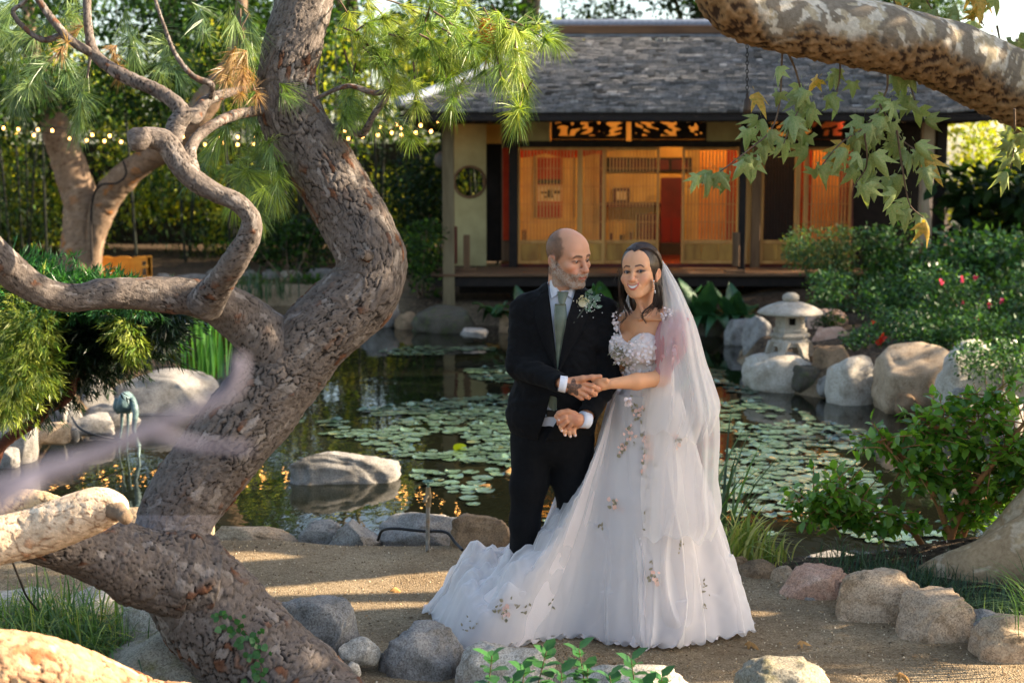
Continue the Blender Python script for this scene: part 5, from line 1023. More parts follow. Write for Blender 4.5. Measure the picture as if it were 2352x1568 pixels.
# ---------------------------------------------------------------- lily pads
def pad_mesh(seed, curl):
    q = random.Random(seed); n = 18; V = [(0, 0, 0)]; cut = .22
    for k in range(n):
        a = cut + (2 * math.pi - 2 * cut) * k / (n - 1); r = 1 + .05 * q.uniform(-1, 1); V.append((r * .6 * math.cos(a), r * .6 * math.sin(a), .02 + .02 * q.uniform(-1, 1)))
    for k in range(n):
        a = cut + (2 * math.pi - 2 * cut) * k / (n - 1); r = 1 + .06 * q.uniform(-1, 1); V.append((r * math.cos(a), r * math.sin(a), .03 + curl * (max(0, math.sin(2 * a + seed)) ** 2) + .03 * q.uniform(-1, 1)))
    return mesh_np("lily_pad", np.array(V), [np.array([(0, 1 + k, 2 + k) for k in range(n - 1)]), np.array([(1 + k, 1 + n + k, 2 + n + k, 2 + k) for k in range(n - 1)])], M_PAD)
M_PAD = mat("lily pad", srgb(76, 98, 76), srgb(60, 84, 64), 20, .24, .8, objrand=.3, c3=srgb(128, 124, 70), scale3=5, thr3=(.6, .72))
M_PADY = mat("bright lily pad", srgb(150, 170, 40), srgb(128, 150, 40), 10, .4, .4, transl=.2); M_DLEAF = mat("fallen tan leaf", srgb(186, 144, 88), srgb(150, 104, 60), 14, .8, .15, objrand=.25)
PADS = [pad_mesh(s, c) for s, c in ((1, .02), (2, .05), (3, .18), (4, .03), (5, .30))]
def inpoly(p, poly):
    poly = np.array(poly, float); ins = np.zeros(len(p), bool)
    for A, B in zip(poly, np.roll(poly, -1, 0)):
        c = ((A[1] <= p[:, 1]) & (B[1] > p[:, 1])) | ((B[1] <= p[:, 1]) & (A[1] > p[:, 1])); ins ^= c & (p[:, 0] < A[0] + (p[:, 1] - A[1]) / (B[1] - A[1] + 1e-9) * (B[0] - A[0]))
    return ins
REG = [([(712, 990), (780, 950), (950, 925), (1190, 905), (1190, 1010), (1100, 1030), (950, 1040), (800, 1012)], .085), ([(860, 1036), (1000, 1022), (1190, 1020), (1190, 1075), (1050, 1060), (900, 1046)], .085), ([(1060, 850), (1200, 838), (1200, 885), (1100, 872)], .09), ([(870, 806), (960, 796), (1135, 800), (1120, 815), (900, 818)], .11),
       ([(940, 1095), (1060, 1080), (1190, 1090), (1290, 1130), (1190, 1200), (1110, 1175), (1020, 1130)], .12), ([(1080, 1190), (1190, 1180), (1190, 1215), (1110, 1212)], .15), ([(1185, 1060), (1330, 1080), (1300, 1240), (1190, 1240)], .13),
       ([(1630, 850), (1720, 860), (1740, 905), (1640, 900)], .09), ([(1630, 915), (1800, 915), (1860, 960), (2010, 1000), (1980, 1060), (1880, 1030), (1700, 1030), (1630, 1010)], .095), ([(1630, 1010), (1780, 1020), (1960, 1060), (2030, 1130), (1900, 1150), (1640, 1130)], .085), ([(1630, 1130), (1900, 1140), (2100, 1180), (2060, 1230), (1900, 1200), (1640, 1190)], .11), ([(1660, 1215), (1800, 1225), (1790, 1240), (1680, 1240)], .17), ([(1880, 1185), (2100, 1215), (2200, 1270), (2080, 1262), (1960, 1232)], .11)]
cand = []
for poly, md in REG:
    pa = np.array(poly); w = np.array([G(x, y, WATER_Z)[:2] for x, y in poly]); lo, hi = w.min(0), w.max(0); kept = []
    p = lo + rng.random((2600, 2)) * (hi - lo); p = p[inpoly(p, w)]
    for c in p:
        if all((c[0] - k[0]) ** 2 + (c[1] - k[1]) ** 2 > md * md for k in kept): kept.append(c)
    cand += [(c[0], c[1]) for c in kept]
for k in range(60):                                       # strays on open water
    px, py = rng.uniform(640, 2200), rng.uniform(800, 1240); g = G(px, py, WATER_Z)
    if pond_sd(g[None, :2])[0] < -.2 and rng.random() < .5: cand.append((g[0], g[1]))
cand = [c for c in cand if pond_sd(np.array([c]))[0] < -.08]
rp_ = [np.array(G(790, 1095, WATER_Z)[:2])]
_pn = vnoise(np.array([(c[0] * 1.7, c[1] * 1.1, 0) for c in cand]), 91) + .5 * vnoise(np.array([(c[0] * 5, c[1] * 3, 0) for c in cand]), 92); cand = [c for c, v in zip(cand, _pn) if v > -.32]
cand = [c for c in cand if np.hypot(*(np.array(c) - rp_[0])) > .5]
sz = [rng.uniform(.042, .084) for _ in cand]; view = [sz[i] / cand[i][1] for i in range(len(cand))]; order = np.argsort(view)[::-1]; big = set(order[:290].tolist())
rest = ([], [], 0)
vr, fr_, nn = [], {3: [], 4: []}, 0
def padM(c, s, k):
    a, b = rng.normal() * .05, rng.normal() * .05
    return Matrix.Translation((c[0], c[1], WATER_Z + .004 + .0022 * (k % 7))) @ Matrix.Rotation(rng.random() * 6.3, 4, 'Z') @ Matrix.Rotation(a * .5, 4, 'X') @ Matrix.Diagonal((s, s * rng.uniform(.85, 1), s, 1))
for k, c in enumerate(cand):
    me = PADS[int(rng.choice(5, p=[.36, .26, .12, .18, .08]))]; M = padM(c, sz[k], k)
    if k in big: inst("lily_pad", me, M, label="round flat green lily pad floating among others on the dark pond", cat="lily pad", group="lily pads on the pond")
    else:
        co = np.zeros(len(me.vertices) * 3, np.float32); me.vertices.foreach_get("co", co); A = np.array(M); vr.append(co.reshape(-1, 3) @ A[:3, :3].T + A[:3, 3])
        for f in me.polygons: fr_[len(f.vertices)].append([v + nn for v in f.vertices])
        nn += len(co) // 3
if vr: put("lily_pads", np.vstack(vr), [np.array(f) for f in fr_.values() if f], M_PAD, kind="stuff")
g = G(1056, 1028, WATER_Z + .03); M = Matrix.Translation(g) @ Matrix.Rotation(-.9, 4, 'X') @ Matrix.Diagonal((.055, .055, .055, 1)); o = inst("lily_pad", PADS[1].copy(), M, label="bright yellow green lily pad standing tilted left of the groom", cat="lily pad"); o.data.materials[0] = M_PADY
ML = mesh_np("fallen_leaf", *maple_leaf(.5, 9), M_DLEAF)
for px, py, z, s, lb in ((1195, 1045, WATER_Z, .09, "orange brown leaf on the lily pads beside the groom's jacket"), (1158, 1085, WATER_Z, .11, "large tan leaf lying on the pads left of the groom's thigh"), (1128, 1112, WATER_Z, .08, "curled tan leaf left of the groom's knee"), (1765, 1048, WATER_Z, .12, "large pale tan leaf on the pads right of the dress"), (1690, 985, WATER_Z, .09, "tan leaf on the pads close to the veil's edge"), (1970, 1010, WATER_Z, .06, "little yellow leaf on the pads before the camellia"),
                          (1718, 1470, 0, .06, "dry leaf on the gravel right of the dress hem"), (2065, 1482 + 60, 0, .06, "yellowish leaf on the gravel at the lower right"), (905, 1346, 0, .07, "brown leaf on the gravel path behind the train"), (1835, 1470, 0, .05, "brown leaf on the gravel below the kerb"), (235, 1345, 0, .06, "brown leaf on the path left of the trunk")):
    p = G(px, py, z + .02); M = Matrix.Translation(p) @ Matrix.Rotation(rng.random() * 6.3, 4, 'Z') @ Matrix.Rotation(rng.normal() * .25, 4, 'X') @ Matrix.Diagonal((s, s, s, 1)); inst("fallen_leaf", ML, M, label=lb, cat="leaf")
# crumbs of leaf litter and grit on the path
n = 2600; xy = np.c_[rng.uniform(-2.6, 2.9, n), rng.uniform(4.9, 8.2, n)]; keep = (rng.random(n) < .25 + .75 * (vnoise(np.c_[xy * 1.8, 0 * xy[:, :1]], 77) > .1)); xy = xy[keep]; n = len(xy)
d = rand_dirs(n); d[:, 2] *= .15; up = rand_dirs(n) * .35; up[:, 2] += 1; V, F, C = scatter(LEAF2, LEAF2_F, np.c_[xy, ground_h(xy[:, 0], xy[:, 1]) + .005], rot_basis(d, up), rng.uniform(.008, .03, n), palette(n, [srgb(96, 70, 46), srgb(64, 46, 32), srgb(150, 116, 78), srgb(120, 92, 62)])); put("leaf_litter", V, F, mat("leaf litter", None, attr=True, rough=.9), col=C, kind="stuff")
n = 5200; xy = np.c_[rng.uniform(-2.4, 2.6, n), rng.uniform(5.0, 7.6, n)]; T = ICO3[0] * 0; T8 = np.array([(1, 0, 0), (-1, 0, 0), (0, 1, 0), (0, -1, 0), (0, 0, .7), (0, 0, -.7)], float); F8 = np.array([(0, 2, 4), (2, 1, 4), (1, 3, 4), (3, 0, 4), (2, 0, 5), (1, 2, 5), (3, 1, 5), (0, 3, 5)])
V, F, C = scatter(T8, F8, np.c_[xy, ground_h(xy[:, 0], xy[:, 1]) + .002], rot_basis(rand_dirs(n), rand_dirs(n)), rng.uniform(.002, .006, n), palette(n, [srgb(200, 176, 140), srgb(160, 134, 100), srgb(120, 98, 70), srgb(214, 196, 166)])); put("gravel_grit", V, F, mat("grit", None, attr=True, rough=.9), col=C, smooth_=False, kind="stuff")

# ---------------------------------------------------------------- small plants
M_BLADE = mat("grass blades", None, attr=True, rough=.45, spec=.4, transl=.3)
def blades(name, label, cat, base, n, ln, w, cols, spread=.1, lean=.5, arch=.6, group=None, lean_dir=None, kind_=None):
    base = np.array(base, float); o = thing(name, label, cat, base, group); k = 6; t = np.linspace(0, 1, k)
    b = base + np.c_[rng.normal(size=(n, 2)) * spread, np.zeros(n)]; a = rng.random(n) * 6.3; d = np.c_[np.cos(a), np.sin(a)] * (lean * rng.random(n) ** .7)[:, None]
    if lean_dir is not None: d = d + np.array(lean_dir)[None]
    L_ = ln * rng.uniform(.55, 1.1, n); c = palette(n, cols, .15)
    ctr = b[:, None, :] + np.concatenate([d[:, None, :] * (t[None, :, None] ** (1 + arch)) * L_[:, None, None], (t[None, :] * (1 - .60 * arch * t[None, :] * np.linalg.norm(d, axis=1)[:, None] * 1.4) * L_[:, None])[..., None]], -1)
    sd = np.c_[-np.sin(a), np.cos(a), np.zeros(n)]; ww = w * np.array([.7, 1, 1, .85, .55, .06])
    V = np.stack([ctr - sd[:, None, :] * ww[None, :, None] / 2, ctr + sd[:, None, :] * ww[None, :, None] / 2], 2).reshape(-1, 3)
    f = np.array([(2 * i, 2 * i + 1, 2 * i + 3, 2 * i + 2) for i in range(k - 1)]); F = (f[None] + (np.arange(n) * 2 * k)[:, None, None]).reshape(-1, 4)
    put("blades", V, F, M_BLADE, o, col=np.repeat(c, 2 * k, 0), kind="stuff"); return o
GB = [srgb(86, 122, 58), srgb(66, 100, 52), srgb(112, 140, 66)]; GD = [srgb(62, 88, 60), srgb(50, 76, 54), srgb(80, 104, 70)]; GYB = [srgb(150, 160, 76), srgb(118, 140, 62), srgb(190, 184, 110)]
def gp(px, py, Y): p = P(px, py, Y); return (p[0], p[1], gz(p[0], p[1]))
blades("iris_clump", "tall green iris leaves standing at the water behind the pine fork", "iris", (*P(478, 885, 14.2)[:2], -.1), 60, .75, .022, [srgb(70, 130, 46), srgb(54, 110, 44), srgb(94, 146, 60)], .12, .22, .4)
blades("sedge", "dark sedge tuft left of the iris by the large flat boulder", "sedge", (*P(235, 880, 13.6)[:2], -.05), 60, .55, .016, GD, .14, .7, .8)
blades("iris_clump", "dark strappy tuft on the far sand bank left of the elbow", "iris", (*P(590, 705, 22.8)[:2], -.15), 90, .6, .022, GD, .3, .5, .6)
blades("liriope", "lush grassy tuft under the limbs at the lower left", "grass", (P(120, 1470, 5.75)[0], 5.75, .03), 620, .40, .0075, GB + GYB[:1], .17, 1.7, 1.0)
blades("liriope", "second grassy tuft at the left edge below the pale stones", "grass", (P(20, 1450, 5.8)[0], 5.8, .03), 300, .36, .0075, GB, .13, 1.7, 1.0)
blades("liriope", "thin grass at the foot of the tan wedge boulder", "grass", (P(215, 1450, 5.65)[0], 5.65, .03), 140, .24, .006, GB, .09, .9, .9)
blades("reeds", "long arching reed blades at the pond edge behind the dress", "reed", (P(1655, 1290, 7.4)[0], 7.4, -.1), 26, .95, .016, GD + GB[:1], .06, .45, .7, lean_dir=(.16, 0))
blades("variegated_grass", "yellow edged grass tuft right of the dress at the pond edge", "grass", (P(1700, 1318, 7.2)[0], 7.2, 0), 110, .36, .011, GYB, .07, .75, .9, lean_dir=(.25, -.1))
blades("variegated_grass", "small pale grass tuft before the round dark kerb stone's back", "grass", (P(1770, 1310, 7.15)[0], 7.15, 0), 45, .20, .010, GYB, .05, .8, .9)
for px, py, Y, n, lb in ((1985, 1335, 7.0, 260, "dark mondo grass behind the rosy kerb boulder"), (2150, 1385, 6.6, 320, "dark mondo grass behind the tallest kerb boulder"), (2260, 1420, 6.35, 320, "dark mondo grass above the small grey kerb stone"), (2340, 1400, 6.2, 300, "dark mondo grass at the right edge by the sycamore root"), (2070, 1350, 6.85, 200, "low mondo grass under the camellia stems")): blades("mondo_grass", lb, "grass", gp(px, py, Y), n, .15, .005, GD, .14, .9, .9, "mondo grass behind the kerb")
p = gp(2330, 1400, 5.6); blades("grass_tuft", "fine grass hanging in at the right edge above the kerb", "grass", (p[0] + .12, 5.6, .15), 80, .42, .005, GB, .05, .7, .9, lean_dir=(-.4, 0))
# camellia with its single leaves
M_CAM = mat("camellia leaf", srgb(92, 136, 46), srgb(116, 156, 58), 9, .26, .6, objrand=.3, transl=.45); CAML = [mesh_np("camellia_leaf", LEAF * np.array([1.25, 1, s]), LEAF_F, M_CAM) for s in (1, 2.0, .4)]
CA = thing("camellia", "sunlit glossy camellia shrub with orange brown stems over the pond at the right", "shrub", gp(2175, 1300, 7.45))
stm = [[(2172, 1312, 7.45, 13), (2178, 1260, 7.42, 11), (2190, 1210, 7.4, 10), (2230, 1130, 7.3, 8), (2300, 1040, 7.2, 6), (2360, 960, 7.2, 4)], [(2186, 1312, 7.5, 10), (2205, 1250, 7.5, 9), (2225, 1200, 7.5, 8), (2290, 1150, 7.4, 6), (2360, 1110, 7.3, 4)], [(2150, 1312, 7.5, 11), (2130, 1275, 7.48, 9), (2090, 1215, 7.4, 7), (2020, 1190, 7.3, 5), (1950, 1150, 7.2, 4), (1900, 1110, 7.15, 3)],
       [(2178, 1220, 7.4, 8), (2150, 1150, 7.35, 6), (2110, 1080, 7.3, 5), (2060, 1040, 7.25, 4), (2010, 1010, 7.2, 3)], [(2190, 1200, 7.4, 7), (2210, 1120, 7.4, 5), (2230, 1040, 7.35, 4), (2250, 980, 7.3, 3), (2280, 900, 7.3, 3)], [(2110, 1100, 7.3, 5), (2130, 1030, 7.3, 4), (2170, 960, 7.3, 3)], [(2040, 1200, 7.35, 4), (1980, 1200, 7.3, 3), (1920, 1190, 7.25, 2.5), (1850, 1150, 7.2, 2)], [(2290, 1150, 7.4, 6), (2330, 1080, 7.3, 5), (2380, 1020, 7.2, 4)]]
tw = MB(); tips = []
for sp in stm:
    q = catmull(np.array([(*P(x, y, Y), r / S(Y)) for x, y, Y, r in sp]), 30); tw.tube(q[:, :3], q[:, 3], 7)
    for i in range(10, 30, 2):
        for _ in range(7):
            d = rng.normal(size=3) * [1, .8, .5] + [0, 0, .25]; d /= np.linalg.norm(d); e = q[i, :3] + d * rng.uniform(.06, .2) * (1.2 if i > 14 else .7); tw.tube(catmull(np.array([q[i, :3], (q[i, :3] + e) / 2 + [0, 0, .01], e]), 5), [.004, .0035, .003, .0025, .002], 4, cap=False); tips.append((q[i, :3], e))
tw.put("stems", mat("camellia stem", srgb(166, 116, 70), srgb(128, 88, 56), 20, .7, .25), CA, smooth_=True)
pos, dr = [], []
for A, e in tips:
    for k in range(7): 
        t = rng.uniform(.35, 1.0); pos.append(A + (e - A) * t + rng.normal(size=3) * .006); v = (e - A) / (np.linalg.norm(e - A) + 1e-6) * .5 + rand_dirs(1)[0] * .9; v[2] -= .1; dr.append(v)
pos, dr = np.array(pos), np.array(dr); up = rand_dirs(len(pos)) * .5; up[:, 2] += .8; B = rot_basis(dr, up); szs = rng.uniform(.045, .075, len(pos)); dep = np.argsort(pos[:, 1])
for i in dep[:280]:
    b = B[i] * szs[i]; inst("leaf", CAML[int(rng.integers(0, 3))], Matrix([[*b[r], pos[i][r]] for r in range(3)] + [[0, 0, 0, 1]]), CA)
j = dep[280:]; V, F, C = scatter(LEAF * np.array([1.25, 1, 1]), LEAF_F, pos[j], B[j], szs[j], palette(len(j), [srgb(92, 136, 46), srgb(116, 156, 58), srgb(76, 120, 46)])); put("foliage", V, F, mat("camellia foliage", None, attr=True, rough=.26, spec=.6, transl=.45), CA, col=C, kind="stuff")
bush("ground_ivy", "low leafy ground cover at the foot of the camellia", [P(x, y, 7.3) for x, y in ((2120, 1310), (2170, 1320), (2220, 1315), (2080, 1325))], (.10, .10, .05), 420, .035, GB + LG[:1], LEAF, LEAF_F, 2, m=M_GLOSS)
# cast iron plants before the deck
M_ASP = mat("broad strap leaf", srgb(52, 92, 50), srgb(40, 76, 44), 5, .35, .5, objrand=.25, transl=.15)
def strap(curl):
    t = np.linspace(0, 1, 8); w = .17 * np.sin(np.pi * np.clip(t, .03, 1) ** .7) + .012; y = t * (1 - .2 * curl * t); z = .9 * t - curl * 1.0 * t ** 2.2
    V = [(s * w[i], y[i] * (.45 + .5 * curl), z[i] + abs(s) * .05) for i in range(8) for s in (-1, 0, 1)]; return mesh_np("strap_leaf", np.array(V), gridF(8, 3), M_ASP)
STR_ = [strap(c) for c in (.2, .5, .8, 1.1)]
for k, (px, py, Y, n, s, lb) in enumerate(((1620, 715, 18.9, 16, .75, "dark strap leaved plant right of the veil before the deck"), (1690, 720, 18.8, 14, .7, "dark strap leaved plant nearer the stone lantern"), (1560, 715, 19.2, 12, .7, "strap leaved plant mostly hidden behind the veil"), (1215, 735, 19.6, 12, .6, "strap leaved plant left of the groom's shoulder on the far shore"), (1380, 720, 19.4, 14, .75, "strap leaved plant between groom and bride on the far shore"), (1290, 725, 19.6, 12, .7, "strap leaved plant behind the groom's neck"), (1140, 740, 19.6, 8, .45, "small strap leaved plant left of the groom on the far shore"))):
    b = gp(px, py, Y); b = (b[0], b[1], max(b[2], -.1)); o = thing("cast_iron_plant", lb, "plant", b, "strap leaved plants before the deck")
    for i in range(n): inst("leaf", STR_[int(rng.integers(0, 4))], Matrix.Translation(Vector(b) + Vector((rng.normal() * .05, rng.normal() * .05, 0))) @ Matrix.Rotation(rng.random() * 6.3, 4, 'Z') @ Matrix.Scale(s * rng.uniform(.7, 1.1), 4), o)
# sprig at the bottom edge
M_SPR = mat("fresh green leaf", srgb(62, 112, 58), srgb(50, 96, 50), 8, .4, .4, objrand=.2, transl=.3); SPL = mesh_np("sprig_leaf", LEAF * np.array([1.5, 1, 1]), LEAF_F, M_SPR)
SPG = thing("green_sprig", "leafy green sprigs rising at the bottom edge below the dress", "plant", (P(1250, 1700, 4.6)[0], 4.6, .05)); tw = MB()
for px, py, h in ((1130, 1530, 0), (1205, 1560, 0), (1255, 1520, 0), (1330, 1515, 0), (1350, 1560, 0), (1290, 1570, 0), (1450, 1540, 0), (1400, 1575, 0), (1520, 1580, 0), (1180, 1590, 0), (1480, 1600, 0)):
    top = P(px, py - 25, 4.55 + rng.normal() * .08); bot = top + [rng.normal() * .04, .02, -.35]; tw.tube([bot, (top + bot) / 2 + rng.normal(size=3) * .008, top], [.004, .003, .002], 5)
    for k in range(15):
        t = k / 14; p = top + (bot - top) * t * .42; a = k * 2.4 + rng.random(); d = np.array([math.cos(a), math.sin(a), .75 - 1.3 * t]); B = rot_basis(d[None], np.array([[0, 0, 1.0]]))[0] * rng.uniform(.045, .075); inst("leaf", SPL, Matrix([[*B[r], p[r]] for r in range(3)] + [[0, 0, 0, 1]]), SPG)
tw.put("stems", M_TWIG, SPG, smooth_=True)
# ivy creeping on the pine's foot
IV = thing("creeping_fig", "small green creeper climbing the foot of the pine trunk", "creeper", P(560, 1560, 5.15)); iv = mesh_np("creeper_leaf", LEAF * np.array([1.9, 1, 1]), LEAF_F, M_SPR); tw = MB()
trunk_o = [o for o in PINE.children if o.name == "trunk"][0]; tv = np.zeros(len(trunk_o.data.vertices) * 3, np.float32); trunk_o.data.vertices.foreach_get("co", tv); tv = tv.reshape(-1, 3) + ROOT[PINE.name]
dd = tv[:, 1] * _cp - (tv[:, 2] - CAM_H) * _sp; tpx = np.c_[CX + FPX * tv[:, 0] / dd, CY - FPX * (tv[:, 1] * _sp + (tv[:, 2] - CAM_H) * _cp) / dd]
def on_trunk(px, py):
    k = np.where(((tpx - [px, py]) ** 2).sum(1) < 130)[0]; return tv[k[np.argmin(dd[k])]] if len(k) else None
IVP = [(495, 1400), (510, 1405), (530, 1412), (512, 1425), (545, 1418), (555, 1430), (520, 1440), (540, 1440), (570, 1445), (545, 1455), (560, 1460), (580, 1462), (600, 1440), (604, 1452), (585, 1475), (570, 1480), (600, 1475), (615, 1480), (622, 1475), (585, 1495), (595, 1500), (600, 1512), (590, 1520), (598, 1530), (585, 1535), (592, 1548), (575, 1552), (566, 1562), (560, 1570), (590, 1562), (530, 1425), (565, 1418)]
for px, py in IVP * 2:
    p = on_trunk(px + rng.normal() * 6, py + rng.normal() * 6)
    if p is None: continue
    p = p + np.array([0, -.012, .004]); d = np.array([rng.normal(), -.25, rng.normal() - .3]); B = rot_basis(d[None], np.array([[rng.normal() * .3, -1, .3]]))[0] * rng.uniform(.018, .032); inst("leaf", iv, Matrix([[*B[r], p[r]] for r in range(3)] + [[0, 0, 0, 1]]), IV)
q = [on_trunk(*IVP[k]) for k in (0, 4, 8, 11, 16, 20, 23, 28)]; q = np.array([x for x in q if x is not None]) + [0, -.006, 0]; tw.tube(catmull(q, 30), .0025, 5).put("stem", M_TWIG, IV, smooth_=True)
# ---------------------------------------------------------------- sculpting with distance fields
def poly_sd(p, poly):
    a = np.array(poly, float); b = np.roll(a, -1, 0); d = np.full(len(p), 1e9); ins = np.zeros(len(p), bool)
    for A, B in zip(a, b):
        e = B - A; w = p - A; t = np.clip((w @ e) / (e @ e + 1e-12), 0, 1); q = w - t[:, None] * e; d = np.minimum(d, (q ** 2).sum(1))
        c = ((A[1] <= p[:, 1]) & (B[1] > p[:, 1])) | ((B[1] <= p[:, 1]) & (A[1] > p[:, 1])); ins ^= c & (p[:, 0] < A[0] + (p[:, 1] - A[1]) / (B[1] - A[1] + 1e-12) * (B[0] - A[0]))
    d = np.sqrt(d); return np.where(ins, -d, d)
def proj(W):
    W = np.asarray(W, float); dd = W[:, 1] * _cp - (W[:, 2] - CAM_H) * _sp
    return np.c_[CX + FPX * W[:, 0] / dd, CY - FPX * (W[:, 1] * _sp + (W[:, 2] - CAM_H) * _cp) / dd]
def smin(a, b, k):
    if k <= 0: return np.minimum(a, b)
    h = np.clip(.5 + .5 * (b - a) / k, 0, 1); return b * (1 - h) + a * h - k * h * (1 - h)
def smax(a, b, k): return -smin(-a, -b, k)
def ell(c, r, R=None):
    c, r = np.array(c, float), np.array(r, float)
    def f(P_):
        q = P_ - c
        if R is not None: q = q @ R
        k0 = np.sqrt(((q / r) ** 2).sum(1)); k1 = np.sqrt(((q / (r * r)) ** 2).sum(1)) + 1e-9; return k0 * (k0 - 1) / k1
    return f, c, max(r)
def cone_(a, b, ra, rb):
    a, b = np.array(a, float), np.array(b, float); ab = b - a; l2 = ab @ ab + 1e-12
    def f(P_):
        h = np.clip((P_ - a) @ ab / l2, 0, 1); return np.linalg.norm(P_ - a - h[:, None] * ab, axis=1) - (ra + (rb - ra) * h)
    return f, (a + b) / 2, math.sqrt(l2) / 2 + max(ra, rb)
class Field:
    def __init__(s): s.ops = []
    def u(s, prim, k=.01): s.ops.append(('u', prim, k)); return s
    def sub(s, prim, k=.004): s.ops.append(('s', prim, k)); return s
    def chain(s, pts, rad, k=.02):
        for i in range(len(pts) - 1): s.u(cone_(pts[i], pts[i + 1], rad[i], rad[i + 1]), k)
        return s
    def raw(s, fn, op='x', k=0): s.ops.append((op, fn, k)); return s
    def __call__(s, P_):
        d = np.full(len(P_), 1.0)
        for op, pr, k in s.ops:
            if op == 'x': d = pr(P_, d); continue
            f, c, r = pr; m = ((P_ - c) ** 2).sum(1) < (r + max(.05, 3 * k)) ** 2 if op == 's' else ((P_ - c) ** 2).sum(1) < (r + .35) ** 2
            if not m.any(): continue
            d[m] = smin(d[m], f(P_[m]), k) if op == 'u' else smax(d[m], -f(P_[m]), k)
        return d
def surface(fld, lo, hi, h, B=8, slack=1.35):
    """Surface nets over a sparse grid."""
    lo, hi = np.array(lo, float), np.array(hi, float); nb = np.ceil((hi - lo) / (h * B)).astype(int); N = nb * B
    cb = np.stack(np.meshgrid(*[np.arange(n) for n in nb], indexing='ij'), -1).reshape(-1, 3); dc = fld(lo + (cb + .5) * h * B - .5 * h)
    act = np.abs(dc) < math.sqrt(3) / 2 * B * h * slack
    D = np.repeat(np.repeat(np.repeat(np.where(dc > 0, 1, -1).reshape(nb).astype(np.float32), B, 0), B, 1), B, 2)
    loc = np.stack(np.meshgrid(*[np.arange(B)] * 3, indexing='ij'), -1).reshape(-1, 3)
    ab = cb[act]
    for i in range(0, len(ab), 400):
        idx = (ab[i:i + 400, None, :] * B + loc[None]).reshape(-1, 3); D[idx[:, 0], idx[:, 1], idx[:, 2]] = fld(lo + idx * h)
    s = D < 0; c = np.zeros(np.array(D.shape) - 1, np.int8)
    offs = [(a, b, e) for a in (0, 1) for b in (0, 1) for e in (0, 1)]
    for a, b, e in offs: c += s[a:a + N[0] - 1, b:b + N[1] - 1, e:e + N[2] - 1]
    cell = np.argwhere((c > 0) & (c < 8)); vid = np.full(c.shape, -1, np.int32); vid[cell[:, 0], cell[:, 1], cell[:, 2]] = np.arange(len(cell))
    val = np.stack([D[cell[:, 0] + a, cell[:, 1] + b, cell[:, 2] + e] for a, b, e in offs], 1); of = np.array(offs, float)
    acc = np.zeros((len(cell), 3)); cnt = np.zeros(len(cell))
    for i in range(8):
        for j in range(i + 1, 8):
            if np.abs(of[i] - of[j]).sum() != 1: continue
            m = (val[:, i] < 0) != (val[:, j] < 0); t = np.where(m, val[:, i] / (val[:, i] - val[:, j] + 1e-12), 0); acc += m[:, None] * (of[i] + t[:, None] * (of[j] - of[i])); cnt += m
    V = lo + (cell + acc / np.maximum(cnt, 1)[:, None]) * h; F = []
    for ax in range(3):
        sl0 = [slice(None)] * 3; sl1 = [slice(None)] * 3; sl0[ax] = slice(0, -1); sl1[ax] = slice(1, None)
        e = np.argwhere(s[tuple(sl0)] != s[tuple(sl1)]); o1, o2 = (ax + 1) % 3, (ax + 2) % 3; e = e[(e[:, o1] > 0) & (e[:, o2] > 0) & (e[:, o1] < N[o1] - 1) & (e[:, o2] < N[o2] - 1)]
        q = []
        for d1, d2 in ((0, 0), (-1, 0), (-1, -1), (0, -1)):
            x = e.copy(); x[:, o1] += d1; x[:, o2] += d2; q.append(vid[x[:, 0], x[:, 1], x[:, 2]])
        q = np.stack(q, 1); fl = s[e[:, 0], e[:, 1], e[:, 2]]; q = np.where(fl[:, None], q, q[:, ::-1]); F.append(q[(q >= 0).all(1)])
    return V, np.vstack(F)
def relax(V, F, n=1, w=.5):
    for _ in range(n):
        A = np.zeros_like(V); c = np.zeros(len(V))
        for i in range(4):
            for j in ((i + 1) % 4, (i - 1) % 4): np.add.at(A, F[:, i], V[F[:, j]]); np.add.at(c, F[:, i], 1)
        V = V * (1 - w) + w * A / np.maximum(c, 1)[:, None]
    return V
def drape(px, py, fld, off=.004, Y0=5.3, steps=60):
    """Points where the camera's rays meet a field, lifted off it a little."""
    px, py = np.ravel(px), np.ravel(py); R = np.array([ray(a, b) for a, b in zip(px, py)]); R /= np.linalg.norm(R, axis=1)[:, None]
    t = Y0 / R[:, 1]; o = np.array([0, 0, CAM_H])
    for _ in range(steps): t = t + np.clip(fld(o + R * t[:, None]) - off, -.03, .2) * .8
    return o + R * t[:, None]
def Rz(a): c, s = math.cos(a), math.sin(a); return np.array([[c, -s, 0], [s, c, 0], [0, 0, 1.0]])
def Rx(a): c, s = math.cos(a), math.sin(a); return np.array([[1.0, 0, 0], [0, c, -s], [0, s, c]])
def Ry(a): c, s = math.cos(a), math.sin(a); return np.array([[c, 0, s], [0, 1.0, 0], [-s, 0, c]])

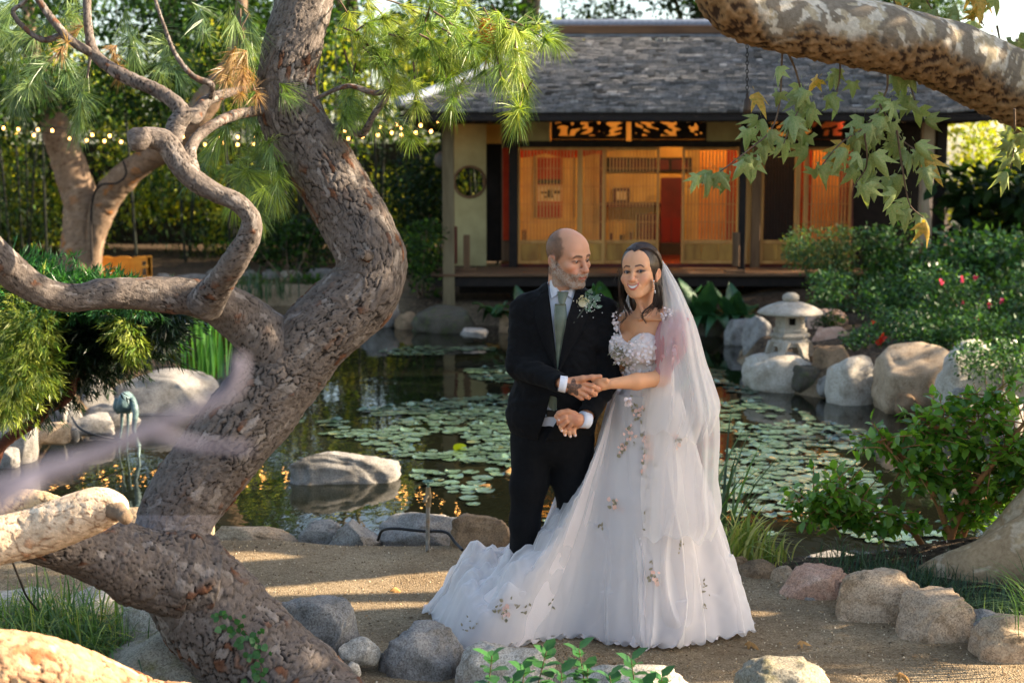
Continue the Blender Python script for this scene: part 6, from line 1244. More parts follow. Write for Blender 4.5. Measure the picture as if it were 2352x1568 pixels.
# a head: x to the picture's right, -y forward, z up, eyes at z = 0, in metres at scale 1
def head_field(fem):
    H = Field(); f = fem
    H.u(ell((0, .014, .036), (.074 if f else .077, .096, .088)), .01).u(ell((0, -.036, .038), (.062 if f else .065, .056, .064)), .025)
    H.u(ell((0, -.034, -.03), (.064 if f else .062, .051, .070)), .025)
    for s in (-1, 1):
        H.u(cone_((s * (.051 if f else .057), -.004, -.056), (s * (.018 if f else .022), -.062, -.096 if f else -.104), .019 if f else .019, .014 if f else .018), .03)
        H.u(cone_((s * .046, -.070, .022), (s * .012, -.087, .016), .006 if f else .0095, .006 if f else .009), .018)
        H.u(ell((s * .045, -.062, -.024 if not f else -.026), (.022, .019, .016 if not f else .018)), .022)
        H.sub(ell((s * .031, -.104, .002), (.019, .020, .013)), .018)
        H.u(ell((s * .0315, -.0745, .001), (.0165, .0125, .0115)), .006)
        H.u(cone_((s * .044, -.0745, .0025), (s * .020, -.083, .0045), .0022, .0030), .004)         # upper lid fold
        H.u(ell((s * .013, -.096, -.037), (.0085 if f else .0098, .0105, .0085)), .006)              # nostril wing
        H.u(ell((s * .026, -.080, -.052), (.018, .015, .016)), .018)
        if f: H.u(ell((s * .037, -.073, -.036), (.020, .017, .016)), .016)
        H.sub(cone_((s * .021, -.097, -.040), (s * .036, -.089, -.062), .0018 if f else .003, .0018 if f else .003), .010 if f else .012)          # fold from nose to mouth
        # ear
        Re = Rz(s * -.45) @ Ry(s * .12); H.u(ell((s * .079, .016, -.008), (.0075, .0185, .031 if not f else .028), Re), .006); H.sub(ell((s * .0865, .010, -.006), (.006, .009, .016), Re), .004)
        H.u(ell((s * .076, .006, -.034), (.006, .009, .010)), .006)
    H.u(ell((0, -.074, -.100 if f else -.103), (.018 if f else .022, .018, .016)), .02)
    H.u(cone_((0, -.086, .010), (0, -.108 if f else -.112, -.034), .0072, .0095 if f else .0112), .012).u(ell((0, -.109 if f else -.113, -.036), (.010 if f else .0118, .0095, .009)), .006)
    for s in (-1, 1): H.sub(ell((s * .0065, -.106, -.0455), (.0042, .006, .003)), .003)
    H.u(ell((0, -.076, -.066), (.030, .024, .026)), .02)
    if f:
        for t in np.linspace(-1, 1, 9)[:-1]:
            u2 = t + .25; X0, X1 = .029 * t, .029 * u2; y = lambda x: -.0995 + 15 * x * x
            H.u(cone_((X0, y(X0), -.0605 + .011 * t * t), (X1, y(X1), -.0605 + .011 * u2 * u2), .0024, .0024), .003); H.u(cone_((X0, y(X0), -.0760 + .0255 * t * t), (X1, y(X1), -.0760 + .0255 * u2 * u2), .0036, .0036), .003)
    else:
        H.u(cone_((-.024, -.089, -.0668), (0, -.1005, -.0645), .0025, .0042), .004).u(cone_((.024, -.089, -.0668), (0, -.1005, -.0645), .0025, .0042), .004)
        H.u(cone_((-.020, -.090, -.0720), (0, -.0995, -.0755), .003, .0055), .004).u(cone_((.020, -.090, -.0720), (0, -.0995, -.0755), .003, .0055), .004)
        H.sub(cone_((-.024, -.0945, -.0690), (.024, -.0945, -.0690), .0014, .0014), .003).sub(cone_((0, -.105, -.0692), (0, -.101, -.0692), .0012, .0012), .003)
    return H
def in_head(H, c, R, s):
    """The head field in world space."""
    def f(P_): return H((P_ - c) @ R / s) * s
    return f, np.array(c), .17 * s
def headpaint(L, fem, skin):
    """Colours of the face from head coordinates."""
    x, y, z = L.T; ax = np.abs(x); n1 = fbm(L * 90, 3, 5); c = np.tile(skin, (len(L), 1)) * (1 + .05 * fbm(L * 35, 3, 2))[:, None]
    def lay(m, col): nonlocal c; m = np.clip(m, 0, 1)[:, None]; c = c * (1 - m) + np.array(col) * m
    fr = smooth(-.03, -.06, y)
    lay(.45 * fr * smooth(.034, .0, np.hypot(ax - .046, (z + .034) * 1.1)), srgb(208, 118, 88)); lay(.35 * smooth(-.095, -.108, y) * smooth(-.015, -.03, z) * smooth(-.056, -.045, z), srgb(206, 124, 96))
    lay(.35 * smooth(.074, .082, ax), srgb(206, 120, 92))
    if fem:
        bz = .0245 + .004 * smooth(.012, .034, ax) - .010 * smooth(.034, .052, ax); lay(.92 * fr * smooth(.0052, .0024, np.abs(z - bz)) * smooth(.009, .014, ax) * smooth(.052, .044, ax), srgb(64, 44, 36))
        e = np.hypot((ax - .0315) / .0165, (z - .001 - .10 * (ax - .0315)) / .0066); lay(.95 * fr * smooth(1.40, 1.05, e) * smooth(-.004, .001, z), srgb(34, 24, 22)); lay(.55 * fr * smooth(1.35, 1.1, e) * smooth(.002, -.001, z), srgb(96, 62, 50)); lay(.35 * fr * smooth(2.2, 1.3, e) * smooth(0, .004, z), srgb(130, 84, 66))
        zz = .0010 + .0038 * np.sqrt(np.clip(1 - ((ax - .0315) / .0165) ** 2, 0, 1)) + .0016 * smooth(.040, .048, ax); lay(.92 * fr * smooth(.0017, .0007, np.abs(z - zz)) * smooth(.0145, .017, ax) * smooth(.051, .047, ax), srgb(26, 18, 16))
        t = x / .029; zu, zl = -.0605 + .011 * t * t, -.0760 + .0255 * t * t; ins = smooth(1.02, .94, np.abs(t)) * smooth(-.05, -.07, y)
        lay(.85 * ins * smooth(.0042, .0026, np.abs(z - zu - .0002)), srgb(190, 104, 90)); lay(.90 * ins * smooth(.0062, .0046, np.abs(z - zl + .0006)), srgb(194, 96, 84))
        gap = ins * smooth(-.0016, .0012, zu - .0024 - z) * smooth(-.0016, .0012, z - zl - .0030); lay(gap, srgb(96, 48, 42)); th = gap * smooth(.0265, .021, ax) * smooth(-.0012, .0012, z - (zl + .0032)); lay(.97 * th , srgb(236, 228, 216))
    else:
        bz = .0215 + .003 * smooth(.012, .03, ax) - .009 * smooth(.036, .056, ax); lay(.85 * fr * smooth(.0066, .0028, np.abs(z - bz)) * smooth(.008, .014, ax) * smooth(.056, .046, ax), srgb(66, 50, 40))
        e = np.hypot((ax - .0315) / .0165, (z - .001) / .0062); lay(.75 * fr * smooth(1.35, 1.05, e) * smooth(-.003, .002, z), srgb(84, 54, 42)); lay(.4 * fr * smooth(1.9, 1.1, e) * smooth(.002, -.002, z), srgb(150, 92, 72))
        lips = smooth(-.078, -.085, y) * smooth(.025, .021, ax) * smooth(.0072, .0056, np.abs(z + .0702)); lay(.85 * lips, srgb(170, 98, 82)); lay(.9 * smooth(-.08, -.09, y) * smooth(.024, .022, ax) * smooth(.0013, .0006, np.abs(z + .0690)), srgb(70, 34, 28))
        cz = np.interp(-y, [-.02, .0, .03, .06, .078, .11], [.012, -.006, -.036, -.054, -.052, -.050]); b = smooth(.006, -.006, z - cz) * smooth(-.128, -.112, z) * smooth(.030, .012, y) * (1 - lips); b = b * (1 - .75 * smooth(.014, .006, ax) * smooth(-.093, -.087, z) * smooth(-.076, -.080, z))
        mo = smooth(-.06, -.075, y) * smooth(-.049, -.053, z) * smooth(.036, .030, ax) * smooth(-.068, -.0635, z) ; b = np.maximum(b * np.where((y < -.07) & (z > -.052), 0, 1), mo * (1 - lips))
        n3 = fbm(L * 210, 2, 6); gr = smooth(-.4, .45, .35 * n1 + .8 * n3 + .35 * smooth(-.07, -.105, z) + .25 * smooth(-.04, 0, y)); lay(.62 * b, np.array(srgb(112, 88, 72))); lay(.62 * b * gr, np.array(srgb(190, 178, 166)))
        hl = np.interp(z, [-.08, -.02, .02, .05, .085, .115, .14], [.03, .008, -.040, -.044, -.020, .024, .05]); hr = smooth(-.010, .016, y - hl + .004 * n1) * smooth(-.085, -.07, z) * (1 - smooth(.076, .079, ax) * smooth(.02, .012, z) * smooth(.045, .03, y)); lay(hr * (.78 - .35 * smooth(.085, .12, z)) * (.92 + .12 * n1), srgb(72, 60, 50))
        return np.clip(c, .004, 1), b, hr
    return np.clip(c, .004, 1), None, None
def eyeballs(person, hc, R, s, gaze, iris, parent, white=(196, 180, 170)):
    for k in (-1, 1):
        V, F = ICO4; g = np.array(gaze) / np.linalg.norm(gaze); a = np.arccos(np.clip(V @ g, -1, 1)); c = np.tile(srgb(*white), (len(V), 1)); c[a < .68] = srgb(*iris); c[a < .34] = (.004, .004, .004)
        W = (V * .0122 + np.array([k * .0315, -.0752, .001])) * s @ R.T + hc; put("eye", W, F, M_EYE, parent, col=c)
M_EYE = mat("eye", None, attr=True, rough=.12, spec=.6)
M_SKIN = mat("skin", None, attr=True, rough=.52, spec=.32, sss=.12, bump=.06, bscale=420)
def slits(fld, hc, R, s, half, wid, lift):
    for k in (-1, 1): fld.sub(ell(hc + (np.array([k * .0315, -.093, .001 + lift]) * s) @ R.T, (wid * s, .0135 * s, half * s), R @ Ry(-k * .10)), .0015)

# ================================================================ the groom
GY = 6.04
g = lambda px, py, dy=0.0: P(px, py, GY + dy)
GROOM = thing("person", "bald bearded man in a black suit and green tie looking at the woman", "person", (g(1280, 1000)[0], GY, 0))
g_hc, g_R, g_s = g(1305, 592, -.03), Rz(math.radians(42)) @ Rx(math.radians(7)) @ Ry(math.radians(-3)), .99
GH = head_field(False); B_ = Field(); B_.u(in_head(GH, g_hc, g_R, g_s), 0); slits(B_, g_hc, g_R, g_s, .0020, .0115, -.0016)
nk = lambda l: g_hc + (np.array(l) * g_s) @ g_R.T
B_.u(cone_(nk((0, .035, -.06)), g(1291, 700, .03), .056, .062), .02).u(cone_(g(1291, 690, .03), g(1288, 770, .06), .062, .085), .03)
for s in (-1, 1): B_.u(cone_(nk((s * .055, .02, -.05)), g(1288 + s * 8, 688, -.03), .016, .012), .02)
B_.u(ell(g(1286, 800, .05), (.13, .07, .2)), .03).u(ell(g(1280, 950, .05), (.12, .07, .16)), .03)
B_.chain([g(1215, 715, .03), g(1193, 838, -.03), g(1296, 881, -.27)], [.045, .038, .027], .02).chain([g(1380, 718, .03), g(1388, 868, -.01), g(1344, 967, -.21)], [.045, .038, .027], .02)
# upper hand: back of the hand to the camera, thumb over her wrist
h1 = lambda px, py, dy=0.0: P(px, py, GY - .285 + dy)
B_.u(ell(h1(1322, 890), (.043, .020, .034), Ry(.28)), .012).u(cone_(h1(1296, 880), h1(1312, 886), .025, .026), .014)
for pts, r in (([(1338, 880, -.008), (1360, 886, -.012), (1374, 893, -.002), (1370, 899, .022)], .0105), ([(1338, 891, -.010), (1358, 899, -.012), (1367, 905, .004), (1360, 907, .026)], .0105), ([(1333, 901, -.008), (1347, 909, -.008), (1352, 912, .012), (1345, 911, .03)], .0100), ([(1324, 907, -.004), (1335, 914, -.002), (1338, 915, .016)], .0088)):
    B_.chain([h1(*p) for p in pts], [r * 1.05, r, r * .95, r * .85][:len(pts)], .005)
B_.chain([h1(1314, 874, 0), h1(1338, 869, -.016), h1(1360, 866, -.022), h1(1379, 864, -.020)], [.016, .0125, .0105, .0088], .008)
# lower hand: a loose fist round her fingers
h2 = lambda px, py, dy=0.0: P(px, py, GY - .235 + dy)
B_.u(ell(h2(1313, 961), (.044, .026, .030), Ry(.38)), .014).u(cone_(h2(1342, 967, .02), h2(1325, 963), .026, .027), .014)
for pts, r in (([(1300, 949, -.012), (1284, 949, -.014), (1279, 956, -.006), (1284, 962, .002)], .0112), ([(1298, 958, -.020), (1284, 966, -.016), (1284, 973, 0)], .0105), ([(1302, 968, -.020), (1292, 976, -.014), (1294, 981, .004)], .0100), ([(1312, 974, -.016), (1306, 983, -.008), (1309, 985, .008)], .0090)):
    B_.chain([h2(*p) for p in pts], [r * 1.05, r, r * .95, r * .85][:len(pts)], .005)
B_.chain([h2(1318, 950, -.004), h2(1304, 944, -.014), h2(1290, 945, -.018)], [.014, .011, .0095], .006)
bl, bh = g(1150, 1060, 0), g(1430, 505, 0); V, F = surface(B_, (bl[0], 5.66, bl[2]), (bh[0], 6.24, bh[2]), .0026); V = relax(V, F, 1, .35)
SKG = np.array(srgb(206, 150, 120)); Lc = (V - g_hc) @ g_R / g_s; C, beard, hairm = headpaint(Lc, False, SKG); far = np.linalg.norm(V - g_hc, axis=1) > .24; pp = proj(V)
C[far] = np.array(srgb(204, 142, 108)) * (1 + .07 * fbm(V[far] * 40, 3, 4))[:, None]; beard[far] = 0; hairm[far] = 0
hand = far & (V[:, 1] < 5.86); kn = .35 * smooth(.1, .5, fbm(V * 55, 2, 8))[:, None]; C[hand] = C[hand] * (1 - kn[hand]) + np.array(srgb(196, 118, 90)) * kn[hand]
# the dark flower tattoo on the back of the upper hand
tt = np.c_[(pp[:, 0] - 1316) / 22, (pp[:, 1] - 890) / 22]; rr_ = np.hypot(tt[:, 0], tt[:, 1]); an = np.arctan2(tt[:, 1], tt[:, 0]); sh_ = .78 + .22 * np.cos(an * 5 + 1.2); ln_ = np.abs(np.sin(rr_ * 9 + 2.2 * np.sin(an * 3))) 
tm = smooth(0, -.08, rr_ - sh_) * (.55 + .45 * smooth(.12, .3, ln_)) * (far & (V[:, 1] < 5.80)); C = C * (1 - .86 * tm[:, None]) + np.array(srgb(44, 46, 46)) * .86 * tm[:, None]
put("body", V, F, M_SKIN, GROOM, col=C); eyeballs("groom", g_hc, g_R, g_s, (.50, -1, -.34), (46, 34, 28), GROOM, (132, 112, 102))
# clipped hair and beard as short hairs
def stubble(name, V, F, mask, n, ln, cols, parent, hc, R, s, lay=.5):
    Nn = np.zeros_like(V); q = V[F]; fn = np.cross(q[:, 1] - q[:, 0], q[:, 2] - q[:, 0])
    for i in range(4): np.add.at(Nn, F[:, i], fn)
    Nn /= np.linalg.norm(Nn, axis=1)[:, None] + 1e-9; w = np.clip(mask, 0, 1); k = rng.choice(len(V), n, p=w / w.sum()); p = V[k] + rng.normal(size=(n, 3)) * .0012
    d = Nn[k] + np.array([0, 0, -1.0]) * lay + rand_dirs(n) * .35; B = rot_basis(d, rand_dirs(n)); T = np.array([(-.5, 0, 0), (.5, 0, 0), (0, 1, 0)], float); L_ = ln * rng.uniform(.6, 1.3, n); B = B.copy(); B[:, :, 0] *= .00055; B[:, :, 1] *= L_[:, None]
    Vv = (np.einsum('nij,kj->nki', B, T) + p[:, None, :]).reshape(-1, 3); put(name, Vv, np.arange(n * 3).reshape(-1, 3), M_HAIRS, parent, col=np.repeat(palette(n, cols, .15), 3, 0), smooth_=False)
M_HAIRS = mat("short hair", None, attr=True, rough=.55, spec=.3)
stubble("beard", V, F, beard, 7000, .0032, [srgb(206, 198, 190), srgb(150, 138, 126), srgb(104, 84, 68)], GROOM, g_hc, g_R, g_s, .8); stubble("hair", V, F, hairm, 7000, .0035, [srgb(92, 78, 66), srgb(70, 58, 48)], GROOM, g_hc, g_R, g_s, .3)
# suit
M_SUIT = mat("black wool suit", (.0085, .0085, .0095), (.006, .006, .007), 60, .85, .10, .15, 400, sheen=.02); M_SHIRT = mat("white cotton shirt", (.72, .72, .78), (.68, .68, .74), 14, .8, .15, .1, 300)
M_TIE = mat("sage green satin tie", srgb(104, 112, 96), srgb(92, 100, 84), 30, .42, .4, .05, 500)
TB = Field(); TB.u(ell(g(1289, 768, .02), (.178, .118, .185)), .02).u(ell(g(1284, 860, .02), (.172, .122, .19)), .05).u(cone_(g(1222, 706, .03), g(1362, 706, .03), .058, .058), .05).u(cone_(g(1290, 690, .03), g(1290, 720, .03), .09, .12), .05)
SHF = Field(); SHF.ops = list(TB.ops); JK = Field(); JK.ops = list(TB.ops)
JK.u(ell(g(1268, 948, .02), (.190, .130, .165)), .05); JK.raw(lambda P_, d: d - .010)
JK.chain([g(1207, 712, .02), g(1192, 838, -.03), g(1290, 880, -.255)], [.064, .055, .0405], .018).chain([g(1386, 714, .02), g(1394, 868, 0), g(1352, 950, -.18)], [.064, .055, .0405], .018)
def folds(P_, d):
    w = fbm(P_ * np.array([11, 11, 17]), 3, 3) * .006 + np.abs(fbm(P_ * np.array([20, 20, 9]) + P_[:, 2:3] * 9, 2, 9)) * -.005; return d + w
def wedge(poly, front=True):
    def f(P_, d): q = poly_sd(proj(P_), poly) / 537; q = np.where(P_[:, 1] < GY + .02, q, .3); return np.maximum(d, -q)
    return f
JK.raw(folds); JK.raw(wedge([(1258, 640), (1330, 640), (1321, 672), (1301, 735), (1281, 850), (1270, 750), (1260, 672)])); JK.raw(wedge([(1264, 908), (1279, 912), (1279, 966), (1240, 1030), (1228, 1030), (1254, 950)]))
zh = g(1250, 1003, -.1)[2]; JK.raw(lambda P_, d: np.maximum(d, zh - .02 * np.cos((P_[:, 0] - g(1270, 990)[0]) * 8) - P_[:, 2])); JK.sub(cone_(g(1291, 650, .02), g(1291, 690, .02), .066, .062), .006)
JK.sub(cone_(g(1291, 880, -.265), g(1302, 884, -.31), .033, .034), .003); JK.sub(cone_(g(1350, 954, -.19), g(1336, 968, -.24), .033, .034), .003)
bl, bh = g(1140, 1030, 0), g(1440, 640, 0); V, F = surface(JK, (bl[0], 5.66, bl[2]), (bh[0], 6.28, bh[2]), .0050); put("jacket", V, F, M_SUIT, GROOM)
SHF.u(ell(g(1280, 945, .02), (.150, .108, .16)), .04); SHF.raw(lambda P_, d: d + .004); SHF.sub(cone_(g(1291, 640, .02), g(1291, 705, .02), .0575, .0575), .004)
V, F = surface(SHF, (bl[0], 5.8, bl[2]), (bh[0], 6.28, bh[2]), .0065); put("shirt", V, F, M_SHIRT, GROOM)
# collar: a stand and two points
a = np.linspace(.35, 2 * np.pi - .35, 40) - np.pi / 2; cv = []
nc = g(1291, 668, .028)
for k, (dz, r) in enumerate(((.030, .061), (.034, .063), (.012, .072), (-.012, .078))): cv.append(np.c_[nc[0] + r * np.cos(a), nc[1] + r * np.sin(a), nc[2] + dz + .012 * np.sin(a) - .0 * a])
put("collar", np.vstack(cv), gridF(4, 40), M_SHIRT, GROOM)
def sheet(name, inner, outer, m, parent, n=26, w=7, off0=.004, off1=.010, fld=None):
    I, O = catmull(np.array(inner, float), n), catmull(np.array(outer, float), n); t = np.linspace(0, 1, w)
    px = I[:, None, :] * (1 - t)[None, :, None] + O[:, None, :] * t[None, :, None]; W = drape(px[..., 0], px[..., 1], fld or JKL, 0).reshape(n, w, 3)
    W[..., 1] -= (off0 + (off1 - off0) * np.sin(np.pi * (.15 + .7 * t)))[None, :]; W2 = W.copy(); W2[..., 1] += .004
    V = np.vstack([W.reshape(-1, 3), W2.reshape(-1, 3)]); F = gridF(n, w); rim = np.concatenate([np.arange(w), np.arange(1, n) * w + w - 1, (n - 1) * w + np.arange(w - 2, -1, -1), np.arange(n - 2, 0, -1) * w]); k = len(rim); nn = n * w
    return put(name, V, [F, (F + nn)[:, ::-1], np.stack([rim, rim[(np.arange(k) + 1) % k], rim[(np.arange(k) + 1) % k] + nn, rim + nn], 1)], m, parent)
JKL = Field(); JKL.ops = list(TB.ops); JKL.raw(lambda P_, d: d - .010)
CLP = Field(); CLP.ops = list(SHF.ops)[:-1]; CLP.u(cone_(g(1291, 650, .02), g(1291, 690, .02), .066, .075), .01)
sheet("collar_point", [(1267, 640), (1276, 656), (1286, 670)], [(1262, 646), (1263, 668), (1267, 685)], M_SHIRT, GROOM, 12, 6, .006, .012, CLP); sheet("collar_point", [(1322, 645), (1310, 662), (1298, 673)], [(1325, 654), (1322, 672), (1314, 686)], M_SHIRT, GROOM, 12, 6, .006, .012, CLP)
sheet("tie", [(1274, 697), (1273, 735), (1276, 782), (1277, 850)], [(1300, 697), (1301, 735), (1292, 782), (1284, 850)], M_TIE, GROOM, 30, 9, .010, .020, SHF); sheet("tie_knot", [(1280, 668), (1281, 682), (1283, 696)], [(1306, 669), (1301, 684), (1297, 697)], M_TIE, GROOM, 10, 8, .016, .032, SHF)
sheet("tie_tip", [(1264, 905), (1260, 932), (1271, 942)], [(1280, 905), (1280, 935), (1273, 942)], M_TIE, GROOM, 10, 6, .010, .014, SHF)
sheet("lapel", [(1259, 660), (1268, 735), (1279, 846)], [(1242, 672), (1225, 722), (1272, 846)], M_SUIT, GROOM, 30, 8, .006, .016); sheet("lapel", [(1322, 664), (1302, 735), (1281, 848)], [(1338, 674), (1352, 724), (1288, 848)], M_SUIT, GROOM, 30, 8, .006, .016)
for p in ((1288, 862),): W = drape([p[0]], [p[1]], JKL, .006)[0]; V, F = ICO3; put("button", V * np.array([.009, .004, .009]) + W, F, M_INK, GROOM)
for A, B in ((h1(1284, 880, .0), h1(1301, 883, -.0)), (h2(1352, 966, .03), h2(1334, 962, .012))):
    A, B = np.array(A), np.array(B); MB().tube([A, A + (B - A) * .5, B, B + (A - B) * .05], [.033, .034, .0345, .031], 24, cap=False).put("cuff", M_SHIRT, GROOM, smooth_=True)
TR = Field(); TR.u(ell(g(1270, 1000, .03), (.165, .118, .13)), .02).chain([g(1226, 1010, .03), g(1214, 1110, .02), g(1205, 1200, .02), g(1199, 1440, .05)], [.098, .080, .066, .058], .03).chain([g(1318, 1010, .03), g(1318, 1110, .03), g(1316, 1200, .03), g(1312, 1440, .05)], [.098, .082, .070, .060], .03)
TR.raw(lambda P_, d: d + .007 * fbm(P_ * np.array([14, 14, 6]), 3, 13)); bl, bh = g(1140, 1475, 0), g(1420, 930, 0); V, F = surface(TR, (bl[0], 5.86, .015), (bh[0], 6.26, bh[2]), .0065); put("trousers", V, F, M_SUIT, GROOM)
bw = MB(); bz = g(1266, 950, -.1)[2]; a = np.linspace(0, 2 * np.pi, 41); put("belt", np.vstack([np.c_[g(1275, 950, .03)[0] + .158 * np.cos(a), GY + .03 + .120 * np.sin(a), bz + dz + 0 * a] for dz in (-.015, .015)]), gridF(2, 41), mat("black leather", (.01, .01, .01), rough=.3), GROOM)
sheet("belt_buckle", [(1250, 944), (1250, 957)], [(1256, 944), (1256, 957)], mat("polished steel", (.6, .6, .62), rough=.2, metal=1), GROOM, 6, 4, .004, .006, Field().u(ell(g(1275, 950, .03), (.16, .122, .1)), 0))
for px, dx in ((1199, -.01), (1312, .02)):
    x = g(px, 1430)[0]; SHO = Field().u(ell((x + dx, GY + .08, .045), (.045, .13, .045)), 0).u(ell((x, GY + .17, .06), (.042, .06, .06)), .03); SHO.raw(lambda P_, d: np.maximum(d, .008 - P_[:, 2])); V, F = surface(SHO, (x - .08, GY - .08, -.02), (x + .1, GY + .27, .14), .008); put("shoe", V, F, M_INK, GROOM)
# buttonhole flower
BT_ = put("boutonniere", *(lambda q: (np.vstack([ICO3[0] * np.array([.017, .012, .017]) + q]), ICO3[1]))(drape([1337], [697], JKL, .016)[0]), mat("calyx", srgb(226, 220, 196), rough=.7), GROOM)
bp = drape([1337], [694], JKL, .020)[0]; d = []; ps = []
for k in range(22): t = k / 22; a_ = k * 2.4; r = .004 + .018 * t; ps.append(bp + np.array([r * math.cos(a_), .006 * t, r * math.sin(a_)])); d.append((math.cos(a_) * .4 * t, -1 + .5 * t, math.sin(a_) * .4 * t + .2))
V, F, _ = scatter(LEAF * np.array([1.8, 1, 1]), LEAF_F, np.array(ps), rot_basis(np.array(d), np.array([(math.cos(k * 2.4), 0, math.sin(k * 2.4)) for k in range(22)])), .018); put("rose", V, F, mat("cream rose", srgb(236, 230, 208), srgb(224, 214, 184), 30, .7, .2, transl=.2), BT_)
n = 34; qx, qy = rng.uniform(1346, 1368, n), rng.uniform(674, 716, n); W = drape(qx, qy, JKL, .016); d = rand_dirs(n); d[:, 1] = -abs(d[:, 1]) * .5; d[:, 2] += .4; V, F, _ = scatter(LEAF, LEAF_F, W, rot_basis(d, np.tile([0, -1.0, .2], (n, 1))), rng.uniform(.016, .032, n)); put("leaf_spray", V, F, mat("dusty grey leaf", srgb(130, 150, 136), srgb(100, 126, 96), 40, .6, .3), BT_, kind="stuff")
n = 9; W = drape(rng.uniform(1352, 1374, n), rng.uniform(664, 684, n), JKL, .014); d = rand_dirs(n); d[:, 2] = 1; V, F, _ = scatter(LEAF, LEAF_F, W, rot_basis(d, np.tile([0, -1.0, .2], (n, 1))), .03); put("leaf_spray", V, F, M_SPR, BT_, kind="stuff")
mb = MB(); n = 40; qx, qy = rng.normal(1352, 13, n), rng.normal(704, 14, n); W = drape(qx, qy, JKL, .024)
for w in W: mb.add(ICO3[0][:12] * .004 + w if False else np.array([(1, 0, 0), (-1, 0, 0), (0, 1, 0), (0, -1, 0), (0, 0, 1), (0, 0, -1)]) * .0027 + w, F8)
mb.put("blossoms", mat("tiny white blossoms", (.75, .75, .7)), BT_, kind="stuff"); W = drape([1341, 1330, 1317], [708, 724, 742], JKL, .012); MB().tube(catmull(W, 10), .004, 6).put("stem", mat("bound stem", srgb(66, 70, 62)), BT_, smooth_=True)

# ================================================================ the bride
BY = 5.98
b = lambda px, py, dy=0.0: P(px, py, BY + dy)
BRIDE = thing("person", "smiling dark haired woman in a blush wedding dress with tulle veil and train", "person", (b(1490, 1000)[0], BY + .1, 0))
b_hc, b_R, b_s = b(1470, 627, -.03), Rz(math.radians(-25)) @ Rx(math.radians(-7)) @ Ry(math.radians(-5)), .935
BH = head_field(True); U = Field(); U.u(in_head(BH, b_hc, b_R, b_s), 0); slits(U, b_hc, b_R, b_s, .0029, .0146, -.0004)
nk = lambda l: b_hc + (np.array(l) * b_s) @ b_R.T
U.u(cone_(nk((0, .03, -.06)), b(1492, 716, .03), .042, .046), .018).u(cone_(b(1490, 712, .03), b(1486, 742, .03), .055, .08), .03)
for s in (-1, 1): U.u(cone_(nk((s * .05, .02, -.05)), b(1484 + s * 3, 728, -.05), .011, .009), .018)
sR, sL = b(1438, 742, .09), b(1548, 738, -.04)
U.u(cone_(sR, sL, .042, .044), .03).u(cone_(b(1490, 722, .02), sR, .04, .04), .03).u(cone_(b(1490, 722, .02), sL, .04, .042), .03)
U.u(ell(b(1488, 790, .03), (.118, .092, .13), Rz(-.7)), .03).u(ell(b(1492, 870, .05), (.108, .085, .12), Rz(-.7)), .04).u(ell(b(1488, 940, .07), (.14, .11, .12)), .04)
U.u(ell(b(1476, 800, -.055), (.060, .058, .062)), .022).u(ell(b(1431, 798, .01), (.056, .056, .060)), .022).sub(cone_(b(1449, 768, -.10), b(1441, 800, -.10), .006, .010), .02)
for A, B in ((b(1482, 732, -.055), sL), (b(1470, 733, -.045), sR)): U.u(cone_(A, (A + B) / 2 + np.array([0, -.022, .004]), .006, .006), .012)
el, wr = b(1520, 868, -.10), b(1402, 881, -.20); U.chain([sL, (sL + el) / 2 + np.array([.004, -.01, 0]), el], [.040, .037, .033], .02).chain([el, (el + wr) / 2 + np.array([0, -.004, -.002]), wr], [.034, .032, .021], .02)
h3 = lambda px, py, dy=0.0: P(px, py, BY - .205 + dy)
U.u(ell(h3(1384, 884), (.030, .016, .022), Ry(.12)), .012)
for k, pts in enumerate(([(1376, 878, 0), (1362, 884, .006), (1352, 890, .012)], [(1374, 884, .002), (1358, 892, .010), (1348, 898, .016)], [(1374, 890, .004), (1362, 897, .010), (1352, 903, .018)], [(1378, 894, .004), (1368, 899, .010)])): U.chain([h3(*p) for p in pts], [.0088, .0082, .0072][:len(pts)], .005)
U.chain([h3(1392, 874, -.006), h3(1376, 872, .004), h3(1362, 873, .012)], [.012, .0092, .008], .006)
# her other arm, linked behind his, fingers showing under his lower hand
wq = b(1336, 972, -.13); U.chain([sR, b(1412, 872, .10), wq], [.038, .030, .020], .02).u(ell(h2(1316, 974, .030), (.034, .015, .024)), .012)
NAIL = []
for px0, py0, px1, py1, px2, py2 in ((1300, 970, 1288, 980, 1290, 988), (1306, 976, 1297, 990, 1298, 998), (1313, 979, 1308, 993, 1310, 1001), (1320, 979, 1318, 992, 1321, 999)):
    p0, p1, p2 = h2(px0, py0, .012), h2(px1, py1, -.012), h2(px2, py2, -.016); U.chain([p0, p1, p2], [.0092, .0086, .0072], .004); NAIL.append((p2, p2 - p1))
p0, p1 = h2(1300, 962, .0), h2(1285, 965, -.020); U.chain([p0, p1], [.0095, .0075], .004); NAIL.append((p1, np.array([-.01, -.002, .003])))
bl, bh = b(1255, 1015, 0), b(1620, 545, 0); V, F = surface(U, (bl[0], 5.70, bl[2]), (bh[0], 6.20, bh[2]), .0024); V = relax(V, F, 1, .35)
SKB = np.array(srgb(222, 164, 126)); Lc = (V - b_hc) @ b_R / b_s; C, _, _ = headpaint(Lc, True, SKB); far = np.linalg.norm(V - b_hc, axis=1) > .19; C[far] = np.array(srgb(220, 158, 116)) * (1 + .05 * fbm(V[far] * 30, 3, 4))[:, None]
put("body", V, F, M_SKIN, BRIDE, col=C); eyeballs("bride", b_hc, b_R, b_s, (.42, -1, .12), (34, 24, 20), BRIDE, (168, 150, 142))
mb = MB()
